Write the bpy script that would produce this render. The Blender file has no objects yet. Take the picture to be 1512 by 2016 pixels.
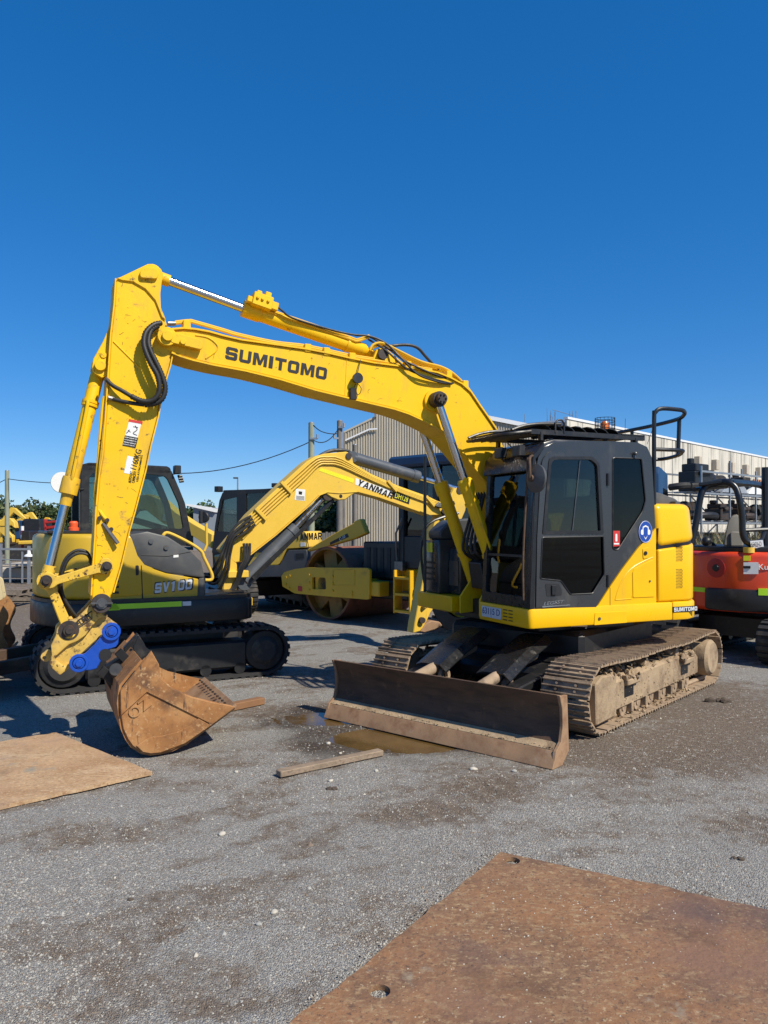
import bpy, bmesh, math, random
import numpy as np
from mathutils import Vector, Matrix
from mathutils.geometry import tessellate_polygon
R = math.radians
S = bpy.context.scene
COL = S.collection
random.seed(7)

# ---------------------------------------------------------------- camera, sky, sun, exposure
FPX, CX, HY, EYE = 1514.0, 756.0, 1040.0, 2.0      # focal length in photo pixels, horizon row, eye height (m)
cam = bpy.data.cameras.new('camera'); camo = bpy.data.objects.new('camera', cam); COL.objects.link(camo)
cam.sensor_fit = 'AUTO'; cam.sensor_width = 36; cam.lens = 36 * FPX / 2016
cam.shift_y = (HY - 1008) / 2016
cam.clip_start = .1; cam.clip_end = 3000
camo.location = (0, 0, EYE); camo.rotation_euler = (R(90), 0, 0)
S.camera = camo
SUN_AZ, SUN_EL = -41.0, 46.0                        # sun direction seen from the scene: to the right, towards the camera
w = bpy.data.worlds.new('World'); S.world = w; w.use_nodes = True
nt = w.node_tree; bg = nt.nodes['Background']
sky = nt.nodes.new('ShaderNodeTexSky'); sky.sky_type = 'NISHITA'; sky.sun_disc = False
sky.sun_elevation = R(SUN_EL); sky.sun_rotation = R(90 - SUN_AZ)
sky.altitude = 0; sky.air_density = .8; sky.dust_density = 0.0; sky.ozone_density = 10.0
hs_ = nt.nodes.new('ShaderNodeHueSaturation'); hs_.inputs['Saturation'].default_value = 1.44; hs_.inputs['Value'].default_value = 1.5; hs_.inputs['Hue'].default_value = .508
gm_ = nt.nodes.new('ShaderNodeGamma'); gm_.inputs[1].default_value = .65
nt.links.new(sky.outputs[0], gm_.inputs[0]); nt.links.new(gm_.outputs[0], hs_.inputs['Color']); nt.links.new(hs_.outputs[0], bg.inputs[0]); bg.inputs[1].default_value = .135
sl = bpy.data.lights.new('sun', 'SUN'); sl.energy = 5.0; sl.angle = R(.53); sl.color = (1, .935, .80)
so = bpy.data.objects.new('sun', sl); COL.objects.link(so); so.location = (20, -10, 40)
sd = Vector((math.cos(R(SUN_AZ)) * math.cos(R(SUN_EL)), math.sin(R(SUN_AZ)) * math.cos(R(SUN_EL)), math.sin(R(SUN_EL))))
so.rotation_euler = sd.to_track_quat('Z', 'Y').to_euler()
S.view_settings.view_transform = 'Standard'; S.view_settings.look = 'None'
S.view_settings.exposure = 0.22; S.view_settings.gamma = 1
S.render.engine = 'CYCLES'

# ---------------------------------------------------------------- helpers
def gp(px, py, z=0.0):
    """world point at height z seen at photo pixel"""
    Y = (EYE - z) * FPX / (py - HY)
    return Vector(((px - CX) / FPX * Y, Y, z))
def wp(px, py, Y):
    return Vector(((px - CX) / FPX * Y, Y, EYE - (py - HY) / FPX * Y))
class Fr:
    """local frame: x forward, y left, z up"""
    def __init__(s, ox, oy, ang, oz=0.0):
        a = R(ang); s.o = (ox, oy, oz); s.ang = a
        s.f = (math.cos(a), math.sin(a)); s.l = (-math.sin(a), math.cos(a))
    def P(s, px, py, c):                     # on local plane y = c -> (x, z)
        u = (px - CX) / FPX; v = -(py - HY) / FPX
        ox = s.o[0] + c * s.l[0]; oy = s.o[1] + c * s.l[1]
        x = (u * oy - ox) / (s.f[0] - u * s.f[1]); Y = oy + x * s.f[1]
        return (x, EYE + v * Y - s.o[2])
    def X(s, px, py, c):                     # on local plane x = c -> (y, z)
        u = (px - CX) / FPX; v = -(py - HY) / FPX
        ox = s.o[0] + c * s.f[0]; oy = s.o[1] + c * s.f[1]
        y = (u * oy - ox) / (s.l[0] - u * s.l[1]); Y = oy + y * s.l[1]
        return (y, EYE + v * Y - s.o[2])
    def PP(s, pts, c): return [s.P(a, b, c) for a, b in pts]
    def V(s, px, py, c):
        x, z = s.P(px, py, c); return Vector((x, c, z))
    def local(s, wv):
        d = Vector(wv) - Vector(s.o)
        return Vector((d.x * s.f[0] + d.y * s.f[1], d.x * s.l[0] + d.y * s.l[1], d.z))
    def root(s, name, label, cat, group=None):
        o = bpy.data.objects.new(name, None); COL.objects.link(o)
        o.empty_display_size = .2
        o.location = s.o; o.rotation_euler = (0, 0, s.ang)
        tag(o, label, cat, group); return o
def tag(o, label=None, cat=None, group=None, kind=None):
    if label: o['label'] = label
    if cat: o['category'] = cat
    if group: o['group'] = group
    if kind: o['kind'] = kind
    return o
def cr(pts, n=6, closed=False):
    """Catmull-Rom through points"""
    P = [Vector(p) for p in pts]; out = []; m = len(P)
    if m < 3 and not closed: return P
    segs = m if closed else m - 1
    for i in range(segs):
        if closed: a, b, c, d = P[(i-1) % m], P[i], P[(i+1) % m], P[(i+2) % m]
        else: a, b, c, d = P[max(i-1, 0)], P[i], P[i+1], P[min(i+2, m-1)]
        for k in range(n):
            t = k / n
            out.append(.5*((2*b)+(c-a)*t+(2*a-5*b+4*c-d)*t*t+(3*b-a-3*c+d)*t**3))
    if not closed: out.append(P[-1])
    return out
def rnd(pts, r, n=4):
    """round the corners of a 2-D polygon; r number or list"""
    out = []; m = len(pts)
    for i in range(m):
        p = Vector(pts[i]); a = Vector(pts[i-1]); b = Vector(pts[(i+1) % m])
        ri = r[i] if isinstance(r, (list, tuple)) else r
        u = a - p; v = b - p
        if ri <= 0 or u.length < 1e-6 or v.length < 1e-6: out.append(tuple(p)); continue
        d = min(ri, u.length*.48, v.length*.48)
        p0 = p + u.normalized()*d; p1 = p + v.normalized()*d
        for k in range(n+1):
            t = k/n
            q = p0*(1-t)**2 + p*2*t*(1-t) + p1*t*t
            out.append(tuple(q))
    return out
def arc(cx, cz, r, a0, a1, n=10):
    return [(cx + r*math.cos(R(a0+(a1-a0)*k/n)), cz + r*math.sin(R(a0+(a1-a0)*k/n))) for k in range(n+1)]
class MB:
    def __init__(s): s.v = []; s.f = []; s.m = []; s.cm = 0; s.cut = []
    def nx(s):                                # start a new separate piece
        s.cut.append((len(s.v), len(s.f))); return s
    def add(s, vs, fs):
        o = len(s.v); s.v += [tuple(v) for v in vs]
        for f in fs: s.f.append(tuple(i+o for i in f)); s.m.append(s.cm)
        return s
    def box(s, x0, x1, y0, y1, z0, z1):
        return s.add([(x0,y0,z0),(x1,y0,z0),(x1,y1,z0),(x0,y1,z0),(x0,y0,z1),(x1,y0,z1),(x1,y1,z1),(x0,y1,z1)],
              [(0,3,2,1),(4,5,6,7),(0,1,5,4),(1,2,6,5),(2,3,7,6),(3,0,4,7)])
    def bar(s, p0, p1, wd, h, up=(0,0,1), taper=1.0):
        p0 = Vector(p0); p1 = Vector(p1); d = (p1-p0).normalized(); up = Vector(up)
        if abs(d.dot(up)) > .98: up = Vector((1,0,0))
        a = d.cross(up).normalized(); b = a.cross(d).normalized()
        vs = []
        for p, k in ((p0,1.0),(p1,taper)):
            for i, j in ((-1,-1),(1,-1),(1,1),(-1,1)): vs.append(p + a*(i*wd*k/2) + b*(j*h*k/2))
        return s.add(vs, [(0,3,2,1),(4,5,6,7),(0,1,5,4),(1,2,6,5),(2,3,7,6),(3,0,4,7)])
    def prism(s, pts, vec):
        """closed planar polygon (3-D points) extruded by vec"""
        n = len(pts); vec = Vector(vec); a = [Vector(p) for p in pts]
        nm = Vector((0,0,0))
        for i in range(n): nm += a[i].cross(a[(i+1) % n])
        if nm.dot(vec) > 0: a = a[::-1]
        vs = a + [p+vec for p in a]
        return s.add(vs, [tuple(range(n)), tuple(range(2*n-1, n-1, -1))] + [(i, n+i, n+(i+1) % n, (i+1) % n) for i in range(n)])
    def ext(s, pts, y0, y1):                  # (x,z) polygon between y0 and y1
        return s.prism([(x, y0, z) for x, z in pts], (0, y1-y0, 0))
    def extx(s, pts, x0, x1):                 # (y,z) polygon between x0 and x1
        return s.prism([(x0, y, z) for y, z in pts], (x1-x0, 0, 0))
    def extz(s, pts, z0, z1):
        return s.prism([(x, y, z0) for x, y in pts], (0, 0, z1-z0))
    def holed(s, loops, to3, vec):
        """outer loop + holes (2-D), to3 maps (a,b)->3-D, extruded by vec"""
        vec = Vector(vec); flat = [p for L in loops for p in L]
        tri = tessellate_polygon([[Vector((p[0], p[1], 0)) for p in L] for L in loops])
        A = [Vector(to3(*p)) for p in flat]; n = len(A)
        fs = []
        for t in tri:
            nn = (A[t[1]]-A[t[0]]).cross(A[t[2]]-A[t[0]])
            if nn.dot(vec) > 0: t = t[::-1]
            fs.append(tuple(t)); fs.append(tuple(i+n for i in reversed(t)))
        k = 0
        for L in loops:
            m = len(L)
            for i in range(m):
                a, b = k+i, k+(i+1) % m; fs.append((a, b, b+n, a+n))
            k += m
        return s.add(A+[p+vec for p in A], fs)
    def holey(s, loops, y0, y1): return s.holed(loops, lambda a, b: (a, y0, b), (0, y1-y0, 0))
    def cyl(s, p0, p1, r0, r1=None, n=20, caps=True):
        r1 = r0 if r1 is None else r1
        return s.lathe(p0, p1, [(0, r0), (1, r1)], n, caps)
    def lathe(s, p0, p1, prof, n=20, caps=True, sweep=360, ref=None):
        p0 = Vector(p0); p1 = Vector(p1); d = p1-p0; dn = d.normalized()
        ref = Vector(ref) if ref else (Vector((0,0,1)) if abs(dn.z) < .9 else Vector((1,0,0)))
        a = dn.cross(ref).normalized(); b = dn.cross(a).normalized()
        vs = []; fs = []; full = sweep >= 360; m = n if full else n+1
        for t, r in prof:
            for k in range(m):
                g = R(sweep)*k/n
                vs.append(p0 + d*t + a*(r*math.cos(g)) + b*(r*math.sin(g)))
        for i in range(len(prof)-1):
            for k in range(n):
                k2 = (k+1) % m
                fs.append((i*m+k, i*m+k2, (i+1)*m+k2, (i+1)*m+k))
        if caps and full:
            if prof[0][1] > 1e-5: fs.append(tuple(range(m-1, -1, -1)))
            if prof[-1][1] > 1e-5: fs.append(tuple((len(prof)-1)*m+k for k in range(m)))
        return s.add(vs, fs)
    def ring(s, p0, p1, ro, ri, n=24):
        return s.lathe(p0, p1, [(0, ri), (0, ro), (1, ro), (1, ri), (0, ri)], n, False)
    def tube(s, pts, r, n=8, closed=False, smooth=0):
        P = cr(pts, smooth, closed) if smooth else [Vector(p) for p in pts]
        m = len(P); vs = []; fs = []; up = None
        for i in range(m):
            if closed: d = P[(i+1) % m]-P[i-1]
            else: d = P[min(i+1, m-1)]-P[max(i-1, 0)]
            d.normalize()
            if up is None: up = Vector((0,0,1)) if abs(d.z) < .9 else Vector((1,0,0))
            a = d.cross(up).normalized(); b = a.cross(d).normalized(); up = b
            rr = r[min(i, len(r)-1)] if isinstance(r, (list, tuple)) else r
            for k in range(n):
                g = 2*math.pi*k/n
                vs.append(P[i] + a*(rr*math.cos(g)) + b*(rr*math.sin(g)))
        for i in range(m if closed else m-1):
            j = (i+1) % m
            for k in range(n):
                k2 = (k+1) % n; fs.append((i*n+k, i*n+k2, j*n+k2, j*n+k))
        if not closed: fs += [tuple(range(n-1, -1, -1)), tuple((m-1)*n+k for k in range(n))]
        return s.add(vs, fs)
    def sphere(s, c, r, n=12, sz=1.0):
        c = Vector(c)
        return s.lathe(c-Vector((0,0,r*sz)), c+Vector((0,0,r*sz)),
                       [((1-math.cos(math.pi*k/8))/2, max(r*math.sin(math.pi*k/8), 1e-6)) for k in range(9)], n, False)
    def xf(s, M, start=0):
        for i in range(start, len(s.v)): s.v[i] = tuple(M @ Vector(s.v[i]))
        return s
    def mesh(s, name, mat, bevel=0, sharp=32, seg=1, M=None, recalc=True):
        me = bpy.data.meshes.new(name)
        vs = s.v if M is None else [tuple(M @ Vector(v)) for v in s.v]
        me.from_pydata(vs, [], s.f)
        mats = mat if isinstance(mat, (list, tuple)) else [mat]
        for k in mats: me.materials.append(k)
        if len(mats) > 1: me.polygons.foreach_set('material_index', s.m)
        bm = bmesh.new(); bm.from_mesh(me)
        if recalc: bmesh.ops.recalc_face_normals(bm, faces=bm.faces)
        if bevel:
            es = [e for e in bm.edges if len(e.link_faces) == 2 and e.calc_face_angle(0) > R(35)]
            bmesh.ops.bevel(bm, geom=es, offset=bevel, segments=seg, affect='EDGES', profile=.5, clamp_overlap=True)
        bm.to_mesh(me); bm.free()
        me.polygons.foreach_set('use_smooth', [True]*len(me.polygons))
        me.set_sharp_from_angle(angle=R(sharp)); me.update()
        return me
    def build(s, name, mat, parent=None, bevel=0, sharp=32, seg=1, M=None, label=None, cat=None, group=None, kind=None, recalc=True):
        cuts = sorted(set([(0, 0)]+s.cut+[(len(s.v), len(s.f))])); res = None
        for (a, fa), (b, fb) in zip(cuts, cuts[1:]):
            if fb == fa: continue
            t = s
            if len(cuts) > 2:
                t = MB(); t.v = s.v[a:b]; t.f = [tuple(i-a for i in f) for f in s.f[fa:fb]]; t.m = s.m[fa:fb]
            o = put(name, t.mesh(name, mat, bevel, sharp, seg, M, recalc), parent, None, label, cat, group, kind)
            res = res or o
        return res
def put(name, me, parent=None, mw=None, label=None, cat=None, group=None, kind=None):
    o = bpy.data.objects.new(name, me); COL.objects.link(o)
    if parent is not None: o.parent = parent
    if mw is not None: o.matrix_local = mw
    tag(o, label, cat, group, kind); return o
def frame_mat(org, u, v):
    """matrix whose local x=u, y=v, z=u x v at org"""
    u = Vector(u).normalized(); v = Vector(v); v = (v - u*v.dot(u)).normalized(); n = u.cross(v)
    return Matrix(((u.x,v.x,n.x,org[0]),(u.y,v.y,n.y,org[1]),(u.z,v.z,n.z,org[2]),(0,0,0,1)))
def text(name, body, mat, parent, org, u, v, height, width=None, depth=.002, bold=0.0, shear=0.0, space=1.0, label=None):
    """lettering as a thin solid mesh: bottom-left at org, running along u, up along v"""
    c = bpy.data.curves.new(name, 'FONT'); c.body = body; c.extrude = depth/2; c.offset = bold; c.shear = shear
    c.space_character = space; c.resolution_u = 3; c.size = 1.0
    t = bpy.data.objects.new('tmp', c); COL.objects.link(t)
    bpy.context.view_layer.update()
    me = bpy.data.meshes.new_from_object(t.evaluated_get(bpy.context.evaluated_depsgraph_get()))
    bpy.data.objects.remove(t); bpy.data.curves.remove(c)
    n = len(me.vertices); a = np.empty(n*3); me.vertices.foreach_get('co', a); a = a.reshape(-1, 3)
    lo = a.min(0); hi = a.max(0); a[:, 0] -= lo[0]; a[:, 1] -= lo[1]
    sy = height/(hi[1]-lo[1]); sx = width/(hi[0]-lo[0]) if width else sy
    a[:, 0] *= sx; a[:, 1] *= sy
    M = np.array(frame_mat(org, u, v)); a = a @ M[:3, :3].T + M[:3, 3]
    me.vertices.foreach_set('co', a.ravel()); me.materials.clear(); me.materials.append(mat); me.name = name
    return put(name, me, parent, None, label)
GL = {'S': [[(0,0),(0,.3),(.28,.3),(.28,.24),(.72,.24),(.72,.38),(.12,.38),(0,.48),(0,.88),(.12,1),(.88,1),(1,.88),(1,.72),(.72,.72),(.72,.78),(.28,.78),(.28,.62),(.88,.62),(1,.5),(1,.12),(.88,0),(.12,0)][2:]+[(0,.12),(0,.3)]],
 'U': [[(0,1),(0,.15),(.15,0),(.85,0),(1,.15),(1,1),(.72,1),(.72,.24),(.28,.24),(.28,1)]],
 'M': [[(0,0),(0,1),(.32,1),(.5,.42),(.68,1),(1,1),(1,0),(.77,0),(.77,.66),(.6,.08),(.4,.08),(.23,.66),(.23,0)]],
 'I': [[(0,0),(0,1),(1,1),(1,0)]], 'T': [[(0,1),(1,1),(1,.76),(.64,.76),(.64,0),(.36,0),(.36,.76),(0,.76)]],
 'O': [[(.15,0),(0,.15),(0,.85),(.15,1),(.85,1),(1,.85),(1,.15),(.85,0)],[(.28,.24),(.72,.24),(.72,.76),(.28,.76)]],
 'V': [[(.36,0),(0,1),(.3,1),(.5,.4),(.7,1),(1,1),(.64,0)]], '1': [[(.3,0),(.3,.75),(.1,.75),(.1,.9),(.4,1),(.65,1),(.65,0)]],
 'Y': [[(.36,0),(.36,.4),(0,1),(.3,1),(.5,.63),(.7,1),(1,1),(.64,.4),(.64,0)]],
 'A': [[(0,0),(.36,1),(.64,1),(1,0),(.72,0),(.66,.2),(.34,.2),(.28,0)],[(.41,.4),(.59,.4),(.5,.72)]],
 'N': [[(0,0),(0,1),(.28,1),(.73,.4),(.73,1),(1,1),(1,0),(.72,0),(.27,.6),(.27,0)]],
 '0': [[(.15,0),(0,.15),(0,.85),(.15,1),(.85,1),(1,.85),(1,.15),(.85,0)],[(.28,.24),(.72,.24),(.72,.76),(.28,.76)]],
 'R': [[(0,0),(0,1),(.85,1),(1,.86),(1,.52),(.86,.4),(1,0),(.71,0),(.58,.36),(.28,.36),(.28,0)],[(.28,.58),(.72,.58),(.72,.78),(.28,.78)]]}
def block(name, body, mat, parent, org, u, v, height, width, depth=.003, slant=0.0):
    """bold block lettering, one solid mesh"""
    wid = [.32 if ch == 'I' else 1.12 if ch == 'M' else .92 for ch in body]; gap = .16; tot = sum(wid)+gap*(len(body)-1)
    m = MB(); M = frame_mat(org, u, v); x = 0
    for ch, w_ in zip(body, wid):
        loops = [[((x+a*w_+slant*b)*width/tot, b*height) for a, b in L] for L in GL[ch]]
        m.holed(loops, lambda a, b: M @ Vector((a, b, 0)), (M.to_3x3() @ Vector((0, 0, depth)))); x += w_+gap
    return m.build(name, mat, parent)
def copy_tree(o, parent=None, loc=None):
    c = o.copy(); COL.objects.link(c)
    if parent is not None: c.parent = parent
    for ch in [x for x in bpy.data.objects if x.parent == o]: copy_tree(ch, c)
    return c
_lat = np.random.RandomState(3).rand(256, 256)
def vnoise(x, y):
    xi = np.floor(x).astype(int); yi = np.floor(y).astype(int); fx = x-xi; fy = y-yi
    fx = fx*fx*(3-2*fx); fy = fy*fy*(3-2*fy)
    g = lambda a, b: _lat[a % 256, b % 256]
    return (g(xi,yi)*(1-fx)+g(xi+1,yi)*fx)*(1-fy)+(g(xi,yi+1)*(1-fx)+g(xi+1,yi+1)*fx)*fy
def fbm(x, y, o=4):
    t = 0; a = .5
    for k in range(o): t = t + a*vnoise(x*2**k+17*k, y*2**k+5*k); a *= .5
    return t

# ---------------------------------------------------------------- materials
MATS = {}
def mk(name, base, rough=.5, metal=0.0, var=.12, vs=2.5, layers=(), bump=0.0, bs=80, coat=0.0, spec=.5, emit=0.0, bdist=.004):
    """layers: (colour, scale, lo, hi, stretch xyz or None, rough or None)"""
    m = bpy.data.materials.new(name); m.use_nodes = True; n = m.node_tree; N = n.nodes; L = n.links
    b = N['Principled BSDF']; b.inputs['Metallic'].default_value = metal
    b.inputs['Specular IOR Level'].default_value = spec; b.inputs['Coat Weight'].default_value = coat
    b.inputs['Coat Roughness'].default_value = .15
    tc = N.new('ShaderNodeTexCoord')
    def noise(scale, detail=6, st=None, rough=.6):
        x = N.new('ShaderNodeTexNoise'); x.inputs['Scale'].default_value = scale; x.inputs['Detail'].default_value = detail
        x.inputs['Roughness'].default_value = rough
        if st:
            mp = N.new('ShaderNodeMapping'); mp.inputs['Scale'].default_value = st
            L.new(tc.outputs['Object'], mp.inputs[0]); L.new(mp.outputs[0], x.inputs['Vector'])
        else: L.new(tc.outputs['Object'], x.inputs['Vector'])
        return x.outputs['Fac']
    def mix(fac, a, bcol):
        x = N.new('ShaderNodeMix'); x.data_type = 'RGBA'
        L.new(fac, x.inputs[0])
        for sock, val in ((x.inputs[6], a), (x.inputs[7], bcol)):
            if isinstance(val, (tuple, list)): sock.default_value = (*val[:3], 1)
            else: L.new(val, sock)
        return x.outputs[2]
    def ramp(fac, lo, hi, t0=0.0, t1=1.0):
        x = N.new('ShaderNodeMapRange'); L.new(fac, x.inputs[0]); x.clamp = True
        x.inputs[1].default_value = lo; x.inputs[2].default_value = hi; x.inputs[3].default_value = t0; x.inputs[4].default_value = t1
        return x.outputs[0]
    c = tuple(base)
    if var:
        c = mix(ramp(noise(vs, 8), .3, .7), tuple(v*(1-var) for v in base), tuple(min(v*(1+var), .95) for v in base))
    r = ramp(noise(vs*4, 4), .3, .7, max(rough-.08, .02), min(rough+.08, 1))
    for ly in layers:
        col, sc, lo, hi = ly[:4]; st = ly[4] if len(ly) > 4 else None; rr = ly[5] if len(ly) > 5 else .8
        f = ramp(noise(sc, 9, st, .65), lo, hi)
        c = mix(f, c, col)
        x = N.new('ShaderNodeMix'); x.data_type = 'FLOAT'; L.new(f, x.inputs[0]); L.new(r, x.inputs[2]); x.inputs[3].default_value = rr
        r = x.outputs[0]
    if isinstance(c, tuple): b.inputs['Base Color'].default_value = (*c, 1)
    else: L.new(c, b.inputs['Base Color'])
    L.new(r, b.inputs['Roughness'])
    if bump:
        bn = N.new('ShaderNodeBump'); bn.inputs['Strength'].default_value = bump; bn.inputs['Distance'].default_value = bdist
        L.new(noise(bs, 5), bn.inputs['Height']); L.new(bn.outputs[0], b.inputs['Normal'])
    if emit:
        b.inputs['Emission Color'].default_value = (*base, 1); b.inputs['Emission Strength'].default_value = emit
    MATS[name] = m; return m
def glass(name, tint, refl=1.0, rough=.01):
    m = bpy.data.materials.new(name); m.use_nodes = True; n = m.node_tree; N = n.nodes; L = n.links
    for x in list(N): N.remove(x)
    o = N.new('ShaderNodeOutputMaterial'); t = N.new('ShaderNodeBsdfTransparent'); g = N.new('ShaderNodeBsdfGlossy')
    t.inputs[0].default_value = (*tint, 1); g.inputs['Roughness'].default_value = rough
    g.inputs[0].default_value = (.95, .97, 1, 1)
    fr = N.new('ShaderNodeFresnel'); fr.inputs[0].default_value = 1.5
    mu = N.new('ShaderNodeMath'); mu.operation = 'MULTIPLY'; mu.inputs[1].default_value = refl; mu.use_clamp = True
    L.new(fr.outputs[0], mu.inputs[0])
    mx = N.new('ShaderNodeMixShader'); L.new(mu.outputs[0], mx.inputs[0]); L.new(t.outputs[0], mx.inputs[1]); L.new(g.outputs[0], mx.inputs[2])
    L.new(mx.outputs[0], o.inputs[0]); MATS[name] = m; return m
GRIME = (.10, .07, .035); RUSTD = (.07, .03, .015); DUST = (.36, .29, .2)
Y_BOOM = mk('boom_yellow', (.86, .505, .004), .45, var=.05, vs=1.2, coat=.0, spec=.3,
            layers=[((.74, .44, .015), .9, .45, .75, None, .55), ((.60, .37, .035), 4, .56, .76, (1, 1, .22), .6), ((.40, .25, .06), 7, .60, .78, (1, 1, .45), .7), (GRIME, 16, .64, .76), (RUSTD, 42, .69, .72), ((.05, .035, .02), 5, .715, .745, (.5, 1, 3), .6)], bump=.04, bs=5)
Y_ARM = mk('arm_yellow', (.86, .505, .004), .48, var=.06, vs=1.5, coat=.0, spec=.3,
           layers=[((.66, .39, .03), 1.3, .45, .75, (1, 1, .4), .55), ((.52, .32, .05), 5, .52, .72, (1, 1, .2), .6), ((.36, .23, .07), 7, .58, .74), (GRIME, 14, .61, .72), (RUSTD, 30, .655, .69), ((.04, .03, .02), 6, .69, .72, (2.5, 1, .5), .6)], bump=.05, bs=6)
Y_PIPE = mk('pipe_yellow', (.70, .40, .02), .6, var=.06, spec=.25)
Y_BODY = mk('body_yellow', (.86, .475, .001), .32, var=.03, vs=1.0, coat=.12, spec=.35, layers=[((.66, .37, .01), 1.3, .55, .85, (1, 1, .4), .5), ((.45, .28, .06), 3, .62, .85, (1, 1, .25), .65), (GRIME, 26, .70, .78)])
Y_OLD = mk('chipped_yellow', (.70, .44, .04), .5, var=.1, vs=5, layers=[((.30, .19, .07), 3.5, .5, .72), (RUSTD, 11, .56, .62), ((.02, .016, .012), 26, .6, .64)], bump=.3, bs=25)
Y_HITCH = mk('hitch_yellow', (.62, .40, .08), .55, var=.15, vs=6, layers=[((.33, .22, .10), 4, .46, .6), ((.10, .055, .025), 8, .54, .62), ((.03, .02, .015), 24, .6, .66)], bump=.4, bs=22)
Y_YAN = mk('pale_machine_yellow', (.72, .46, .05), .45, var=.05, vs=1.5, layers=[((.5, .33, .10), 1.6, .55, .8), (GRIME, 9, .68, .78)])
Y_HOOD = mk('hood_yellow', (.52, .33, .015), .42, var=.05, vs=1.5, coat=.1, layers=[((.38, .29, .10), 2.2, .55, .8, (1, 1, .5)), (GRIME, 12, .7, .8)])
Y_ROLL = mk('roller_yellow', (.72, .41, .015), .4, var=.05, vs=1.5, layers=[((.32, .2, .05), 2.5, .58, .8), (RUSTD, 30, .68, .72)])
Y_FLUO = mk('fluorescent_tape', (.75, .72, .02), .4, var=.03)
L_FLUO = mk('lime_tape', (.42, .75, .02), .4, var=.06)
GREY = mk('cab_grey', (.030, .031, .034), .30, var=.1, vs=2, coat=.45, layers=[((.10, .09, .075), 2.6, .55, .85, (1, 1, .5), .7)])
GREYT = mk('hood_grey', (.055, .057, .06), .45, var=.08, layers=[((.12, .11, .1), 2, .5, .85)])
BLACK = mk('black_steel', (.014, .014, .015), .42, var=.2, vs=4, layers=[((.06, .05, .04), 5, .56, .8)])
BLACKP = mk('black_cover', (.012, .012, .013), .3, var=.2, vs=4, layers=[((.09, .075, .055), 9, .6, .75)], bump=.05, bs=8)
SATIN = mk('satin_black_tube', (.010, .012, .016), .35, var=.1)
RUBBER = mk('hose_rubber', (.018, .017, .016), .55, var=.2, vs=6)
TRUB = mk('track_rubber', (.026, .025, .025), .8, var=.25, vs=5, layers=[((.11, .085, .06), 4, .55, .75)], bump=.3, bs=40)
DARKIN = mk('dark_interior', (.012, .012, .013), .6, var=.2)
SEATG = mk('seat_grey', (.04, .04, .042), .9, var=.15, bump=.1, bs=200)
CHROME = mk('chrome_rod', (.58, .59, .61), .20, 1.0, var=.04)
STEEL = mk('dull_steel', (.17, .165, .16), .42, .85, var=.15, layers=[((.09, .05, .03), 14, .6, .72)])
DSTEEL = mk('dark_pin_steel', (.055, .045, .04), .55, .4, var=.25, vs=9, layers=[((.10, .05, .025), 14, .52, .66)], bump=.2, bs=60)
CYLG = mk('cylinder_grey', (.075, .083, .095), .42, var=.08, layers=[((.14, .13, .12), 5, .58, .8)])
BLUE = mk('blue_hitch_paint', (.006, .065, .40), .38, var=.12, vs=5, coat=.1, layers=[((.03, .045, .12), 10, .60, .74), ((.16, .12, .08), 20, .66, .76)], bump=.1, bs=30)
MUD = mk('dry_mud', (.34, .245, .15), .95, var=.2, vs=6, layers=[((.17, .11, .065), 4, .50, .68), ((.10, .07, .045), 7, .60, .72), ((.42, .33, .23), 14, .56, .75)], bump=.7, bs=45, bdist=.008)
MUDST = mk('muddy_shoe_steel', (.33, .235, .15), .85, var=.2, vs=5, layers=[((.10, .07, .05), 3, .50, .64), ((.12, .075, .045), 6, .52, .70), ((.36, .27, .17), 9, .56, .75)], bump=.5, bs=60)
RUST = mk('rusty_steel', (.33, .145, .045), .82, var=.25, vs=3, layers=[((.40, .22, .09), 3, .46, .7), ((.075, .04, .025), 2.6, .54, .70), ((.19, .08, .03), 16, .54, .72), ((.05, .03, .02), 9, .60, .68, (3, 1, .4)), ((.44, .27, .13), 26, .58, .66), ((.48, .33, .2), 8, .66, .70, (.3, 1, 4))], bump=.3, bs=70)
RUSTB = mk('blade_rust', (.10, .055, .03), .75, var=.25, vs=3, layers=[((.05, .03, .02), 5, .45, .7, (.6, .6, 3)), ((.2, .11, .06), 7, .58, .75)], bump=.3, bs=60)
RUSTL = mk('blade_edge_rust', (.30, .18, .10), .85, var=.2, vs=4, layers=[((.20, .10, .05), 6, .5, .7), ((.36, .27, .19), 5, .58, .75)], bump=.4, bs=60)
DRUMI = mk('shaded_drum_inside', (.30, .165, .03), .6, var=.15, layers=[((.12, .06, .03), 3, .5, .7)])  # yellow darkened to brown: shade inside the drum is in the colour, plus rust
DRUM = mk('drum_rust', (.24, .085, .045), .8, var=.2, vs=2, layers=[((.08, .03, .02), 4, .5, .7)], bump=.2, bs=50)
WHITE = mk('white_sticker', (.72, .72, .70), .5, var=.05, vs=12)
WHITEP = mk('white_paint', (.78, .78, .76), .45, var=.03)
INK = mk('black_ink', (.008, .008, .009), .5, var=.05)
REDS = mk('red_sticker', (.55, .035, .03), .5, var=.05)
BLUES = mk('blue_sticker', (.01, .06, .33), .45, var=.04)
PLATE = mk('plate_white', (.62, .64, .66), .4, var=.06, vs=8, layers=[((.3, .25, .2), 10, .6, .8)])
PLATEB = mk('plate_blue_ink', (.02, .05, .20), .5, var=.05)
AMBER = mk('amber_lens', (.70, .16, .008), .25, var=.06, coat=.4)
ORANGE = mk('orange_paint', (.68, .055, .012), .35, var=.05, coat=.25)
ORANGEH = mk('orange_highvis', (.80, .10, .02), .55, var=.05)
REDP = mk('red_paint', (.35, .02, .015), .45, var=.08)
BLUEC = mk('blue_cab_paint', (.015, .05, .12), .4, var=.1)
TEAL = mk('teal_cloth', (.03, .40, .42), .6, var=.1)
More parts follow.
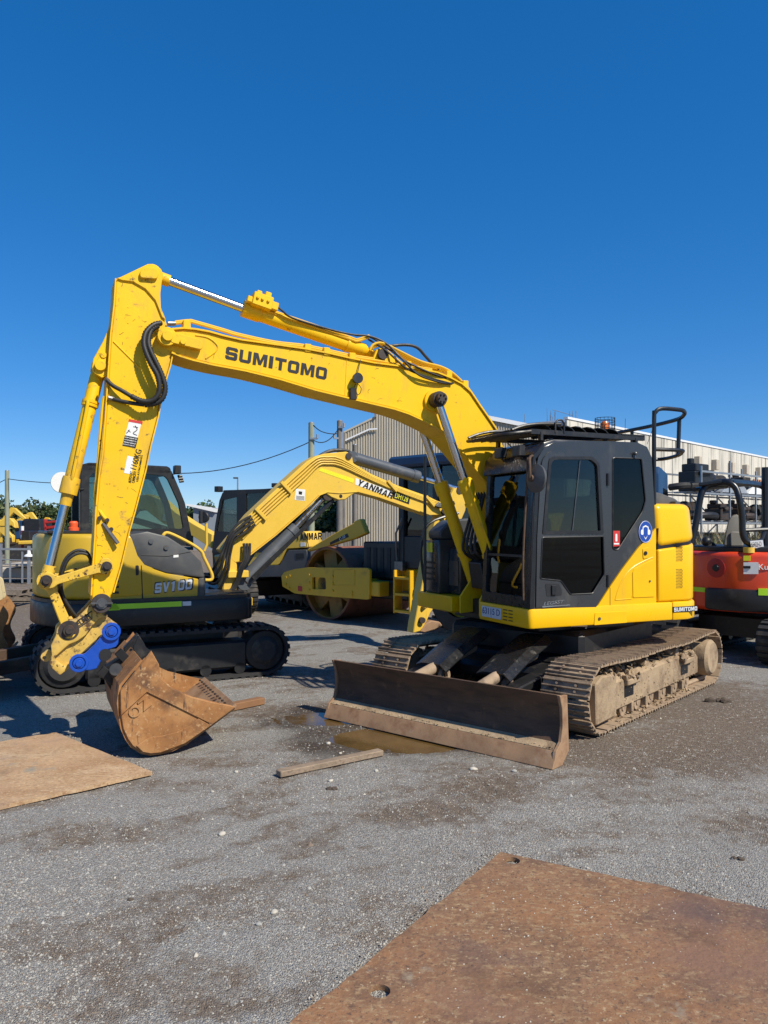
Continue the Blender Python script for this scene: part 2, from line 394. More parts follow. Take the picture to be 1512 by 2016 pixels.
WOOD = mk('weathered_timber', (.26, .19, .13), .85, var=.2, vs=4, layers=[((.13, .09, .06), 3, .5, .7, (2, 20, 20)), ((.36, .30, .23), 4, .55, .75, (1, 12, 12))], bump=.4, bs=50)
WOODR = mk('brown_timber', (.22, .11, .05), .85, var=.2, vs=4, layers=[((.13, .07, .04), 3, .5, .7)], bump=.4, bs=50)
PALLET = mk('pallet_wood', (.20, .16, .125), .9, var=.25, vs=5, layers=[((.08, .06, .045), 6, .5, .7)])
POLEW = mk('treated_pole', (.27, .29, .21), .85, var=.12, vs=3, layers=[((.17, .17, .13), 2, .5, .75, (4, 4, .4))], bump=.3, bs=40)
POLED = mk('grey_pole', (.20, .18, .16), .85, var=.15, vs=3, layers=[((.10, .09, .08), 2, .5, .75, (4, 4, .4))])
GALV = mk('galvanised_steel', (.36, .37, .38), .42, .6, var=.15, vs=6)
SHED = mk('shed_sheeting', (.48, .42, .32), .45, .1, var=.06, vs=.4, layers=[((.33, .30, .26), .6, .5, .8, (1, 1, .2))])
SHEDW = mk('white_flashing', (.72, .72, .72), .4, var=.03)
CONC = mk('stained_concrete', (.60, .56, .48), .9, var=.08, vs=.5, layers=[((.32, .30, .26), .8, .48, .75, (1, 1, .12)), ((.09, .09, .085), 1.1, .55, .66, (1.5, 1.5, .07))], bump=.1, bs=6)
CONCG = mk('grey_wall_and_shade', (.22, .25, .29), .8, var=.06, vs=.4)  # warehouse end wall's shade is put into this bluish grey; plain on far shed
CONS = mk('slab_concrete', (.46, .40, .32), .9, var=.12, vs=1)
FENCEW = mk('fence_palings', (.16, .15, .135), .9, var=.2, vs=3)
LEAF = mk('leaf_green', (.055, .095, .022), .6, var=.3, vs=1.2)
LEAFD = mk('leaf_dark', (.028, .055, .016), .65, var=.3, vs=1.2)
LEAFO = mk('leaf_olive', (.085, .10, .03), .65, var=.3, vs=1.2)
BARK = mk('bark', (.12, .09, .065), .9, var=.25, vs=6, bump=.4, bs=30)
DRYG = mk('dry_grass_blade', (.24, .18, .09), .8, var=.25, vs=3)
GRNG = mk('green_grass_blade', (.09, .12, .03), .75, var=.25, vs=3)
GLASS = glass('cab_glass', (.58, .66, .62), 1.0)
GLASSD = glass('dark_cab_glass', (.10, .13, .13), .6)
GLASSS = glass('side_cab_glass', (.27, .33, .33), 1.0)
MIRROR = mk('mirror_face', (.7, .72, .75), .03, 1.0, var=0.02)
# ---------------------------------------------------------------- ground
PUD = gp(775, 1455); PUD2 = gp(640, 1412)
def wet_mask(x, y):
    d = np.minimum(np.hypot((x-PUD.x)/.62, (y-PUD.y)/.40), np.hypot((x-PUD2.x)/.42, (y-PUD2.y)/.30))
    return d
_l = lambda px, py: gp(px, py)
LANES = [(_l(960, 1548).x, _l(960, 1548).y, .75, .24, .45), (_l(830, 1605).x, _l(830, 1605).y, .6, .2, .35), (_l(1330, 1500).x, _l(1330, 1500).y, 1.3, .25, .85), (_l(1480, 1620).x, _l(1480, 1620).y, .8, .2, .6), (_l(180, 1640).x, _l(180, 1640).y, .9, .2, .45), (_l(520, 1420).x, _l(520, 1420).y, .8, .22, .4)]
def ground_h(x, y):
    near = np.clip((16-y)/6, 0, 1)
    h = (fbm(x*1.3, y*1.3, 4)-.47)*.030 + (fbm(x*9, y*9, 3)-.45)*.010
    # shallow wheel ruts running from the left front to the right rear
    t = x*.55-y*.83
    h = h - .010*np.exp(-((t+3.1+.15*np.sin(y))/.22)**2) - .010*np.exp(-((t+1.2+.12*np.sin(y*1.3))/.2)**2)
    for (cx_, cy_, L_, W_, an) in LANES:      # tread prints pressed into the soil
        ca, sa = math.cos(an), math.sin(an); s_ = (x-cx_)*ca+(y-cy_)*sa; t_ = -(x-cx_)*sa+(y-cy_)*ca
        k_ = np.clip(1.5-np.abs(s_)/L_*1.5, 0, 1)*np.clip((W_-np.abs(t_))/.06, 0, 1)
        h = h+k_*(.009*np.clip(np.sin(2*np.pi*s_/.17)*1.6, -1, 1)-.004)
    w = wet_mask(x, y); h = h - .032*np.clip(1.35-w, 0, 1)
    return h*near
def axis(a, b, st, lo, hi):
    c = list(np.arange(a, b+1e-6, st)); d = st
    while c[-1] < hi: d *= 1.22; c.append(c[-1]+d)
    d = st
    while c[0] > lo: d *= 1.22; c.insert(0, c[0]-d)
    return np.array(c)
xs = axis(-6.5, 7.5, .045, -900, 900); ys = axis(2.4, 13.5, .045, -60, 1600)
GX, GY = np.meshgrid(xs, ys); nx, ny = len(xs), len(ys)
GZ = ground_h(GX, GY)
me = bpy.data.meshes.new('ground')
idx = np.arange(nx*ny).reshape(ny, nx)
q = np.stack([idx[:-1, :-1], idx[:-1, 1:], idx[1:, 1:], idx[1:, :-1]], -1).reshape(-1, 4)
me.vertices.add(nx*ny); me.vertices.foreach_set('co', np.stack([GX, GY, GZ], -1).ravel())
me.loops.add(q.size); me.loops.foreach_set('vertex_index', q.ravel())
me.polygons.add(len(q)); me.polygons.foreach_set('loop_start', np.arange(len(q))*4); me.polygons.foreach_set('loop_total', np.full(len(q), 4))
me.polygons.foreach_set('use_smooth', np.ones(len(q), bool)); me.update()
def attr(name, a):
    at = me.attributes.new(name, 'FLOAT', 'POINT'); at.data.foreach_set('value', np.ascontiguousarray(a.ravel(), dtype=np.float32))
u = GX*.87+GY*.5; v = -GX*.5+GY*.87                # streak direction of the traffic
dirt = np.maximum(np.clip((fbm(u*.6+3, v*1.6+9, 4)-.50)*4, 0, 1)*.45, np.clip((fbm(u*1.5+31, v*3.4+19, 5)-.505)*10, 0, 1)*.62)
def spot(px, py, rx, ry, k):
    p = gp(px, py); return k*np.clip(1.3-np.hypot((GX-p.x)/rx, (GY-p.y)/ry)-(fbm(GX*3, GY*3, 3)-.5), 0, 1)
for a in ((960, 1545, .6, .4, .95), (850, 1600, .55, .28, .9), (1480, 1620, .6, .3, .7), (1050, 1520, 1.2, .3, .55), (430, 1500, .6, .2, .7), (180, 1640, .7, .25, .7), (1180, 1640, .7, .15, .6), (560, 1400, .9, .5, .8), (300, 1545, .7, .25, .6), (1330, 1470, 1.9, 1.0, 1.15),
          (1250, 1560, 1.0, .35, .5), (90, 1650, .8, .25, .45), (1440, 1400, 1.8, 1.8, 1.15), (1150, 1500, .9, .3, .9), (620, 1470, .7, .25, .8), (700, 1330, 1.5, 1.2, .7)):
    dirt = np.maximum(dirt, spot(*a))
dirt = np.maximum(dirt, np.clip((GY-10.5)/4, 0, 1)*np.clip((-2.2-GX+(fbm(GX*.3, GY*.3, 4)-.5)*6)/3, 0, 1)*.95)
dirt = np.maximum(dirt, np.clip((GY-13)/6, 0, 1)*.6)
wet = np.clip((2.0-wet_mask(GX, GY)-(fbm(GX*2.2, GY*2.2, 4)-.47)*2.2)*1.2, 0, 1)
attr('dirt', dirt); attr('wet', wet)
gm = bpy.data.materials.new('gravel_ground'); gm.use_nodes = True
def ground_mat():
    n = gm.node_tree; N = n.nodes; L = n.links; b = N['Principled BSDF']
    tc = N.new('ShaderNodeTexCoord')
    def nz(sc, d=4, rough=.6):
        x = N.new('ShaderNodeTexNoise'); x.inputs['Scale'].default_value = sc; x.inputs['Detail'].default_value = d; x.inputs['Roughness'].default_value = rough
        L.new(tc.outputs['Object'], x.inputs['Vector']); return x.outputs['Fac']
    def vor(sc):
        x = N.new('ShaderNodeTexVoronoi'); x.inputs['Scale'].default_value = sc; L.new(tc.outputs['Object'], x.inputs['Vector']); return x
    def rmp(f, lo, hi, a=0., c=1.):
        x = N.new('ShaderNodeMapRange'); x.clamp = True; L.new(f, x.inputs[0])
        for i, vv in enumerate((lo, hi, a, c)): x.inputs[i+1].default_value = vv
        return x.outputs[0]
    def mix(f, a, c, mode='MIX'):
        x = N.new('ShaderNodeMix'); x.data_type = 'RGBA'; x.blend_type = mode
        if isinstance(f, float): x.inputs[0].default_value = f
        else: L.new(f, x.inputs[0])
        for sck, val in ((x.inputs[6], a), (x.inputs[7], c)):
            if isinstance(val, tuple): sck.default_value = (*val, 1)
            else: L.new(val, sck)
        return x.outputs[2]
    def mul(a, c):
        x = N.new('ShaderNodeMath'); x.operation = 'MULTIPLY'; L.new(a, x.inputs[0])
        if isinstance(c, float): x.inputs[1].default_value = c
        else: L.new(c, x.inputs[1])
        return x.outputs[0]
    def at(nm):
        x = N.new('ShaderNodeAttribute'); x.attribute_name = nm; return x.outputs['Fac']
    v1 = vor(135); v2 = vor(38)
    sep = N.new('ShaderNodeSeparateColor'); L.new(v1.outputs['Color'], sep.inputs[0])
    c = mix(rmp(sep.outputs[0], .0, 1.), (.155, .148, .136), (.45, .43, .392))
    c = mix(rmp(sep.outputs[1], .90, .96), c, (.55, .52, .46))
    c = mix(rmp(sep.outputs[2], .84, .95), c, (.26, .20, .14))
    c = mix(rmp(nz(1.1, 6), .35, .68), c, mix(.55, c, (.30, .285, .26)))
    # fine dust and soil between the stones
    sep2 = N.new('ShaderNodeSeparateColor'); L.new(v2.outputs['Color'], sep2.inputs[0])
    soil = mix(rmp(nz(30, 5), .3, .7), (.11, .078, .055), (.235, .18, .13))
    soil = mix(rmp(sep2.outputs[0], .9, .97), soil, (.30, .27, .23))
    d = N.new('ShaderNodeMath'); d.operation = 'ADD'; L.new(at('dirt'), d.inputs[0]); L.new(rmp(nz(7, 8, .7), .35, .65, -.35, .35), d.inputs[1])
    d.use_clamp = True
    c = mix(mul(rmp(d.outputs[0], .2, .85), .92), c, soil)
    c = mix(rmp(nz(.35, 5), .5, .75, 0, .4), c, (.19, .165, .14))
    w_ = at('wet'); c = mix(mul(w_, .8), c, mix(1., c, (.28, .24, .20), 'MULTIPLY'))
    L.new(c, b.inputs['Base Color'])
    L.new(rmp(w_, .2, 1., .93, .45), b.inputs['Roughness']); b.inputs['Specular IOR Level'].default_value = .3
    h = N.new('ShaderNodeMath'); h.operation = 'ADD'; L.new(mul(v1.outputs['Distance'], -1.0), h.inputs[0]); L.new(mul(nz(60, 4), 1.5), h.inputs[1])
    bn = N.new('ShaderNodeBump'); bn.inputs['Strength'].default_value = 1.0; bn.inputs['Distance'].default_value = .010
    L.new(h.outputs[0], bn.inputs['Height']); L.new(bn.outputs[0], b.inputs['Normal'])
ground_mat()
me.materials.append(gm)
put('ground', me, None, None, 'grey gravel and brown dirt yard ground', None, None, 'structure')

# puddle of brown water in front of the blade
pm = mk('puddle_water', (.10, .06, .02), .10, var=.3, vs=3, spec=.5)
LV = -.013; gx_ = np.arange(PUD2.x-.9, PUD.x+1.0, .03); gy_ = np.arange(PUD.y-.75, PUD2.y+.6, .03)
qx, qy = np.meshgrid(gx_, gy_); ok_ = (ground_h(qx, qy) < LV+.006) & (wet_mask(qx, qy) < 1.3); m = MB()
m.v = [(x, y, LV) for x, y in zip(qx.ravel(), qy.ravel())]; nx_ = len(gx_)
for r_ in range(len(gy_)-1):
    for k in range(nx_-1):
        if ok_[r_:r_+2, k:k+2].any(): m.f.append((r_*nx_+k, r_*nx_+k+1, (r_+1)*nx_+k+1, (r_+1)*nx_+k)); m.m.append(0)
m.build('puddle', pm, None, label='shallow brown puddle in front of the rusty blade', kind='structure', recalc=False)

# loose gravel: tens of thousands of small stones, one mesh
STC = [mk('stone_grey', (.35, .335, .30), .9, var=.25, vs=20), mk('stone_pale', (.46, .42, .35), .9, var=.2, vs=20),
       mk('stone_brown', (.20, .15, .11), .9, var=.25, vs=20), mk('stone_dark', (.11, .11, .115), .9, var=.2, vs=20)]
PEDGE = [(gp(985, 1677), gp(575, 2016)), (gp(985, 1677), gp(1512, 1790)), (gp(300, 1519), gp(-4, 1590)), (gp(300, 1519), gp(108, 1441))]
def gravel():
    rs = np.random.RandomState(11)
    n = 95000
    Y = 1/rs.uniform(1/15.0, 1/2.75, n)               # even over the picture rather than over the ground
    X = rs.uniform(-.56, .56, n)*Y
    sz = np.clip(rs.lognormal(math.log(.0036), .38, n), .0022, .020)*(.75+Y*.07)
    big = rs.rand(n) < .006; sz[big] *= 2.2
    for (p_, q_) in PEDGE:                     # grit banked against the plate edges
        k_ = 190; t_ = rs.rand(k_); d_ = q_-p_; nn_ = Vector((d_.y, -d_.x, 0)).normalized(); o_ = rs.normal(.012, .022, k_)
        X = np.concatenate([X, p_.x+d_.x*t_+nn_.x*o_]); Y = np.concatenate([Y, p_.y+d_.y*t_+nn_.y*o_]); sz = np.concatenate([sz, rs.uniform(.003, .008, k_)])
    n = len(X)
    patch = fbm(X*1.2+40, Y*1.2+7, 3); keep = rs.rand(n) < np.clip((patch-.25)*3.2, .25, 1)
    keep &= (wet_mask(X, Y) > 1.0) | (rs.rand(n) < .15)
    EK = 190*len(PEDGE); keep[-EK:] = True
    X, Y, sz = X[keep], Y[keep], sz[keep]; n = len(X)
    base = np.array([(1,0,-.3),(.2,.95,-.3),(-.85,.5,-.3),(-.7,-.75,-.3),(.5,-.85,-.3),(.15,.1,.75),(-.3,-.2,.62)])
    fc = np.array([(0,1,5),(1,2,5),(2,6,5),(2,3,6),(3,4,6),(4,5,6),(4,0,5)])
    ang = rs.uniform(0, 6.28, n); ca, sa = np.cos(ang), np.sin(ang)
    jit = base[None]*(1+rs.uniform(-.3, .3, (n, 7, 3)))
    jit[:, :, 1] *= rs.uniform(.55, 1, n)[:, None]; jit[:, :, 2] *= rs.uniform(.6, 1.1, n)[:, None]
    vx = (jit[..., 0]*ca[:, None]-jit[..., 1]*sa[:, None])*sz[:, None]+X[:, None]
    vy = (jit[..., 0]*sa[:, None]+jit[..., 1]*ca[:, None])*sz[:, None]+Y[:, None]
    lift = np.zeros(n); lift[-EK:] = rs.uniform(0, .012, EK)
    vz = jit[..., 2]*sz[:, None]+(ground_h(X, Y)+lift)[:, None]+.001
    vv = np.stack([vx, vy, vz], -1).reshape(-1, 3)
    ff = (fc[None]+np.arange(n)[:, None, None]*7).reshape(-1, 3)
    g = bpy.data.meshes.new('loose_gravel'); g.vertices.add(len(vv)); g.vertices.foreach_set('co', vv.ravel())
    g.loops.add(ff.size); g.loops.foreach_set('vertex_index', ff.ravel()); g.polygons.add(len(ff))
    g.polygons.foreach_set('loop_start', np.arange(len(ff))*3); g.polygons.foreach_set('loop_total', np.full(len(ff), 3))
    mi = rs.choice(4, n, p=[.50, .06, .26, .18]); g.polygons.foreach_set('material_index', np.repeat(mi, len(fc)))
    for k in STC: g.materials.append(k)
    g.update(); put('loose_gravel', g, None, None, 'loose grey and pale gravel strewn over the yard', None, None, 'stuff')
gravel()
def rock_mesh(seed, r, flat=.6):
    rs = random.Random(seed); bm = bmesh.new(); bmesh.ops.create_icosphere(bm, subdivisions=2, radius=1)
    off = Vector((rs.random()*9, rs.random()*9, rs.random()*9))
    from mathutils import noise as nn
    for vtx in bm.verts:
        k = 1+.45*nn.noise(vtx.co*1.3+off)+.15*nn.noise(vtx.co*3.1+off)
        vtx.co = Vector((vtx.co.x*k*1.15, vtx.co.y*k*.85, vtx.co.z*k*flat))*r
    me_ = bpy.data.meshes.new('rock'); bm.to_mesh(me_); bm.free()
    return me_
ROCKS = [(932, 1516, .028, 1, 'pale rock on gravel straight in front of the blade middle'), (437, 1644, .026, 1, 'lone pale rock on bare gravel left of photo centre'),
         (1012, 1520, .022, 0, 'flat grey rock near right half of blade edge'), (740, 1516, .02, 1, 'small pale rock beside the right end of the loose timber'),
         (651, 1537, .02, 1, 'pale rock in front of the loose timber'), (418, 1559, .017, 1, 'pale rock on gravel right of the tan steel plate'),
         (540, 1800, .02, 1, 'white rock on foreground gravel left of the big steel plate'), (510, 1824, .017, 0, 'grey rock on foreground gravel far left of the big plate'),
         (646, 1463, .024, 1, 'yellowish rock at the puddle edge left of blade'), (465, 1520, .018, 1, 'pale rock between bucket and loose timber'),
         (670, 1484, .018, 1, 'pale rock beside puddle behind the loose timber')]
for i, (px, py, r, c, lab) in enumerate(ROCKS):
    p = gp(px, py); me_ = rock_mesh(i, r); me_.materials.append(STC[c]); me_.polygons.foreach_set('use_smooth', [True]*len(me_.polygons))
    o = put('rock', me_, None, None, lab, 'rock'); hz = float(ground_h(np.array([p.x]), np.array([p.y]))[0])
    o.location = (p.x, p.y, hz+r*.22); o.rotation_euler = (0, 0, i*1.7)
CLODM = mk('dark_clod', (.075, .055, .04), .95, var=.3, vs=20, bump=.5, bs=60)
for i, (px, py, r, lab) in enumerate([(652, 1553, .04, 'dark mud clod in front of loose timber'), (1415, 1382, .10, 'dark mud clods right of the muddy track'), (1449, 1692, .03, 'small dark clod at right edge above big steel plate'),
                                      (255, 1768, .025, 'small dark clod on foreground gravel at left'), (760, 1478, .035, 'dark clod at the puddle margin')]):
    p = gp(px, py); m = MB(); rr = random.Random(i)
    me_ = bpy.data.meshes.new('mud_clod'); bm = bmesh.new()
    for k in range(5 if r > .03 else 3):
        t = rock_mesh(40+i*7+k, r*rr.uniform(.3, .6), .8); b2 = bmesh.new(); b2.from_mesh(t)
        bmesh.ops.translate(b2, verts=b2.verts, vec=(rr.uniform(-r, r), rr.uniform(-r, r)*.6, r*.12)); b2.to_mesh(t); b2.free(); bm.from_mesh(t); bpy.data.meshes.remove(t)
    bm.to_mesh(me_); bm.free(); me_.materials.append(CLODM)
    o = put('mud_clod', me_, None, None, lab, 'mud clod'); o.location = (p.x, p.y, float(ground_h(np.array([p.x]), np.array([p.y]))[0]))

# ---------------------------------------------------------------- steel plates and timbers lying on the yard
def plate_mat(name, cols, stretch, sm):
    return mk(name, cols[0], .78, .0, var=.25, vs=2, layers=[(cols[1], 1.1, .40, .62, stretch), (cols[2], 1.9, .50, .68, stretch), (cols[3], 22, .51, .64, (1, 1.6, 1)), (cols[2], 42, .56, .66), (cols[4], 36, .60, .66), (cols[5], 75, .62, .66), (sm, .9, .52, .64), (tuple(v*.5 for v in sm), 1.7, .55, .72), (tuple(v*k for v, k in zip(sm, (.52, .6, .85))), .8, .54, .70), ((.27, .235, .18), 2.3, .62, .70), (cols[4], 48, .64, .68)], bump=.8, bs=26, bdist=.010)
PL1 = plate_mat('rusty_plate', [(.21, .115, .062), (.28, .135, .06), (.115, .065, .042), (.31, .20, .105), (.40, .29, .17), (.05, .03, .02)], None, (.21, .112, .068))
PL2 = plate_mat('tan_plate', [(.44, .29, .16), (.34, .20, .10), (.54, .39, .24), (.30, .17, .085), (.44, .31, .19), (.17, .10, .06)], (.7, 1.4, 1), (.42, .265, .155))
ZP = .035
A = gp(985, 1677, ZP); B = gp(575, 2016, ZP); D = gp(1512, 1790, ZP)
e1 = (B-A).normalized(); e2 = (D-A).normalized()
m = MB(); hole = lambda c, r: [(c.x+r*math.cos(R(k*15)), c.y+r*math.sin(R(k*15))) for k in range(24)]
c1 = A+e1*3.0; c2 = A+e1*3.0+e2*2.4; c3 = A+e2*2.4
h1 = gp(1008, 1694, ZP); h2 = gp(747, 1951, ZP)
wob = random.Random(5)
def edge(p, q, n):
    out = []
    for k in range(n):
        t = k/n; r = p.lerp(q, t); nn_ = (q-p).normalized(); w_ = wob.uniform(-.005, .005)-.018*max(0, 1-abs(t-.62)/.05)-.012*max(0, 1-abs(t-.27)/.03); out.append((r.x-nn_.y*w_, r.y+nn_.x*w_))
    return out
outer = edge(A, c1, 40)+edge(c1, c2, 20)+edge(c2, c3, 40)+edge(c3, A, 30)
m.holed([outer, hole(h1, .047), hole(h2, .047)], lambda a, b: (a, b, .010), (0, 0, ZP-.010))
o = m.build('steel_plate', PL1, None, bevel=0, label='big rusty steel road plate with two lifting holes in the right foreground', cat='steel plate')
# grit lying on the plate
rs = random.Random(3); m = MB()
for k in range(330):
    if k < 120: t = gp(rs.gauss(1190, 130), rs.gauss(1790, 28), ZP)
    else: t = A+e1*rs.uniform(.05, 2)+e2*rs.uniform(.03, 1.3)
    r = rs.choice((.0025, .003, .004, .0055)); a = rs.uniform(0, 6)
    m.cm = 1 if rs.random() < .7 else 2
    m.add([(t.x+r*math.cos(a+j*1.57)*rs.uniform(.7, 1.3), t.y+r*math.sin(a+j*1.57), ZP+.0004) for j in range(4)]+[(t.x, t.y, ZP+r*.9)], [(0, 1, 4), (1, 2, 4), (2, 3, 4), (3, 0, 4)])
m.build('plate_grit', STC, o, kind='stuff')
ZQ = .04
A = gp(300, 1519, ZQ); B = gp(-4, 1588, ZQ); D = gp(108, 1441, ZQ)
e1 = (B-A).normalized(); e2 = (D-A).normalized(); wd = (D-A).length
c1 = A+e1*2.6; c2 = D+e1*2.6+Vector((0, 0, 0))
m = MB(); m.prism([(*p, .012) for p in edge(A, c1, 26)+edge(c1, c2, 10)+edge(c2, D, 26)+edge(D, A, 12)], (0, 0, ZQ-.012))
m.build('steel_plate', PL2, None, label='tan rust stained steel road plate at the left edge', cat='steel plate')
def timber(name, p0, p1, wd, h, mat, lab):
    m = MB(); p0 = Vector(p0); p1 = Vector(p1); m.bar(p0+Vector((0, 0, h/2+.004)), p1+Vector((0, 0, h/2+.004)), wd, h)
    return m.build(name, mat, None, bevel=.006, label=lab, cat='timber')
timber('timber_offcut', gp(548, 1530), gp(750, 1487), .085, .05, WOOD, 'weathered grey timber offcut lying in front of the puddle')
timber('timber_offcut', gp(440, 1402), gp(516, 1386), .11, .075, WOODR, 'brown timber offcut poking out behind the rusty bucket')
# ---------------------------------------------------------------- the yellow excavator in front
U = Fr(2.0, 9.3, 204.5); TA = 229.0
ex = U.root('excavator', 'large yellow excavator with dark grey cab, rusty dozer blade and muddy steel tracks', 'excavator')
MT = Matrix.Rotation(R(TA-204.5), 4, 'Z'); T = Fr(2.0, 9.3, TA)
def strip(m, poly, th, y0, y1):
    """thin band following an (x,z) polyline, thickness th to the left of travel"""
    n = len(poly); off = []
    for i in range(n):
        a = Vector(poly[max(i-1, 0)]); b = Vector(poly[min(i+1, n-1)]); d = (b-a).normalized()
        off.append((poly[i][0]-d.y*th, poly[i][1]+d.x*th))
    for i in range(n-1):
        m.ext([poly[i], poly[i+1], off[i+1], off[i]], y0, y1)
def boss(m, x, z, y, r, h, n=24):
    m.cyl((x, y, z), (x, y+h, z), r, n=n)
# --- boom
BY = .18
top = U.PP([(338,650),(362,648),(384,650),(412,655),(440,663),(475,671),(540,680),(603,689),(650,698),(689,707),(735,716),(782,722),(830,729),(860,735),(885,745),(908,757),(925,772),(943,799),(964,829),(983,858)], BY)
bot = U.PP([(338,693),(357,701),(380,708),(418,717),(483,729),(552,746),(621,767),(683,782),(724,792),(775,804),(805,814),(831,826),(857,839),(880,856),(903,881),(929,913),(953,944)], BY)
tipx, tipz = U.P(327, 665, BY); FX, FZ = .42, 1.66
nose = [(tipx+.085*math.cos(R(a)), tipz+.085*math.sin(R(a))) for a in (100, 70, 40, 10, -20, -50, -80)]
foot = [(.62, 2.62), (.36, 2.1), (.22, 1.72)]+arc(FX, FZ, .2, 190, 350, 8)+[(.74, 1.95), (.92, 2.3)]
outl = list(reversed(bot))+nose[::-1]+top+foot
m = MB(); m.ext(outl, -BY, BY); boom = m.build('boom', Y_BOOM, ex, bevel=.012)
m = MB()
strip(m, bot, .016, -BY-.022, BY+.022); m.nx(); strip(m, list(reversed(top)), .016, -BY-.022, BY+.022)
m.build('flange', Y_BOOM, boom)
m = MB()
for sy in (-1, 1):
    y = sy*BY; m.nx()
    boss(m, tipx, tipz, y, .088, sy*.07); boss(m, tipx, tipz, y+sy*.07, .05, sy*.03)
m.nx(); m.ext(rnd([(tipx-.02, tipz+.055), (tipx-.33, tipz-.01), (tipx-.33, tipz-.10), (tipx-.02, tipz-.055)], .04), BY+.02, BY+.075)
x, z = U.P(360, 673, BY+.08); boss(m, x, z, BY+.07, .028, .03)
m.build('boom_tip_boss', Y_ARM, boom, bevel=.004)
# raised fold lines near the boom tip
m = MB(); m.tube([U.V(*p, BY+.002) for p in ((385,660),(410,665),(428,680),(424,692),(405,706))], .008, 6, smooth=5)
m.tube([U.V(*p, BY+.002) for p in ((683,704),(679,782))], .004, 5); m.build('weld_seam', Y_BOOM, boom)
block('lettering', 'SUMITOMO', INK, boom, U.V(443, 706, BY+.001), U.V(642, 748, BY)-U.V(443, 706, BY), (0, 0, 1), .122, (U.V(642, 748, BY)-U.V(443, 706, BY)).length)
# --- lift cylinders
lx, lz = U.P(861, 787, .27); bx, bz = U.P(947, 1185, -.27)
for sy in (1, -1):
    y = .275*sy; p1 = Vector((lx, y, lz)); p0 = Vector((bx, y, bz)); d = (p1-p0)
    m = MB(); a = p0+d*.02; b = p0+d*.625
    m.lathe(a, b, [(0, .072), (.9, .072), (.9, .085), (.985, .085), (1, .07)], 22); m.cyl(p0-Vector((0, .07, 0)), p0+Vector((0, .07, 0)), .095)
    m.tube([p0+d*.1+Vector((.02, sy*.09, .05)), p0+d*.3+Vector((.03, sy*.085, .04)), p0+d*.58+Vector((.03, sy*.085, .04)), p0+d*.6+Vector((.05, sy*.05, .05))], .014, 8, smooth=4)
    for t in (.25, .5): m.ring(p0+d*t, p0+d*(t+.015), .084, .07)
    lc = m.build('lift_cylinder', Y_BOOM, ex)
    m = MB(); m.cyl(b, p0+d*.97, .046, n=22); m.build('rod', CHROME, lc)
    m = MB(); m.cyl(p1-Vector((0, .06, 0)), p1+Vector((0, .06, 0)), .085); m.cyl(p1-Vector((0, .02*sy, 0)), p1+Vector((0, .115*sy, 0)), .062)
    q = p1+Vector((0, .115*sy, 0))
    for k in range(6): g = k*math.pi/3; m.cyl(q+Vector((.04*math.cos(g), 0, .04*math.sin(g))), q+Vector((.04*math.cos(g), .018*sy, .04*math.sin(g))), .011, n=6)
    m.build('pin', DSTEEL, lc, bevel=.004)
m = MB(); m.cyl((lx, -.3, lz), (lx, .3, lz), .05)
for sy in (1, -1): m.cyl((lx, sy*BY, lz), (lx, sy*(BY+.035), lz), .12, n=28)
m.build('lift_pin_tube', Y_BOOM, boom)
# --- arm cylinder on top of the boom
ap = U.V(299, 541, 0); bp = U.V(742, 703, 0); gl = U.V(478, 607, 0); be = U.V(722, 692, 0); ax = (be-gl).normalized()
m = MB(); m.lathe(gl, be, [(0, .065), (0, .085), (.13, .085), (.13, .074), (.97, .074), (1, .05)], 26)
m.cyl(bp-Vector((0, .08, 0)), bp+Vector((0, .08, 0)), .075); m.cyl(be-ax*.02, bp, .05); m.ring(gl+(be-gl)*.82, gl+(be-gl)*.84, .082, .06)
ac = m.build('arm_cylinder', Y_BOOM, ex)
m = MB(); m.cyl(gl+ax*.02, ap-(ap-gl).normalized()*.08, .043, n=24); m.build('rod', CHROME, ac)
m = MB(); rd = (ap-gl).normalized(); m.cyl(ap-rd*.17, ap-rd*.05, .058); m.cyl(ap-Vector((0, .06, 0)), ap+Vector((0, .06, 0)), .085); m.build('rod_eye', Y_ARM, ac)
m = MB()
c = U.V(510, 607, .05); u_ = ax; n_ = Vector((-ax.z, 0, ax.x)); n_ = n_ if n_.z > 0 else -n_
def blk(cx, cy, cz, sx, sy, sz):
    o_ = c+u_*cx+Vector((0, cy, 0))+n_*cz
    m.bar(o_-u_*sx/2, o_+u_*sx/2, sy, sz, up=n_)
blk(0, .06, .05, .20, .12, .13); blk(-.05, .07, .12, .05, .08, .04); blk(.04, .07, .13, .06, .09, .05); blk(.13, .05, .05, .08, .08, .08); blk(-.12, .06, .03, .06, .07, .06)
for k in (-.06, -.01, .05): q = c+u_*k+Vector((0, .12, 0))+n_*.06; m.cyl(q, q+Vector((0, .02, 0)), .017, n=8)
m.build('valve_block', Y_BOOM, ac, bevel=.006)
m = MB()
for dy, dz in ((.075, .0), (.02, .02)):
    m.tube([U.V(525, 612, dy)+n_*dz, U.V(560, 624, dy)+n_*dz, U.V(690, 668, dy)+n_*dz, U.V(702, 672, dy)+n_*dz, U.V(726, 664, dy)+n_*dz], .014, 8, smooth=3)
m.ring(U.V(575, 632, .05), U.V(579, 633, .05), .03, .02)
m.build('steel_pipe', Y_PIPE, ac)
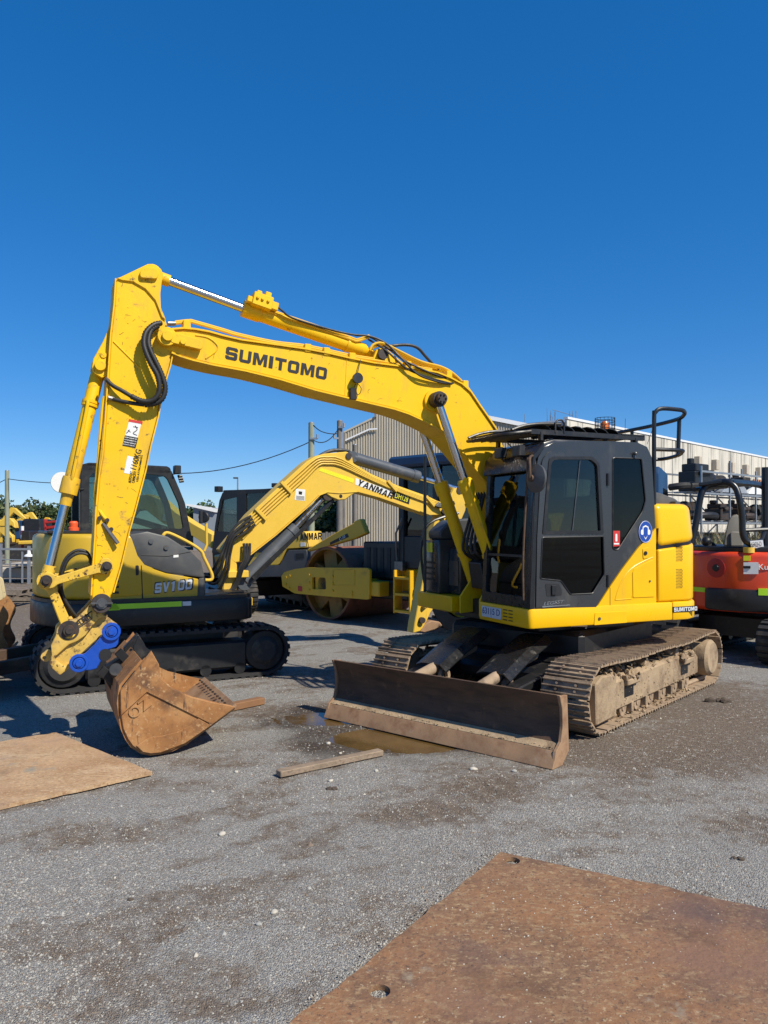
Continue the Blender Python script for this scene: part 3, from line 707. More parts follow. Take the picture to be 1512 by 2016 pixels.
# cylinder foot bracket on the boom
m = MB(); x, z = U.P(742, 703, 0)
for sy in (-1, 1): m.ext(rnd([(x+.14, z-.14), (x+.05, z+.07), (x-.06, z+.07), (x-.34, z-.12), (x-.3, z-.2), (x+.1, z-.2)], .04), sy*.085, sy*.125)
m.build('cylinder_bracket', Y_BOOM, boom, bevel=.005)
m = MB(); m.cyl((x, -.15, z), (x, .15, z), .04); m.cyl((x, .13, z), (x, .17, z), .06, n=8); m.build('pin', DSTEEL, ac)
# --- steel pipes along the boom, and hoses
m = MB()
for k, dy in enumerate((BY-.03, BY-.075)):
    dz = -k*3
    m.tube([U.V(345, 637+dz, dy), U.V(372, 634+dz, dy), U.V(384, 636+dz, dy), U.V(440, 652+dz, dy), U.V(470, 661+dz, dy), U.V(540, 676+dz, dy), U.V(606, 684+dz, dy), U.V(690, 702+dz, dy), U.V(760, 713+dz, dy), U.V(800, 722+dz, dy), U.V(850, 730+dz, dy)], .0145, 8, smooth=4)
for k in range(4):
    dy = .13-k*.075
    m.tube([U.V(728, 690+k*2, dy), U.V(736, 678+k*2, dy), U.V(755, 676+k*2, dy), U.V(790, 693+k*3, dy), U.V(830, 712+k*3, dy), U.V(868, 722+k*3, dy), U.V(892, 735+k*2, dy), U.V(915, 757+k*2, dy), U.V(927, 772+k*3, dy), U.V(932, 786, dy)], .014, 8, smooth=4)
m.build('steel_pipe', Y_PIPE, boom)
m = MB()
for px, py in ((366, 640), (603, 686), (640, 693), (690, 703), (800, 719), (880, 738), (912, 757)):
    m.nx(); p = U.V(px, py, BY-.05); m.box(p.x-.035, p.x+.035, BY-.11, BY+.012, p.z-.05, p.z+.035)
m.build('pipe_clamp', Y_BOOM, boom, bevel=.006)
def ribbed(m, pts, r, n=9, per=.026):
    P = cr(pts, 10); L = [0]
    for i in range(1, len(P)): L.append(L[-1]+(P[i]-P[i-1]).length)
    k = int(L[-1]/(per/2)); Q = []; rr = []; j = 0
    for i in range(k+1):
        s_ = L[-1]*i/k
        while j < len(L)-2 and L[j+1] < s_: j += 1
        t = (s_-L[j])/max(L[j+1]-L[j], 1e-6); Q.append(P[j].lerp(P[j+1], t)); rr.append(r if i % 2 else r*.80)
    m.tube(Q, rr, n)
hy = BY+.10
hose1 = [(336,637),(318,636),(302,640),(287,655),(283,675),(287,693),(297,716),(310,740),(314,765),(308,782),(295,790),(278,789),(258,780),(240,769),(222,759),(208,746)]
hose2 = [(334,640),(312,641),(298,650),(292,672),(296,690),(308,715),(320,742),(325,765),(319,785),(305,794),(284,797),(262,794),(240,790),(220,785)]
m = MB()
for k, h in enumerate((hose1, hose2)):
    n = len(h); ys_ = [BY-.02+(.12-.02*k)*math.sin(math.pi*min(1, (i+.6)/(n-.2)*1.0))+.02 for i in range(n)]
    pts = [U.V(*p, ys_[i]) for i, p in enumerate(h)]
    ribbed(m, pts[1:-3], .028); m.tube(pts[-4:], .019, 8, smooth=4)
m.build('arm_hose', RUBBER, ex, sharp=70)
m = MB()
for a, b, y in (((345, 637), (330, 637), BY+.01), ((214, 751), (207, 745), BY+.0), ((224, 786), (212, 783), BY)):
    m.cyl(U.V(*a, y), U.V(*b, y+.01), .022, n=8)
m.build('hose_fitting', STEEL, ex)
m = MB()
hs = [[(545, 603, .12), (556, 612, .12), (576, 626, .11), (640, 646, .1), (690, 658, .1), (728, 662, .1), (760, 676, .14), (785, 700, .22), (820, 735, .24), (850, 748, .23), (880, 755, .2), (912, 752, .12)],
      [(700, 660, .0), (730, 664, -.02), (770, 690, .1), (800, 712, .2), (850, 735, .2), (890, 748, .15), (915, 751, .05)],
      [(725, 668, .05), (760, 690, .18), (800, 725, .22), (840, 742, .22), (890, 756, .2)]]
for h in hs: m.tube([U.V(*p) for p in h], .011, 7, smooth=5)
for dy in (-.02, -.07, -.12): m.tube([U.V(745, 690, dy), U.V(765, 682, dy), U.V(800, 679, dy), U.V(822, 685, dy), U.V(838, 702, dy), U.V(856, 721, dy), U.V(864, 727, dy)], .017, 8, smooth=5)
m.build('boom_hose', RUBBER, ex)
# --- work lamp hanging on the boom side
m = MB(); q = U.V(703, 745, BY+.05); m.lathe(q-Vector((0, .045, 0)), q+Vector((0, .03, 0)), [(0, .02), (.4, .05), (1, .056)], 18)
wl = m.build('work_lamp', BLACK, ex); m = MB(); m.box(q.x+.0, q.x+.07, BY+.002, BY+.045, q.z-.22, q.z-.10); m.build('bracket', BLACK, wl, bevel=.004)
m = MB(); m.tube([U.V(710, 708, BY+.02), U.V(706, 725, BY+.03), U.V(703, 738, BY+.03)], .005, 5, smooth=3); m.tube([U.V(703, 754, BY+.04), U.V(711, 765, BY+.05), U.V(706, 777, BY+.04), U.V(696, 768, BY+.03), U.V(700, 756, BY+.03)], .004, 5, smooth=4); m.build('wire', RUBBER, wl)
# --- arm (stick)
AY = .165
la = U.PP([(229,549),(226,600),(219,659),(214,738),(209,817),(203,897),(196,939),(190,1005),(188,1059),(184,1118),(181,1172)], AY)
ra = U.PP([(218,1172),(222,1166),(238,1112),(253,1047),(265,1005),(286,925),(295,880),(311,817),(315,791),(326,746),(334,720),(338,700),(336,660),(326,631),(317,606),(316,579),(318,553)], AY)
tpx, tpz = U.P(299, 541, AY)
outa = la+[U.P(184, 1196, AY), U.P(200, 1206, AY), U.P(214, 1198, AY)]+ra+[(tpx+.105*math.cos(R(a)), tpz+.105*math.sin(R(a))) for a in (180, 150, 120, 95, 70)]
m = MB(); m.ext(outa, -AY, AY); arm = m.build('arm', Y_ARM, ex, bevel=.01)
m = MB()
strip(m, la, .012, -AY-.018, AY+.018); m.nx(); strip(m, ra[1:12], .012, -AY-.018, AY+.018); m.build('flange', Y_ARM, arm)
m = MB()
m.ext([U.P(*p, AY) for p in ((229,549),(286,531),(300,524),(316,530),(321,541),(318,556),(315,580),(316,606),(326,631),(318,625),(305,592),(286,570),(262,556),(240,553))], AY+.0, AY+.02)
for sy in (1, -1): m.nx(); boss(m, tpx, tpz, sy*(AY+.0205), .055, sy*.03)
x, z = U.P(284, 543, AY)
m.nx(); m.ext(rnd([(tpx+.05, tpz+.05), (x+.045, z+.035), (x+.045, z-.04), (tpx+.05, tpz-.055), (tpx-.05, tpz-.05), (tpx-.05, tpz+.05)], .04), AY+.02, AY+.055)
m.build('gusset', Y_ARM, arm, bevel=.005)
m = MB(); m.tube([U.V(223, 672, AY+.002), U.V(277, 726, AY+.002)], .007, 6); m.build('weld_seam', Y_ARM, arm)
# bucket cylinder bracket on the front of the arm
m = MB(); bkx, bkz = U.P(197, 720, .12)
brk = U.PP([(222,628),(203,672),(184,706),(181,722),(186,735),(201,744),(215,738),(219,660)], .12)
for sy in (1, -1): m.ext(brk, sy*.075, sy*.115); boss(m, bkx, bkz, sy*.115, .05, sy*.03)
x, z = U.P(203, 700, .12); boss(m, x, z, .115, .03, .03); m.ext(rnd([(bkx+.055, bkz-.03), (bkx-.04, bkz-.05), (x-.035, z+.02), (x+.02, z+.035)], .03), .115, .135)
m.build('cylinder_bracket', Y_ARM, arm, bevel=.005)
# --- bucket cylinder
p0 = U.V(196, 721, 0); p1 = U.V(91, 1143, 0); d = p1-p0; g0 = .565
m = MB(); m.cyl(p0-Vector((0, .07, 0)), p0+Vector((0, .07, 0)), .07); m.lathe(p0+d*.03, p0+d*.62, [(0, .05), (.03, .062), (.84, .062), (.84, .075), (.86, .08), (.97, .08), (.97, .055), (1.06, .05)], 24)
for t in (.165, .18): m.ring(p0+d*t, p0+d*(t+.012), .075, .05)
m.tube([p0+d*.17+Vector((.03, .07, 0)), p0+d*.22+Vector((.02, .075, 0)), p0+d*.5+Vector((.0, .075, 0)), p0+d*.54+Vector((.0, .06, 0))], .016, 8, smooth=4)
bc = m.build('bucket_cylinder', Y_ARM, ex)
m = MB(); m.cyl(p0+d*.62, p1-d.normalized()*.1, .04, n=24); m.build('rod', CHROME, bc)
m = MB(); m.cyl(p1-d.normalized()*.14, p1-d.normalized()*.03, .055, .06); m.cyl(p1-Vector((0, .06, 0)), p1+Vector((0, .06, 0)), .08); m.build('rod_eye', Y_OLD, bc)
# steel pipe beside the arm
m = MB(); m.tube([U.V(207, 781, AY-.02), U.V(202, 800, AY-.03), U.V(192, 925, AY-.04), U.V(188, 985, AY-.04), U.V(199, 1010, AY+.0), U.V(210, 1024, AY+.02)], .016, 8, smooth=4)
m.tube([U.V(206, 830, AY+.005), U.V(197, 910, AY+.005), U.V(187, 1035, AY+.005)], .008, 6)
m.build('arm_pipe', Y_ARM, arm)
m = MB(); m.tube([U.V(203, 1030, AY), U.V(217, 1050, AY+.03), U.V(232, 1070, AY+.05)], .02, 8); m.build('hose_stub', STEEL, arm)
m = MB()
for px, py in ((211, 1024), (219, 1042), (196, 1020)): m.cyl(U.V(px, py, AY), U.V(px, py, AY+.035), .02, n=8)
m.build('hose_port', DSTEEL, arm)
m = MB(); m.tube([U.V(180, 1108, .06), U.V(172, 1092, .07), U.V(152, 1090, .07), U.V(132, 1105, .07), U.V(121, 1140, .06), U.V(124, 1172, .05), U.V(140, 1200, .04), U.V(152, 1215, .03)], .014, 8, smooth=5)
m.tube([U.V(180, 1112, .02), U.V(172, 1088, .03), U.V(150, 1084, .03), U.V(128, 1102, .03), U.V(117, 1140, .02), U.V(120, 1175, .02), U.V(148, 1218, .0)], .014, 8, smooth=5)
m.build('hitch_hose', RUBBER, ex)
# --- bucket linkage
def pinhead(m, px, py, y, r, h):
    q = U.V(px, py, y); m.cyl(q, q+Vector((0, h, 0)), r, n=24); m.cyl(q+Vector((0, h, 0)), q+Vector((0, h+.018, 0)), r*.62, n=16); return q
m = MB(); LY = .17
for sy in (1, -1):
    y0, y1 = (LY, LY+.05) if sy > 0 else (-LY-.05, -LY)
    m.ext(rnd(U.PP([(86,1127),(100,1126),(112,1135),(196,1108),(198,1100),(212,1097),(223,1108),(222,1122),(206,1132),(196,1127),(113,1150),(104,1158),(86,1158),(76,1143)], LY), .03), y0, y1)
lk = m.build('guide_link', Y_OLD, ex, bevel=.006)
m = MB(); pinhead(m, 210, 1115, LY+.05, .045, .03); m.nx(); pinhead(m, 91, 1143, LY+.05, .05, .03); m.cyl(U.V(91, 1143, -.22), U.V(91, 1143, .22), .035); m.build('pin', DSTEEL, lk, bevel=.003)
m = MB()
m.ext(U.PP([(78,1143),(86,1158),(94,1166),(122,1237),(128,1252),(142,1252),(147,1238),(139,1222),(112,1160),(108,1146),(104,1130),(90,1126)], .1), -.1, .14)
m.cyl(U.V(135, 1242, -.16), U.V(135, 1242, .16), .075); m.build('tipping_link', Y_OLD, ex, bevel=.008)
m = MB(); m.cyl(U.V(200, 1188, -.21), U.V(200, 1188, AY+.01), .085); m.cyl(U.V(200, 1188, AY+.01), U.V(200, 1188, AY+.07), .088, n=26)
abos = m.build('arm_end_boss', DSTEEL, arm, bevel=.004)
m = MB(); pinhead(m, 200, 1188, AY+.07, .05, .02); q = U.V(200, 1188, AY+.1); m.bar(q+Vector((.09, .0, .005)), q-Vector((.095, .0, -.0)), .014, .014); m.build('pin', STEEL, abos)
# --- quick hitch
hz = lambda L, y: U.PP([(x/6.3, 1180+y_/6.3) for x, y_ in L], y)
HB = .16
qb = hz([(1160,20),(1170,140),(1330,180),(1340,225),(1230,240),(1150,330),(1060,450),(960,520),(860,560),(790,620),(700,700),(680,740),(800,830),(870,790),(880,840),(745,945),(650,860),(610,790),(640,690),(630,570),(690,450),(700,370),(780,290),(870,255),(950,240),(1060,130)], HB)
m = MB()
for sy in (1, -1): m.ext(qb, sy*.10, sy*HB)
inner = hz([(1150,100),(1300,200),(1420,290),(1480,330),(1480,400),(1300,430),(1170,530),(1010,680),(900,730),(850,820),(760,880),(680,800),(680,640),(760,420),(900,300)], .1)
hit = m.build('quick_hitch', Y_HITCH, ex, bevel=.014, seg=2)
m = MB(); m.ext(inner, -.11, .11)
m.build('hitch_body', Y_HITCH, hit, bevel=.01)
m = MB(); q = U.V(135.5, 1241, HB); m.cyl(q, q+Vector((0, .006, 0)), .088, n=24); m.build('pin_recess', DSTEEL, hit)
m = MB(); q = U.V(135.5, 1241, HB); m.cyl(q, q+Vector((0, .04, 0)), .05, n=20); m.cyl(q, q+Vector((0, .055, 0)), .03, n=14); m.build('pin', DSTEEL, hit, bevel=.003)
m = MB(); m.holey([rnd(hz([(620,600),(640,690),(600,770),(520,760),(500,710),(520,670)], 0), .03), [(a, b) for a, b in [(U.P(87.3, 1294, 0)[0]+.017*math.cos(R(k*30)), U.P(87.3, 1294, 0)[1]+.017*math.sin(R(k*30))) for k in range(12)]]], -.02, .03)
m.build('lifting_eye', Y_HITCH, hit)
p, q = U.V(158, 1232, HB+.002), U.V(181, 1201, HB+.002)
m = MB(); d_ = (q-p); nn_ = Vector((-d_.z, 0, d_.x)).normalized(); nn_ = -nn_ if nn_.z < 0 else nn_
p = U.V(153, 1222, HB+.002); q = U.V(181, 1203, HB+.002); d_ = q-p; dn_ = Vector((0, 0, -1))*.07
m.tube([p, q, q+dn_, p+dn_], .006, 5, closed=True); m.build('cast_frame', DSTEEL, hit)
text('cast_lettering', 'ELMB', DSTEEL, hit, p+dn_*.82+d_*.06, d_, (0, 0, 1), .048, d_.length*.9, .008, bold=.01)
# --- blue tilt bracket and tilting bucket
bl = hz([(1300,400),(1340,330),(1400,318),(1455,350),(1475,410),(1470,530),(1440,590),(1330,625),(1240,670),(1232,720),(1255,755),(1200,860),(1120,880),(980,885),(900,850),(885,790),(900,740),(960,705),(1060,670),(1180,560)], .2)
m = MB()
for sy in (1, -1): m.ext(bl, sy*.165, sy*.205)
m.ext(hz([(1250,500),(1460,420),(1465,560),(1230,700),(1120,860),(960,870),(1000,720),(1180,600)], .15), -.16, .16)
tb = m.build('tilt_bracket', BLUE, ex, bevel=.006)
m = MB()
for px, py in ((219, 1243), (155, 1305)):
    m.nx(); q = U.V(px, py, .205); m.ring(q, q+Vector((0, .03, 0)), .082, .055); m.cyl(q, q+Vector((0, .035, 0)), .05, n=20); m.cyl(q+Vector((0, .035, 0)), q+Vector((0, .05, 0)), .034, n=6)
m.build('pin', BLUE, tb, bevel=.004)
m = MB(); q = U.V(207, 1289, .2); m.cyl(q, q+Vector((0, .008, 0)), .055, n=22); m.build('grease_recess', DARKIN, tb)
m = MB()
def tbar(a, b, wd, h, y): m.bar(U.V(*a, y), U.V(*b, y), wd, h, up=(0, 1, 0))
tbar((232, 1282), (262, 1312), .08, .05, .12); tbar((197, 1318), (232, 1345), .09, .04, .16); tbar((225, 1300), (255, 1345), .2, .16, 0); tbar((215, 1330), (242, 1378), .10, .3, -.05)
m.cyl(U.V(228, 1318, .3), U.V(236, 1345, -.4), .06); m.cyl(U.V(244, 1300, -.1), U.V(258, 1330, -.1), .05)
m.ext(U.PP([(243,1275),(270,1246),(281,1262),(292,1284),(262,1318),(246,1300)], -.15), -.19, -.11); m.ext(U.PP([(262,1275),(272,1250),(282,1270),(300,1285),(270,1300)], .1), .06, .1)
m.build('tilt_knuckle', BLACK, ex, bevel=.005)
m = MB(); m.ext(rnd(U.PP([(232,1330),(240,1322),(243,1340),(241,1352),(231,1353)], .34), .01), .33, .345); m.build('white_tag', WHITEP, ex)
m = MB(); m.tube([U.V(232, 1312, .1), U.V(242, 1320, .25), U.V(256, 1322, .3), U.V(262, 1335, .3)], .012, 7, smooth=4); m.build('tilt_hose', RUBBER, ex)
BN, BF = .70, -.66
side = U.PP([(298,1281),(313,1308),(317,1334),(340,1355),(378,1372),(420,1382),(464,1391),(440,1409),(415,1428),(364,1464),(340,1476),(316,1482),(297,1484),(280,1481),(262,1469),(252,1455),(243,1435),(238,1405),(236,1385),(237,1359)], BN)
m = MB(); m.ext(side, BN-.025, BN); bk = m.build('bucket', RUST, ex, bevel=.004)
back = U.PP([(464,1391),(440,1409),(415,1428),(364,1464),(340,1476),(316,1482),(297,1484),(280,1481),(262,1469),(252,1455),(243,1435),(238,1405),(236,1385),(240,1352),(262,1325),(282,1303)], BN)
m = MB(); strip(m, back, -.022, BF+.02, BN-.024)
m.build('shell', RUST, bk)
m = MB(); m.ext(side, BF, BF+.025); m.build('far_end_plate', RUST, bk)
# wear plates on the near end
m = MB()
m.ext(U.PP([(298,1283),(312,1308),(316,1335),(340,1356),(378,1373),(420,1383),(463,1391),(417,1426),(289,1362),(238,1408),(237,1360)], BN), BN+.001, BN+.016)
m.ext(U.PP([(268,1468),(292,1452),(320,1448),(350,1440),(378,1426),(390,1414),(415,1428),(364,1463),(316,1481),(297,1483),(281,1480)], BN), BN+.001, BN+.013)
m.build('wear_plate', RUST, bk, bevel=.004)
m = MB(); strip(m, U.PP([(466,1390),(414,1429)], BN), .03, BF-.01, BN+.012); m.build('cutting_edge', RUSTL, bk, bevel=.003)
m = MB(); lp = U.P(452, 1396, BN)
for k in range(12): y = BN-.1-k*.105; m.cyl((lp[0]+.02, y, lp[1]+.030), (lp[0]+.02, y, lp[1]+.045), .013, n=8)
m.build('edge_bolt', DSTEEL, bk)
q = U.V(258, 1400, BN+.002); text('raised_lettering', 'OZ', RUST, bk, U.V(262, 1417, BN+.002), U.V(301, 1386, BN)-U.V(262, 1417, BN), U.V(252, 1392, BN)-U.V(262, 1417, BN), .10, .20, .02, bold=.015)
# --- warning stickers on the arm
def sticker(parent, pts, y, mat, th=.0022, nm='sticker'):
    m = MB(); m.ext(U.PP(pts, y), y, y+th); return m.build(nm, mat, parent)
sa = sticker(arm, [(254,829),(278,834),(266,881),(241,876)], AY, WHITE)
sticker(sa, [(254,825),(281,830),(280,835),(253,830)], AY+.001, REDS, .003, 'red_band'); sticker(sa, [(246,857),(272,862),(267,882),(241,877)], AY+.0012, INK, .003, 'black_band')
u_ = U.V(272, 862, AY)-U.V(246, 857, AY)
for k, tx in enumerate(('KEEP CLEAR OF', 'ATTACHMENT TO', 'PREVENT SERIOUS', 'BODILY INJURY')):
    text('print', tx, WHITEP, sa, U.V(246-k*1.25, 861.5+k*4.6, AY+.0046), u_, (0, 0, 1), .010, u_.length*.9, .0006, bold=.02)
m = MB()
m.tube([U.V(266, 838, AY+.003), U.V(270, 846, AY+.003), U.V(262, 853, AY+.003), U.V(270, 857, AY+.003)], .0035, 5, smooth=3); m.tube([U.V(255, 846, AY+.003), U.V(252, 850, AY+.003), U.V(249, 853, AY+.003)], .004, 5); m.tube([U.V(252, 847, AY+.003), U.V(257, 851, AY+.003)], .003, 5); m.tube([U.V(262, 840, AY+.003), U.V(272, 842, AY+.003)], .003, 5); m.build('pictogram', INK, sa)
st = sticker(arm, [(251,897),(263,900),(259,934),(244,931)], AY, WHITE)
m = MB(); m.box(0, .05, 0, .001, 0, .01)
up_ = U.V(289, 893, AY)-U.V(279, 948, AY)                       # lettering runs up the arm
lf_ = U.V(240, 940, AY)-U.V(262, 946, AY)
text('lettering', '1160KG', INK, arm, U.V(268, 925, AY+.003), U.V(279, 889, AY)-U.V(268, 925, AY), lf_, .055, .19, .002, bold=.008)
text('lettering', 'AUTO LIFT', INK, arm, U.V(258, 951, AY+.003), up_, lf_, .026, .11, .002, bold=.008)
text('lettering', 'CAPACITY', INK, arm, U.V(265, 951, AY+.003), up_, lf_, .026, .11, .002, bold=.008)
text('lettering', 'LESS ATTACHMENTS', INK, arm, U.V(272, 948, AY+.003), up_, lf_, .018, .25, .002, bold=.01)

# scratches and grease streaks worn into the paint
SCR = mk('scratch_dark', (.10, .065, .025), .7, var=.3, vs=20); GRS = mk('grease_stain', (.045, .03, .018), .45, var=.3, vs=14)
rs = random.Random(77)
def scratches(parent, n, box, y, seed):
    rs = random.Random(seed); m = MB()
    for k in range(n):
        px, py = rs.uniform(box[0], box[1]), rs.uniform(box[2], box[3]); a = rs.uniform(0, 6.28); L_ = rs.uniform(3, 14); pts = [(px, py)]
        for j in range(3): a += rs.uniform(-.6, .6); pts.append((pts[-1][0]+math.cos(a)*L_/3, pts[-1][1]+math.sin(a)*L_/3))
        m.tube([U.V(*p, y+.0006) for p in pts], rs.uniform(.0009, .0022), 4)
    m.build('scratch', SCR, parent, kind='stuff')
scratches(arm, 14, (232, 300, 560, 700), AY, 1); scratches(arm, 8, (215, 275, 900, 1050), AY, 2); scratches(arm, 18, (190, 240, 1040, 1160), AY, 4); scratches(boom, 7, (690, 850, 725, 800), BY, 3); scratches(boom, 6, (420, 660, 685, 735), BY, 5)
# --- slewing house: deck, cab, counterweight
ZD0, ZD1 = .985, 1.185; CY = 1.2
m = MB(); m.extz(rnd([(1.15, .26), (1.15, 1.215), (-.76, 1.215), (-.76, .26)], [.02, .06, .0, .02]), ZD0, ZD1)
deck = m.build('deck_skirt', Y_BODY, ex, bevel=.018, seg=2)
cwp = [(-.765, 1.215), (-1.0, 1.21), (-1.17, 1.13), (-1.32, .95), (-1.43, .6), (-1.48, .2), (-1.48, -.2), (-1.43, -.6), (-1.32, -.95), (-1.17, -1.13), (-1.0, -1.21), (-.765, -1.215)]
m = MB(); m.extz(cwp, ZD0-.005, ZD1); cws = m.build('counterweight_skirt', Y_BODY, ex, bevel=.02, seg=2)
m = MB(); m.extz([(.95, -1.2), (.95, .25), (-.76, .25), (-.76, -1.2)], 1.0, 1.17); m.extz([(-.5, -.9), (.8, -.9), (.8, .9), (-.5, .9)], .9, 1.0); m.build('deck_frame', BLACK, ex, bevel=.01)
m = MB(); m.cyl((0, 0, .66), (0, 0, .92), .58, n=40); m.build('slew_ring', BLACK, ex)
m = MB(); q = Vector((.33, .95, .955)); m.cyl(q-Vector((.1, 0, 0)), q+Vector((.12, 0, 0)), .035, n=14); m.bar(q+Vector((-.1, 0, -.04)), q+Vector((-.1, 0, .06)), .02, .02); m.build('drain_pipe', CHROME, ex)
# skirt hatch, seam and lettering
dk = lambda px, py: U.V(px, py, 1.215)
m = MB(); m.ext(rnd(U.PP([(1171,1206),(1233,1203),(1234,1226),(1169,1231)], 1.215), .012), 1.215, 1.222); hd = m.build('skirt_hatch', Y_BODY, deck, bevel=.003)
m = MB(); q = dk(1179, 1218); m.cyl(q, q+Vector((0, .014, 0)), .017, n=14); m.build('lock', STEEL, hd)
m = MB(); a, b = U.P(1325, 1193, 1.215), U.P(1373, 1205, 1.215); m.ext([(a[0], b[1]+.012), (a[0], a[1]-.01), (b[0], a[1]-.012), (b[0], b[1]+.012)], 1.20, 1.219); lp_ = m.build('badge', INK, cws)
block('lettering', 'SUMITOMO', PLATE, cws, (a[0]-.01, 1.2192, b[1]+.02), (-1, 0, 0), (0, 0, 1), .045, abs(b[0]-a[0])-.02, .002)
# number plate and vents on the front of the skirt
FXN = 1.15
y0, z0 = U.X(950, 1192, FXN); y1, z1 = U.X(988, 1222, FXN)
m = MB(); m.extx(rnd([(y0-.0, z1+.01), (y1, z1+.01), (y1, z0-.0), (y0, z0)], .012), FXN+.002, FXN+.012); npl = m.build('number_plate', PLATE, ex, bevel=.002)
text('characters', '63115 D', PLATEB, npl, (FXN+.0135, y0+.02, z1+.045), (0, 1, 0), (0, 0, 1), (z0-z1)*.55, abs(y1-y0)-.04, .002, bold=.004)
m = MB()
for k in range(4):
    for j in range(2): m.nx(); y = y1+.03+j*.10; m.box(FXN+.001, FXN+.004, y, y+.075, ZD1-.05-k*.035, ZD1-.04-k*.035)
m.build('vent_slot', INK, deck)
# right-hand front platform, tool box and steps
m = MB(); m.box(.95, 1.18, -1.2, -.32, 1.0, 1.19); m.build('platform', Y_BODY, ex, bevel=.015)
m = MB(); m.box(.3, 1.14, -1.08, -.70, 1.19, 1.86); m.ext([(.3, 1.19), (1.0, 1.19), (1.0, 1.75), (.3, 2.0)], -.695, -.42); tb_ = m.build('tool_box', GREY, ex, bevel=.03, seg=2)
m = MB(); m.box(1.001, 1.01, -.67, -.45, 1.3, 1.6); m.build('notice_sheet', STEEL, tb_)
m = MB()
for k in range(4): m.nx(); m.box(1.14, 1.146, -1.02, -.80, 1.35+k*.07, 1.375+k*.07)
m.build('vent_slot', INK, tb_)
m = MB(); m.ext(rnd([(.3, 1.86), (1.1, 1.86), (1.12, 1.95), (.95, 2.10), (.3, 2.15)], .08), -1.04, -.72); sb_ = m.build('side_hood', GREYT, ex, bevel=.02)
m = MB(); q = Vector((1.125, -1.0, 1.97)); m.box(1.139, 1.147, -1.0, -.86, 1.70, 1.82); m.build('warning_label', Y_FLUO, tb_)
m = MB(); m.tube([(1.2, -.95, 1.2), (1.2, -.95, 2.9)], .02, 8); m.build('mirror_pole', SATIN, ex)
m = MB(); m.tube([(1.1, -1.12, 1.2), (1.15, -1.15, 1.7), (1.05, -1.15, 2.05), (.6, -1.15, 2.2)], .018, 8, smooth=4); m.build('grab_rail', SATIN, ex)
m = MB(); m.ext([(-.75, 1.19), (.3, 1.19), (.3, 2.05), (-.75, 2.25)], -1.19, -.3); m.build('tank_cover', Y_BODY, ex, bevel=.04, seg=2)
# boom foot brackets
m = MB()
for sy in (1, -1): m.nx(); m.ext([(-.1, 1.1), (1.12, 1.0), (1.12, 1.2), (.62, 1.85), (.25, 1.9), (-.1, 1.5)], sy*.205, sy*.235)
m.build('boom_bracket', Y_BOOM, ex, bevel=.006)
m = MB(); m.ext([(.75, 1.3), (1.0, 1.3), (1.05, 1.6), (.8, 1.75)], -.15, .12); m.cyl((.9, .0, 1.6), (1.1, .05, 1.75), .05); m.build('hose_manifold', BLACK, ex, bevel=.01)
m = MB()
for k in range(4): m.nx(); m.tube([(.9, -.12+k*.08, 1.6), (1.12, -.14+k*.09, 1.75), (1.05, -.12+k*.07, 2.1), (.95, -.1+k*.06, 2.45)], .018, 8, smooth=5)
m.build('foot_hose', RUBBER, ex)
# --- cab
co = U.PP([(1043,1199),(1046,1100),(1050,1000),(1055,925),(1060,900),(1072,881),(1092,871),(1140,868),(1199,868.5),(1255,871),(1274,880),(1283,900),(1288,986),(1290,1038),(1254,1079),(1223,1120),(1199,1155),(1173,1196)], CY)
do = rnd(U.PP([(1054,1196),(1056,1060),(1063,935),(1066,905),(1082,887),(1105,884.5),(1183,883),(1193,890),(1196,1000),(1198,1151),(1172,1195)], CY), [.0,0,0,.05,.05,.0,.04,.04,0,0,0])
rw = rnd(U.PP([(1206,901),(1263,903),(1271,986),(1265,1007),(1216,1083),(1206,1081)], CY), .03)
def inset(poly, d):
    c_ = sum((Vector(p) for p in poly), Vector((0, 0)))/len(poly)
    return [tuple(c_+(Vector(p)-c_)*(1-d/max((Vector(p)-c_).length, .01))) for p in poly]
m = MB(); m.holey([co, inset(do, .018), rw], CY-.05, CY)
cab = m.build('cab', GREY, ex, sharp=40)
m = MB(); uw = rnd(U.PP([(1084,905),(1160,905),(1173,914),(1180,1045),(1072,1045)], CY), [.06,.02,.05,.015,.015]); lw = rnd(U.PP([(1066,1058),(1186,1056),(1188,1131),(1165,1168),(1121,1170),(1102,1143),(1062,1139)], CY), .02)
m.holey([do, uw, lw], CY-.02, CY+.014); door = m.build('door', GREY, ex, sharp=40)
m = MB(); uf = rnd(U.PP([(1079,899),(1163,899),(1178,912),(1186,1051),(1066,1051)], CY), [.06,.02,.05,.015,.015]); m.holey([uf, uw], CY+.014, CY+.022); m.build('window_frame', BLACK, door)
m = MB(); m.tube([(x, CY+.016, z) for x, z in lw], .007, 6, closed=True); m.build('window_seal', BLACK, door)
m = MB(); m.ext(uw, CY-.006, CY-.001); m.build('upper_pane', GLASSS, door)
m = MB(); m.ext(lw, CY-.006, CY-.001); m.build('lower_pane', GLASSD, door)
m = MB(); m.tube([U.V(1142, 906, CY+.004), U.V(1127, 1044, CY+.004)], .006, 6); m.build('sash_bar', STEEL, door)
m = MB(); m.ext(rnd(U.PP([(1072,1149),(1098,1149),(1104,1160),(1104,1172),(1074,1174)], CY), .015), CY+.012, CY+.017); dh = m.build('door_handle', DARKIN, door)
m = MB(); m.ext(rnd(U.PP([(1083,1152),(1092,1152),(1092,1171),(1083,1171)], CY), .006), CY+.017, CY+.035); m.build('lever', BLACK, dh, bevel=.004)
m = MB()
for py in (932, 1132): m.nx(); m.cyl(U.V(1197, py, CY+.02), U.V(1197, py+24, CY+.02), .016, n=10)
m.build('hinge', BLACK, door)
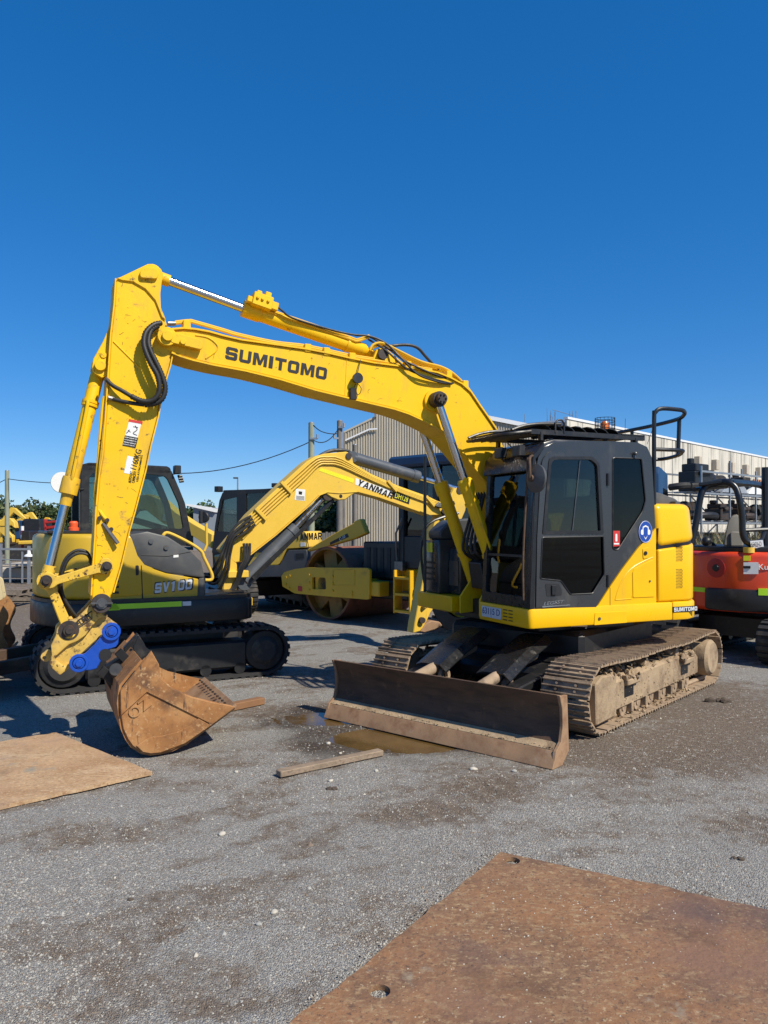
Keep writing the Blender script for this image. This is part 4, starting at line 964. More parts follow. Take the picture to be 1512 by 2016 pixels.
text('emblem', 'LEGEST', CHROME, door, U.V(1070, 1192, CY+.016), U.V(1124, 1186, CY)-U.V(1070, 1192, CY), (0, 0, 1), .034, .26, .004, bold=.01, shear=.35)
m = MB(); m.ext(U.PP([(1065,1193),(1120,1190),(1121,1191.5),(1066,1196)], CY), CY+.014, CY+.018); m.build('emblem_line', CHROME, door)
m = MB(); m.ext(rw, CY-.012, CY-.006); m.build('rear_side_pane', GLASSD, cab)
m = MB(); m.tube([(x, CY+.001, z) for x, z in rw], .008, 6, closed=True); m.build('window_seal', BLACK, cab)
# yellow side panel below the diagonal
sp = U.PP([(1174,1197),(1200,1157),(1224,1122),(1255,1081),(1291,1040),(1292,1190)], CY)
m = MB(); m.ext(sp, CY-.05, CY+.004); spn = m.build('side_panel', Y_BODY, ex, bevel=.003)
m = MB(); m.ext(rnd(U.PP([(1244,1127),(1248,1119),(1282,1102),(1286,1105),(1288,1175),(1245,1177)], CY), .015), CY+.004, CY+.012); ht = m.build('service_hatch', Y_BODY, spn, bevel=.004)
m = MB(); q = U.V(1279, 1144, CY+.012); m.cyl(q, q+Vector((0, .01, 0)), .01, n=10); m.build('lock', STEEL, ht)
m = MB(); m.tube([U.V(*p, CY+.004) for p in ((1211,1181),(1217,1160),(1230,1134),(1246,1117),(1265,1106),(1285,1097))], .007, 6, smooth=4); m.tube([U.V(1211, 1181, CY+.004), U.V(1243, 1179, CY+.004), U.V(1245, 1172, CY+.004)], .006, 6); m.build('panel_crease', Y_BODY, spn)
m = MB(); m.tube([U.V(1201, 1157, CY+.004), U.V(1201, 1195, CY+.004)], .0035, 5); m.build('panel_gap', INK, spn)
m = MB(); m.ext(rnd(U.PP([(1264,1080),(1276,1077),(1277,1098),(1265,1101)], CY), .02), CY+.004, CY+.012); kp = m.build('key_bezel', Y_BODY, spn, bevel=.003)
m = MB(); q = U.V(1270.5, 1089, CY+.012); m.cyl(q, q+Vector((0, .008, 0)), .022, n=14); m.build('key_hole', INK, kp)
# stickers on the cab
m = MB(); qx, qz = U.P(1270, 1047, CY); m.ext([(qx+.098*math.cos(R(k*12)), qz+.122*math.sin(R(k*12))) for k in range(30)], CY+.004, CY+.007); s1 = m.build('hearing_protection_sign', BLUES, ex)
m = MB(); m.tube([(qx+.092*math.cos(R(k*12)), CY+.0075, qz+.116*math.sin(R(k*12))) for k in range(30)], .003, 4, closed=True)
m.ext([(qx+a, qz+b) for a, b in ((.045,.02),(.04,.055),(.0,.072),(-.04,.055),(-.045,.02),(-.03,.02),(-.03,.045),(0,.055),(.03,.045),(.03,.02))], CY+.007, CY+.009)
for sx in (1, -1): m.ext(rnd([(qx+sx*.03, qz+.03), (qx+sx*.066, qz+.02), (qx+sx*.066, qz-.03), (qx+sx*.03, qz-.035)], .015), CY+.007, CY+.009)
m.ext([(qx+a, qz+b) for a, b in ((.03,-.04),(0,-.085),(-.03,-.04),(-.02,-.05),(0,-.07),(.02,-.05))], CY+.007, CY+.009)
m.build('pictogram', WHITEP, s1)
m = MB(); m.ext(U.PP([(1206,1045),(1220,1045),(1220,1075),(1206,1076)], CY), CY+.001, CY+.004); s2 = m.build('fire_extinguisher_sign', REDS, ex)
m = MB(); m.ext(rnd(U.PP([(1211,1051),(1214.5,1051),(1214.8,1066),(1210.8,1066)], CY), .01), CY+.004, CY+.006); m.ext(U.PP([(1208,1069),(1218,1069),(1218,1072),(1208,1072)], CY), CY+.004, CY+.006); m.build('pictogram', WHITEP, s2)
# roof, rear wall, far side, floor
m = MB(); m.ext([(1.055, 2.62), (1.045, 2.76), (.97, 2.87), (.8, 2.92), (.2, 2.93), (-.36, 2.92), (-.47, 2.88), (-.51, 2.80), (-.52, 2.72), (1.0, 2.70)], .29, CY-.045)
m.build('roof', GREY, cab, bevel=.03, seg=2)
m = MB(); m.holed([[(.29, 1.19), (CY-.05, 1.19), (CY-.05, 2.75), (.29, 2.75)], rnd([(.38, 1.95), (1.06, 1.95), (1.06, 2.62), (.38, 2.62)], .05)], lambda a, b: (-.52, a, b), (.04, 0, 0)); m.build('rear_wall', GREY, cab)
m = MB(); m.extx([(.38, 1.95), (1.06, 1.95), (1.06, 2.62), (.38, 2.62)], -.505, -.5); m.build('rear_pane', GLASSS, cab)
fo = [(1.13, 1.19), (1.06, 2.6), (1.0, 2.75), (-.52, 2.75), (-.52, 1.19)]
m = MB(); m.holey([fo, rnd([(.98, 1.62), (.93, 2.58), (.36, 2.58), (.36, 1.62)], .05), rnd([(.26, 1.62), (.26, 2.58), (-.4, 2.58), (-.4, 1.62)], .05)], .29, .325); m.build('right_wall', GREY, cab)
m = MB(); m.ext([(.98, 1.62), (.93, 2.58), (.36, 2.58), (.36, 1.62)], .30, .305); m.nx(); m.ext([(.26, 1.62), (.26, 2.58), (-.4, 2.58), (-.4, 1.62)], .30, .305); m.build('right_pane', GLASS, cab)
m = MB(); m.box(-.48, 1.1, .33, CY-.052, 1.19, 1.25); m.build('floor', DARKIN, cab)
# windscreen frame leaning back
SH = lambda z: 1.135-(z-1.2)*.052
def lean(m): 
    for i, (x, y, z) in enumerate(m.v): m.v[i] = (x+SH(z)-1.135, y, z)
    return m
fo = rnd([(.29, 1.19), (1.205, 1.19), (1.205, 2.60), (1.15, 2.76), (.36, 2.76), (.29, 2.66)], [.0, .0, .05, .08, .05, .05])
fh = rnd([(.36, 1.30), (1.085, 1.30), (1.085, 2.56), (1.06, 2.64), (.40, 2.64), (.36, 2.56)], .04)
m = MB(); m.holed([fo, fh], lambda a, b: (1.085, a, b), (.05, 0, 0)); wsf = lean(m).build('windscreen_frame', BLACKP, cab, sharp=40)
m = MB(); m.box(1.10, 1.106, .35, 1.1, 1.29, 1.70); lean(m).build('lower_pane', GLASS, cab)
m = MB(); m.box(1.10, 1.106, .35, 1.1, 1.725, 2.65); lean(m).build('upper_pane', GLASS, cab)
m = MB(); m.box(1.095, 1.125, .36, 1.085, 1.70, 1.725); lean(m).build('windscreen_bar', BLACK, cab)
m = MB(); m.tube([(1.16, 1.13, 1.27), (1.165, 1.13, 1.7), (1.12, 1.13, 2.45), (1.11, 1.13, 2.72)], .012, 8, smooth=3); m.build('grab_rail', RUSTB, cab)
m = MB(); m.ext([(1.12, 2.58), (1.09, 2.75), (.95, 2.88), (.95, 2.80), (1.05, 2.70), (1.08, 2.58)], .29, CY); m.build('roof_brow', BLACKP, cab, bevel=.01)
# interior
m = MB(); m.box(-.1, .55, .48, 1.0, 1.25, 1.52); m.build('seat_base', DARKIN, cab, bevel=.03)
m = MB(); m.ext(rnd([(.55, 1.52), (.58, 1.62), (-.02, 1.64), (-.02, 1.52)], .05), .5, .98); m.ext(rnd([(.05, 1.6), (-.12, 2.32), (-.22, 2.32), (-.12, 1.58)], .05), .5, .98); m.ext(rnd([(-.1, 2.34), (-.12, 2.52), (-.22, 2.52), (-.2, 2.34)], .03), .6, .88)
m.build('seat', SEATG, cab, bevel=.03, seg=2)
m = MB()
for y in (.37, 1.03): m.nx(); m.ext(rnd([(-.1, 1.55), (.62, 1.6), (.66, 1.72), (-.1, 1.78)], .04), y, y+.1)
m.build('arm_console', DARKIN, cab, bevel=.015)
m = MB()
for y in (.42, 1.08): m.nx(); m.tube([(.6, y, 1.7), (.63, y, 1.82), (.6, y, 1.92)], .016, 8); m.sphere((.6, y, 1.94), .03, 10, 1.4)
m.build('joystick', DARKIN, cab)
m = MB()
for y in (.62, .76): m.nx(); m.tube([(.9, y, 1.25), (.92, y, 1.5), (.84, y, 1.75)], .013, 8, smooth=3); m.sphere((.84, y, 1.77), .035, 10)
m.build('travel_lever', DARKIN, cab)
m = MB(); m.box(.88, .92, .36, .6, 1.75, 1.95); m.bar((.9, .45, 1.4), (.9, .45, 1.76), .04, .04); m.build('monitor', DARKIN, cab, bevel=.01)
m = MB(); m.box(.78, 1.02, .45, .95, 1.25, 1.29); m.build('foot_plate', STEEL, cab)
m = MB(); m.tube([(.98, .5, 1.4), (1.04, .55, 1.55), (1.02, .7, 1.62), (1.0, .8, 1.5)], .02, 8, smooth=4); m.sphere((.98, .62, 1.38), .07, 10); m.build('cable_bundle', STEEL, cab)
# mirror
q = U.V(1055, 942, 1.26); dv = U.local((0, 0, 2.2))-q; dv.z = .0; dv.normalize(); dv = (dv+Vector((.35, -.75, .02))).normalized()
m = MB(); m.lathe(q-dv*.02, q+dv*.055, [(0, .142), (.35, .145), (.55, .12), (.85, .07), (1, .03)], 30); mr = m.build('mirror', GREYT, ex)
m = MB(); m.cyl(q-dv*.022, q-dv*.021, .13, n=30); m.build('mirror_face', MIRROR, mr)
m = MB(); q2 = q+dv*.055; m.cyl(q2-dv*.01, q2+dv*.02, .035, n=14); m.tube([q2+dv*.02, q2+dv*.02+Vector((.0, 0, .1)), U.V(1046, 905, 1.2)+Vector((.03, .02, .02)), U.V(1052, 897, 1.17)], .014, 8, smooth=4); m.build('mirror_bracket', RUSTB, mr)
# roof guard with louvre plates
GZ = 2.985
m = MB()
for y in (.34, 1.13): m.nx(); m.bar((1.08, y, GZ), (-.42, y, GZ-.0), .04, .05)
m.nx(); m.tube([(1.34, .33, 2.955), (1.36, .5, 2.95), (1.36, .95, 2.95), (1.30, 1.12, 2.955), (1.08, 1.14, GZ)], .018, 8, smooth=3); m.nx(); m.tube([(1.34, .34, 2.955), (1.08, .34, GZ)], .02, 8)
m.nx(); m.tube([(1.33, .33, 2.99), (1.2, .33, 3.04), (1.0, .34, 3.08), (.7, .34, 3.09)], .016, 8, smooth=3); m.nx(); m.tube([(1.30, 1.13, 2.99), (1.15, 1.13, 3.04), (.95, 1.13, 3.07), (.7, 1.13, 3.08)], .016, 8, smooth=3)
gd = m.build('roof_guard', BLACK, ex, bevel=.0)
m = MB()
for k in range(4):
    m.nx(); x = 1.30-k*.11
    m.bar((x, .36, 2.965+k*.006), (x, 1.1, 2.965+k*.006), .012, .06, up=(.4, 0, 1))
for k in range(7):
    m.nx(); x = .86-k*.15; L_ = [(x+.08, 3.075), (x+.03, 3.072), (x-.02, 3.055), (x-.06, 3.02)]
    m.ext(L_+[(a, b-.01) for a, b in L_[::-1]], .36, 1.11)
m.build('louvre', BLACK, gd)
m = MB(); m.box(-.42, -.1, .3, 1.15, 3.0, 3.02); m.build('guard_plate', BLACK, gd)
m = MB()
for x, y in ((.95, 1.13), (.95, .34), (-.3, 1.13), (-.3, .34)): m.nx(); m.bar((x, y, 2.9), (x, y, GZ), .05, .03)
m.build('guard_foot', BLACK, gd)
m = MB(); m.tube([(.78, 1.15, GZ), (.78, 1.15, 3.09), (.75, 1.15, 3.12), (.70, 1.15, 3.12), (.67, 1.15, 3.09), (.67, 1.15, GZ)], .010, 8); m.build('lifting_loop', BLACK, gd)
m = MB()
for px, py, y in ((982, 892, .5), (1018, 888, .8)):
    m.nx(); yy, zz = U.X(px, py, 1.16); m.box(1.10, 1.18, yy-.065, yy+.065, zz-.055, zz+.055); m.bar((1.13, yy, zz-.05), (1.05, yy, zz-.12), .03, .02)
wk = m.build('work_lamp', BLACK, ex, bevel=.008)
m = MB(); m.tube([(1.1, .9, 2.80), (1.05, .7, 2.90), (.95, .5, 2.95), (.9, .4, 2.97)], .008, 6, smooth=4); m.build('lamp_wire', RUBBER, ex)
m = MB(); q = U.V(1248, 893, CY); m.sphere(q+Vector((0, .025, 0)), .02, 12); m.cyl(q+Vector((0, .02, .01)), q+Vector((0, .02, -.05)), .008); m.build('side_camera', STEEL, ex)
# beacon in wire cage
x, z = U.P(1191, 851, .62); q = Vector((x, .62, z))
m = MB(); m.lathe(q, q+Vector((0, 0, .13)), [(0, .058), (.12, .058), (.14, .05), (.75, .048), (.95, .035), (1, .01)], 20); bc_ = m.build('beacon', AMBER, ex)
m = MB(); m.cyl(q-Vector((0, 0, .025)), q, .10, n=20); m.bar(q-Vector((0, 0, .02)), q-Vector((0, 0, .16)), .04, .04); m.build('base', BLACK, bc_)
m = MB()
for k in range(16): g = k*math.pi/8; m.tube([q+Vector((.112*math.cos(g), .112*math.sin(g), 0)), q+Vector((.112*math.cos(g), .112*math.sin(g), .165))], .0032, 4)
for k in range(5): m.tube([q+Vector((.112*math.cos(g*math.pi/12), .112*math.sin(g*math.pi/12), k*.04)) for g in range(24)], .0032, 4, closed=True)
m.build('wire_cage', BLACK, bc_)
# hand rails behind the cab
m = MB()
m.tube([(-.60, 1.1, 2.2), (-.60, 1.1, 3.2), (-.62, 1.1, 3.29), (-.70, 1.11, 3.335), (-.92, 1.13, 3.335), (-1.04, 1.1, 3.33), (-1.2, .95, 3.32), (-1.36, .7, 3.31), (-1.44, .3, 3.30), (-1.47, -.2, 3.29), (-1.48, -.85, 3.28)], .024, 10, smooth=5)
m.nx(); m.tube([(-.61, 1.08, 2.88), (-.90, 1.12, 2.88), (-1.03, 1.09, 2.88), (-1.12, 1.0, 2.88), (-1.33, .72, 2.87), (-1.42, .3, 2.86), (-.8, .3, 2.86)], .022, 10, smooth=5)
m.nx(); m.tube([(-1.32, .74, 2.87), (-1.34, .74, 3.31)], .024, 10); m.nx(); m.tube([(-1.47, -.2, 2.3), (-1.47, -.2, 3.29)], .022, 8); m.nx(); m.tube([(-1.47, -.8, 2.3), (-1.48, -.83, 3.28)], .022, 8)
m.build('hand_rail', SATIN, ex)
m = MB(); m.tube([(-.5, 1.1, 2.93), (-.56, 1.12, 3.1), (-.59, 1.13, 3.3)], .003, 4); m.nx(); m.tube([(-.45, .8, 2.93), (-.46, .8, 3.25)], .003, 4); m.build('aerial', RUBBER, ex)
# engine house and counterweight
def sheary(m, z0, k, zmin):
    for i, (x, y, z) in enumerate(m.v):
        if z > zmin: m.v[i] = (x, y, z-k*(x+.56))
ub = [(-.565, 1.2), (-.95, 1.2), (-1.1, 1.16), (-1.27, 1.0), (-1.4, .68), (-1.46, .3), (-1.46, -.3), (-1.4, -.68), (-1.27, -1.0), (-1.1, -1.16), (-.95, -1.2), (-.565, -1.2)]
cr2 = [(p.x, p.y) for p in cr([(a, b, 0) for a, b in ub], 4)]
m = MB(); m.extz(cr2, 1.19, 1.765); sheary(m, 0, .10, 1.5); lowb = m.build('counterweight', Y_BODY, ex, bevel=.025, seg=3)
m = MB(); m.extz(inset(cr2, .03), 1.6, 2.0); m.build('seam', INK, lowb)
m = MB(); m.extz(cr2, 1.785, 2.275)
for i, (x, y, z) in enumerate(m.v):
    if z < 2: m.v[i] = (x, y, z-.10*(x+.56))
    else: m.v[i] = (x*.975, y*.965, z)
m.build('engine_hood', Y_BODY, ex, bevel=.07, seg=4)
m = MB(); m.ext(rnd([(-.53, 2.2), (-.53, 2.40), (-.9, 2.42), (-1.2, 2.34), (-1.3, 2.2)], .06), -.9, .85); m.build('rear_hood', GREYT, ex, bevel=.03, seg=2)
m = MB(); q = U.V(1330, 985, .9); m.box(q.x-.03, q.x+.04, .86, .94, 2.26, 2.31); m.build('hood_latch', STEEL, ex)
# perforated vents on the counterweight flank
for (px, py0, py1) in ((1335, 1066, 1104), (1335, 1117, 1157)):
    m = MB(); x, z1_ = U.P(px, py0, 1.19); _, z0_ = U.P(px, py1, 1.19); n_ = int((z1_-z0_)/.017)
    for r_ in range(n_):
        for k in range(5):
            xx = x+.04-k*.020-(.010 if r_ % 2 else 0); zz = z0_+r_*.017; yy = 1.2021 if xx > -.95 else 1.2-(-.95-xx)*.25+.002
            m.cyl((xx, yy-.01, zz), (xx, yy+.001, zz), .0068, n=6)
    m.build('perforated_vent', INK, lowb, kind='stuff')
m = MB()
for k in range(16): m.nx(); a = .92; m.box(-1.335, -1.318, .86, .93, 1.35+k*.025, 1.362+k*.025)
m.build('louvre_slot', INK, lowb)
# --- undercarriage
XF, XR, RR = 1.37, -1.80, .315
m = MB(); m.box(-.09, .09, -.25, .25, -.008, .008)
for k in (-.07, -.01, .05): m.prism([(k, -.25, .008), (k+.022, -.25, .008), (k+.016, -.25, .030), (k+.006, -.25, .030)], (0, .5, 0))
SHOE = m.mesh('shoe', MUDST, bevel=.003)
m = MB(); m.box(-.09, .09, -.25, .25, -.008, .008)
for k in (-.07, -.01, .05): m.prism([(k, -.25, .008), (k+.022, -.25, .008), (k+.016, -.25, .030), (k+.006, -.25, .030)], (0, .5, 0))
for y in (-.1, .1):
    for k in (-.03, .03): m.cyl((k+.0, y, .006), (k+.0, y, .024), .014, n=6)
SHOE = m.mesh('shoe', MUDST, bevel=0)
def track_path(s_):
    """arc length -> (x, z, tangent angle); outward-facing run starts on top at the rear"""
    Ls = XF-XR; Lc = math.pi*RR; zc = RR+.045
    s_ %= 2*Ls+2*Lc
    if s_ < Ls:
        t = s_/Ls; return XR+s_, zc+RR-.045*math.sin(math.pi*t)**2*(1+.6*math.sin(t*9)), math.atan(-.045*2*math.pi/Ls*math.sin(math.pi*t)*math.cos(math.pi*t))
    s_ -= Ls
    if s_ < Lc: a = math.pi/2-s_/RR; return XF+RR*math.cos(a), zc+RR*math.sin(a), a-math.pi/2
    s_ -= Lc
    if s_ < Ls: return XF-s_, zc-RR, math.pi
    s_ -= Ls; a = -math.pi/2-s_/RR; return XR+RR*math.cos(a), zc+RR*math.sin(a), a-math.pi/2
def rough_box(x0, x1, y0, y1, z0, z1, n, seed, amp):
    """lumpy heap of dried mud"""
    m = MB(); rs = random.Random(seed); k = 0
    for i in range(n):
        c_ = Vector((rs.uniform(x0, x1), rs.uniform(y0, y1), z0+rs.random()**2*(z1-z0))); r = rs.uniform(amp*.4, amp)
        vs = [c_+Vector((rs.gauss(0, 1), rs.gauss(0, 1), rs.gauss(0, .8))).normalized()*r*rs.uniform(.7, 1.2) for _ in range(9)]
        bm = bmesh.new(); [bm.verts.new(v_) for v_ in vs]; bmesh.ops.convex_hull(bm, input=bm.verts)
        bm.verts.index_update(); m.add([v_.co.copy() for v_ in bm.verts], [[v_.index for v_ in f.verts] for f in bm.faces]); bm.free()
    return m
total = 2*(XF-XR)+2*math.pi*RR; NS = int(total/.19)
for sy in (1, -1):
    yc = sy*1.095
    m = MB()
    m.box(-1.35, 1.0, yc-.16, yc+.16, .24, .50); fr_ = m.build('track_frame', MUD, ex, bevel=.03, seg=2, M=MT)
    m = MB(); yo = yc+sy*.20; yi = yc+sy*.12
    m.ext([(.98, .12), (1.42, .10), (1.44, .50), (1.30, .56), (.98, .54)], min(yo, yi), max(yo, yi)); m.build('idler_guard', MUD, fr_, bevel=.015, M=MT)
    m = MB(); m.ext([(-1.42, .20), (.985, .155), (.985, .46), (-1.30, .50), (-1.42, .42)], min(yo-.02*sy, yi), max(yo-.02*sy, yi)); m.build('frame_side', MUD, fr_, bevel=.02, M=MT)
    m = MB()
    for x in (.62, -.98): m.nx(); m.box(x-.17, x+.14, *sorted((yo-.03*sy, yo+.03*sy)), .385, .45)
    m.build('step', MUD, fr_, bevel=.012, M=MT)
    m = MB()
    for x in (.66, -.93): m.nx(); m.box(x-.13, x+.10, *sorted((yo-.025*sy, yo-.0175*sy)), .26, .375)
    m.build('step_recess', INK, fr_, M=MT)
    m = MB()
    for x in (.72, .36, 0, -.36, -.72, -1.1): m.nx(); m.cyl((x, yc-.15, .15), (x, yc+.15, .15), .085, n=16); m.cyl((x, yc-.16, .15), (x, yc+.16, .15), .035, n=10)
    m.build('track_roller', MUDST, fr_, M=MT)
    m = MB()
    for x in (.55, .18, -.18, -.55, -.9): m.nx(); m.box(x-.025, x+.025, *sorted((yo-.015*sy, yo-.09*sy)), .085, .19)
    m.build('roller_bracket', MUD, fr_, bevel=.006, M=MT)
    m = MB(); m.cyl((.1, yc-.15, .53), (.1, yc+.15, .53), .055, n=16); m.nx(); m.cyl((-.8, yc-.15, .53), (-.8, yc+.15, .53), .055, n=16); m.build('carrier_roller', MUDST, fr_, M=MT)
    m = MB(); m.cyl((XF, yc-.1, RR+.045), (XF, yc+.1, RR+.045), RR-.05, n=28); m.cyl((XF, yc-.03, RR+.045), (XF, yc+.03, RR+.045), RR-.02, n=28); m.build('idler', MUDST, fr_, M=MT)
    m = MB(); m.cyl((XR, yc-.06, RR+.045), (XR, yc+.06, RR+.045), RR-.04, n=26); m.build('sprocket', MUDST, fr_, M=MT)
    m = MB(); m.lathe((XR+.04, yc+.02*sy, RR+.045), (XR+.04, yc+.25*sy, RR+.045), [(0, .23), (.85, .225), (1, .19)], 28); m.build('final_drive', MUD, fr_, M=MT)
    m = MB()
    for off in (-.09, .09):
        P_ = []
        for k in range(90):
            x, z, a = track_path(total*k/90); P_.append((x+.035*math.sin(a)*1, yc+off, z-.035*math.cos(a)))
        m.nx(); m.tube(P_, .03, 6, closed=True)
    m.build('track_chain', MUDST, fr_, M=MT)
    m = rough_box(-1.3, .98, yc-.1*abs(1), yc+.17, .47, .56, 150, 3+sy, .045); mm = rough_box(.98, 1.36, yc+.02, yc+.19, .52, .58, 30, 7+sy, .04); m.add(mm.v, mm.f)
    if sy > 0: mm = rough_box(-1.2, 1.0, yc+.12, yc+.24, .05, .075, 60, 31, .03); m.add(mm.v, mm.f)
    if sy > 0: mm = rough_box(-1.15, -.8, yc+.15, yc+.23, .45, .53, 18, 33, .05); m.add(mm.v, mm.f); mm = rough_box(.48, .76, yc+.15, yc+.23, .44, .49, 18, 35, .045); m.add(mm.v, mm.f)
    if sy > 0: mm = rough_box(-1.35, .95, yc+.165, yc+.185, .20, .48, 240, 41, .014); m.add(mm.v, mm.f)
    m.build('caked_mud', MUD, fr_, M=MT, sharp=25, kind='stuff', recalc=False)
    for k in range(NS):
        x, z, a = track_path(total*(k+.3)/NS)
        L_ = MT @ Matrix.Translation((x, yc, z)) @ Matrix.Rotation(-a, 4, 'Y')
        o = put('shoe', SHOE, fr_, L_)
m = MB(); m.box(-.9, 1.0, -.95, .95, .38, .62); m.ext([(-1.0, .34), (1.15, .34), (1.15, .5), (.6, .72), (-.6, .72), (-1.0, .6)], -.6, .6); m.build('chassis', BLACK, ex, bevel=.04, M=MT)
m = MB(); m.box(-1.05, .85, -.86, .86, .60, .90); m.build('gap_shade_box', BLACK, ex, bevel=.05, M=MT)  # added black box, stands in for the shade between tracks and house
# blade
YB0, YB1 = -1.225, 1.47
face = [(2.485, .592), (2.455, .53), (2.425, .45), (2.415, .35), (2.43, .25), (2.47, .17), (2.52, .135)]
bkf = [(a-.035, b) for a, b in face]
m = MB(); m.ext([(p.x, p.y) for p in cr([(a, b, 0) for a, b in face], 3)]+[(p.x, p.y) for p in cr([(a, b, 0) for a, b in bkf[::-1]], 3)], YB0, YB1)
bld = m.build('blade', RUSTB, ex, M=MT)
m = MB(); m.ext([(2.515, .150), (2.545, .135), (2.615, .0), (2.59, -.005), (2.50, .10)], YB0, YB1); m.build('cutting_edge', RUSTL, bld, bevel=.004, M=MT)
m = MB(); rs = random.Random(2)
for y in (YB0, YB1-.025):
    m.nx(); m.ext([(2.495, .595), (2.36, .58), (2.33, .1), (2.45, -.0), (2.60, .0), (2.555, .14), (2.47, .20), (2.44, .33), (2.45, .48)], y-.003, y+.028)
m.build('end_plate', RUSTL, bld, bevel=.004, M=MT)
m = rough_box(2.47, 2.535, YB0+.03, YB1-.03, .142, .158, 620, 21, .012); m.ext([(2.455, .19), (2.49, .165), (2.54, .142), (2.50, .13), (2.46, .15)], YB0+.03, YB1-.03); m.build('dried_mud', MUD, bld, M=MT, kind='stuff', recalc=False)
m = MB()
for y in (-.62, .62): m.nx(); m.ext([(2.37, .15), (2.37, .40), (1.0, .56), (1.0, .36)], y-.09, y+.09)
m.build('blade_arm', BLACK, ex, bevel=.015, M=MT)
m = MB()
for y in (-.36, .42):
    m.nx(); m.cyl((2.34, y, .42), (1.1, y, .66), .06, n=16); m.cyl((2.31, y-.12, .42), (2.31, y+.12, .42), .05)
    for dy in (-.1, 0, .1): m.ring((1.78, y+dy-.02, .44), (1.78, y+dy+.02, .44), .085, .04, 14)
m.build('blade_cylinder', MUDST, ex, M=MT)
m = MB()
for y in (-.38, .40):
    m.nx(); w_ = .20; sec = [(-w_, 0), (-w_*.6, .025), (w_*.6, .03), (w_, -.035)]
    for (x0, z0, x1, z1) in ((1.86, .54, 1.02, .84),):
        vs = [];
        for (x, z) in ((x0, z0), (1.45, .71), (x1, z1)):
            for dy, dz in sec: vs.append((x, y+dy, z+dz))
        vs += [(a, b, c_-.012) for a, b, c_ in vs]; fs = []
        for r_ in range(2):
            for k in range(3): i = r_*4+k; fs += [(i, i+1, i+5, i+4), (i+12, i+16, i+17, i+13)]
        fs += [(0, 12, 13, 1), (1, 13, 14, 2), (2, 14, 15, 3), (8, 9, 21, 20), (9, 10, 22, 21), (10, 11, 23, 22), (0, 4, 16, 12), (4, 8, 20, 16), (3, 15, 19, 7), (7, 19, 23, 11)]
        m.add(vs, fs)
m.build('cylinder_cover', BLACKP, ex, M=MT)
# ---------------------------------------------------------------- rubber track helper
def rubber_track(parent, xf, xr, rr, y0, y1, mat=TRUB, M=None, lug=.11, zb=.0):
    """endless belt with tread lugs, drive wheels and rollers; returns the frame part"""
    L_ = xf-xr; tot = 2*L_+2*math.pi*rr; zc = rr+zb
    def path(s_, r):
        s_ %= tot
        if s_ < L_: return xr+s_, zc+r
        s_ -= L_
        if s_ < math.pi*rr: a = math.pi/2-s_/rr; return xf+r*math.cos(a), zc+r*math.sin(a)
        s_ -= math.pi*rr
        if s_ < L_: return xf-s_, zc-r
        s_ -= L_; a = -math.pi/2-s_/rr; return xr+r*math.cos(a), zc+r*math.sin(a)
    m = MB(); N = 96; vs = []; fs = []
    for k in range(N):
        for (r, y) in ((rr-.065, y0), (rr-.025, y0), (rr-.025, y1), (rr-.065, y1)):
            x, z = path(tot*k/N, r); vs.append((x, y, z))
    for k in range(N):
        j = (k+1) % N
        for a in range(4): b = (a+1) % 4; fs.append((k*4+a, k*4+b, j*4+b, j*4+a))
    m.add(vs, fs); tr = m.build('track_belt', mat, parent, M=M)
    m = MB(); n = int(tot/lug); ym = (y0+y1)/2
    for k in range(n):
        for h, (ya, yb) in enumerate(((y0, ym+.03), (ym-.03, y1))):
            s0 = tot*(k+.5*h)/n; s1 = s0+tot/n*.55
            q = [path(s0, rr-.03), path(s1, rr-.03), path(s1, rr), path(s0, rr)]
            m.prism([(a, ya, b) for a, b in q], (0, yb-ya, 0))
    m.build('tread_lugs', mat, tr, M=M, kind='stuff')
    ym = (y0+y1)/2; w_ = (y1-y0)
    m = MB(); m.box(xr+.25, xf-.25, y0+.04, y1-.04, zb+.14, zb+rr*1.45); fr = m.build('track_frame', BLACK, parent, bevel=.03, M=M)
    m = MB(); m.nx(); m.cyl((xf, y0+.05, zc), (xf, y1-.05, zc), rr-.08, n=24); m.nx(); m.cyl((xr, y0+.05, zc), (xr, y1-.05, zc), rr-.08, n=24); m.build('drive_wheel', BLACK, fr, bevel=.01, M=M)
    m = MB()
    for k in range(5): x = xr+.35+(xf-xr-.7)*k/4; m.nx(); m.cyl((x, y0+.04, zb+.14), (x, y1-.04, zb+.14), .075, n=14)
    m.build('track_roller', BLACK, fr, M=M)
    m = MB(); m.cyl((xf, y0+.045, zc), (xf, y0+.01, zc), rr*.55, rr*.4, n=20); m.nx(); m.cyl((xr, y0+.045, zc), (xr, y0+.0, zc), rr*.62, rr*.5, n=20); m.build('hub', TRUB, fr, M=M)
    return tr
# ---------------------------------------------------------------- pale yellow excavator behind the arm (near side is its right side)
V = Fr(-3.3, 10.75, 28.0)
yx = V.root('excavator', 'pale yellow and grey excavator with rubber tracks standing behind the raised arm', 'excavator')
NY = -1.1
for sy in (-1, 1): rubber_track(yx, 1.33, -1.2, .35, *sorted((sy*.69, sy*1.14)))
m = MB(); m.box(-.8, .9, -.68, .68, .3, .62); m.cyl((0, 0, .55), (0, 0, .8), .5, n=30); m.build('chassis', BLACK, yx, bevel=.03)
# dozer blade behind it
m = MB(); bf = [(-1.95, .02), (-1.9, .2), (-1.9, .38), (-1.96, .5), (-2.0, .5), (-1.95, .38), (-1.94, .2), (-2.0, .02)]
m.ext(bf, -1.1, 1.1); bl_ = m.build('blade', RUSTB, yx, bevel=.006)
m = MB()
for y in (-.5, .5): m.nx(); m.bar((-1.9, y, .28), (-.7, y, .42), .14, .16)
m.build('blade_arm', RUSTB, yx, bevel=.01)
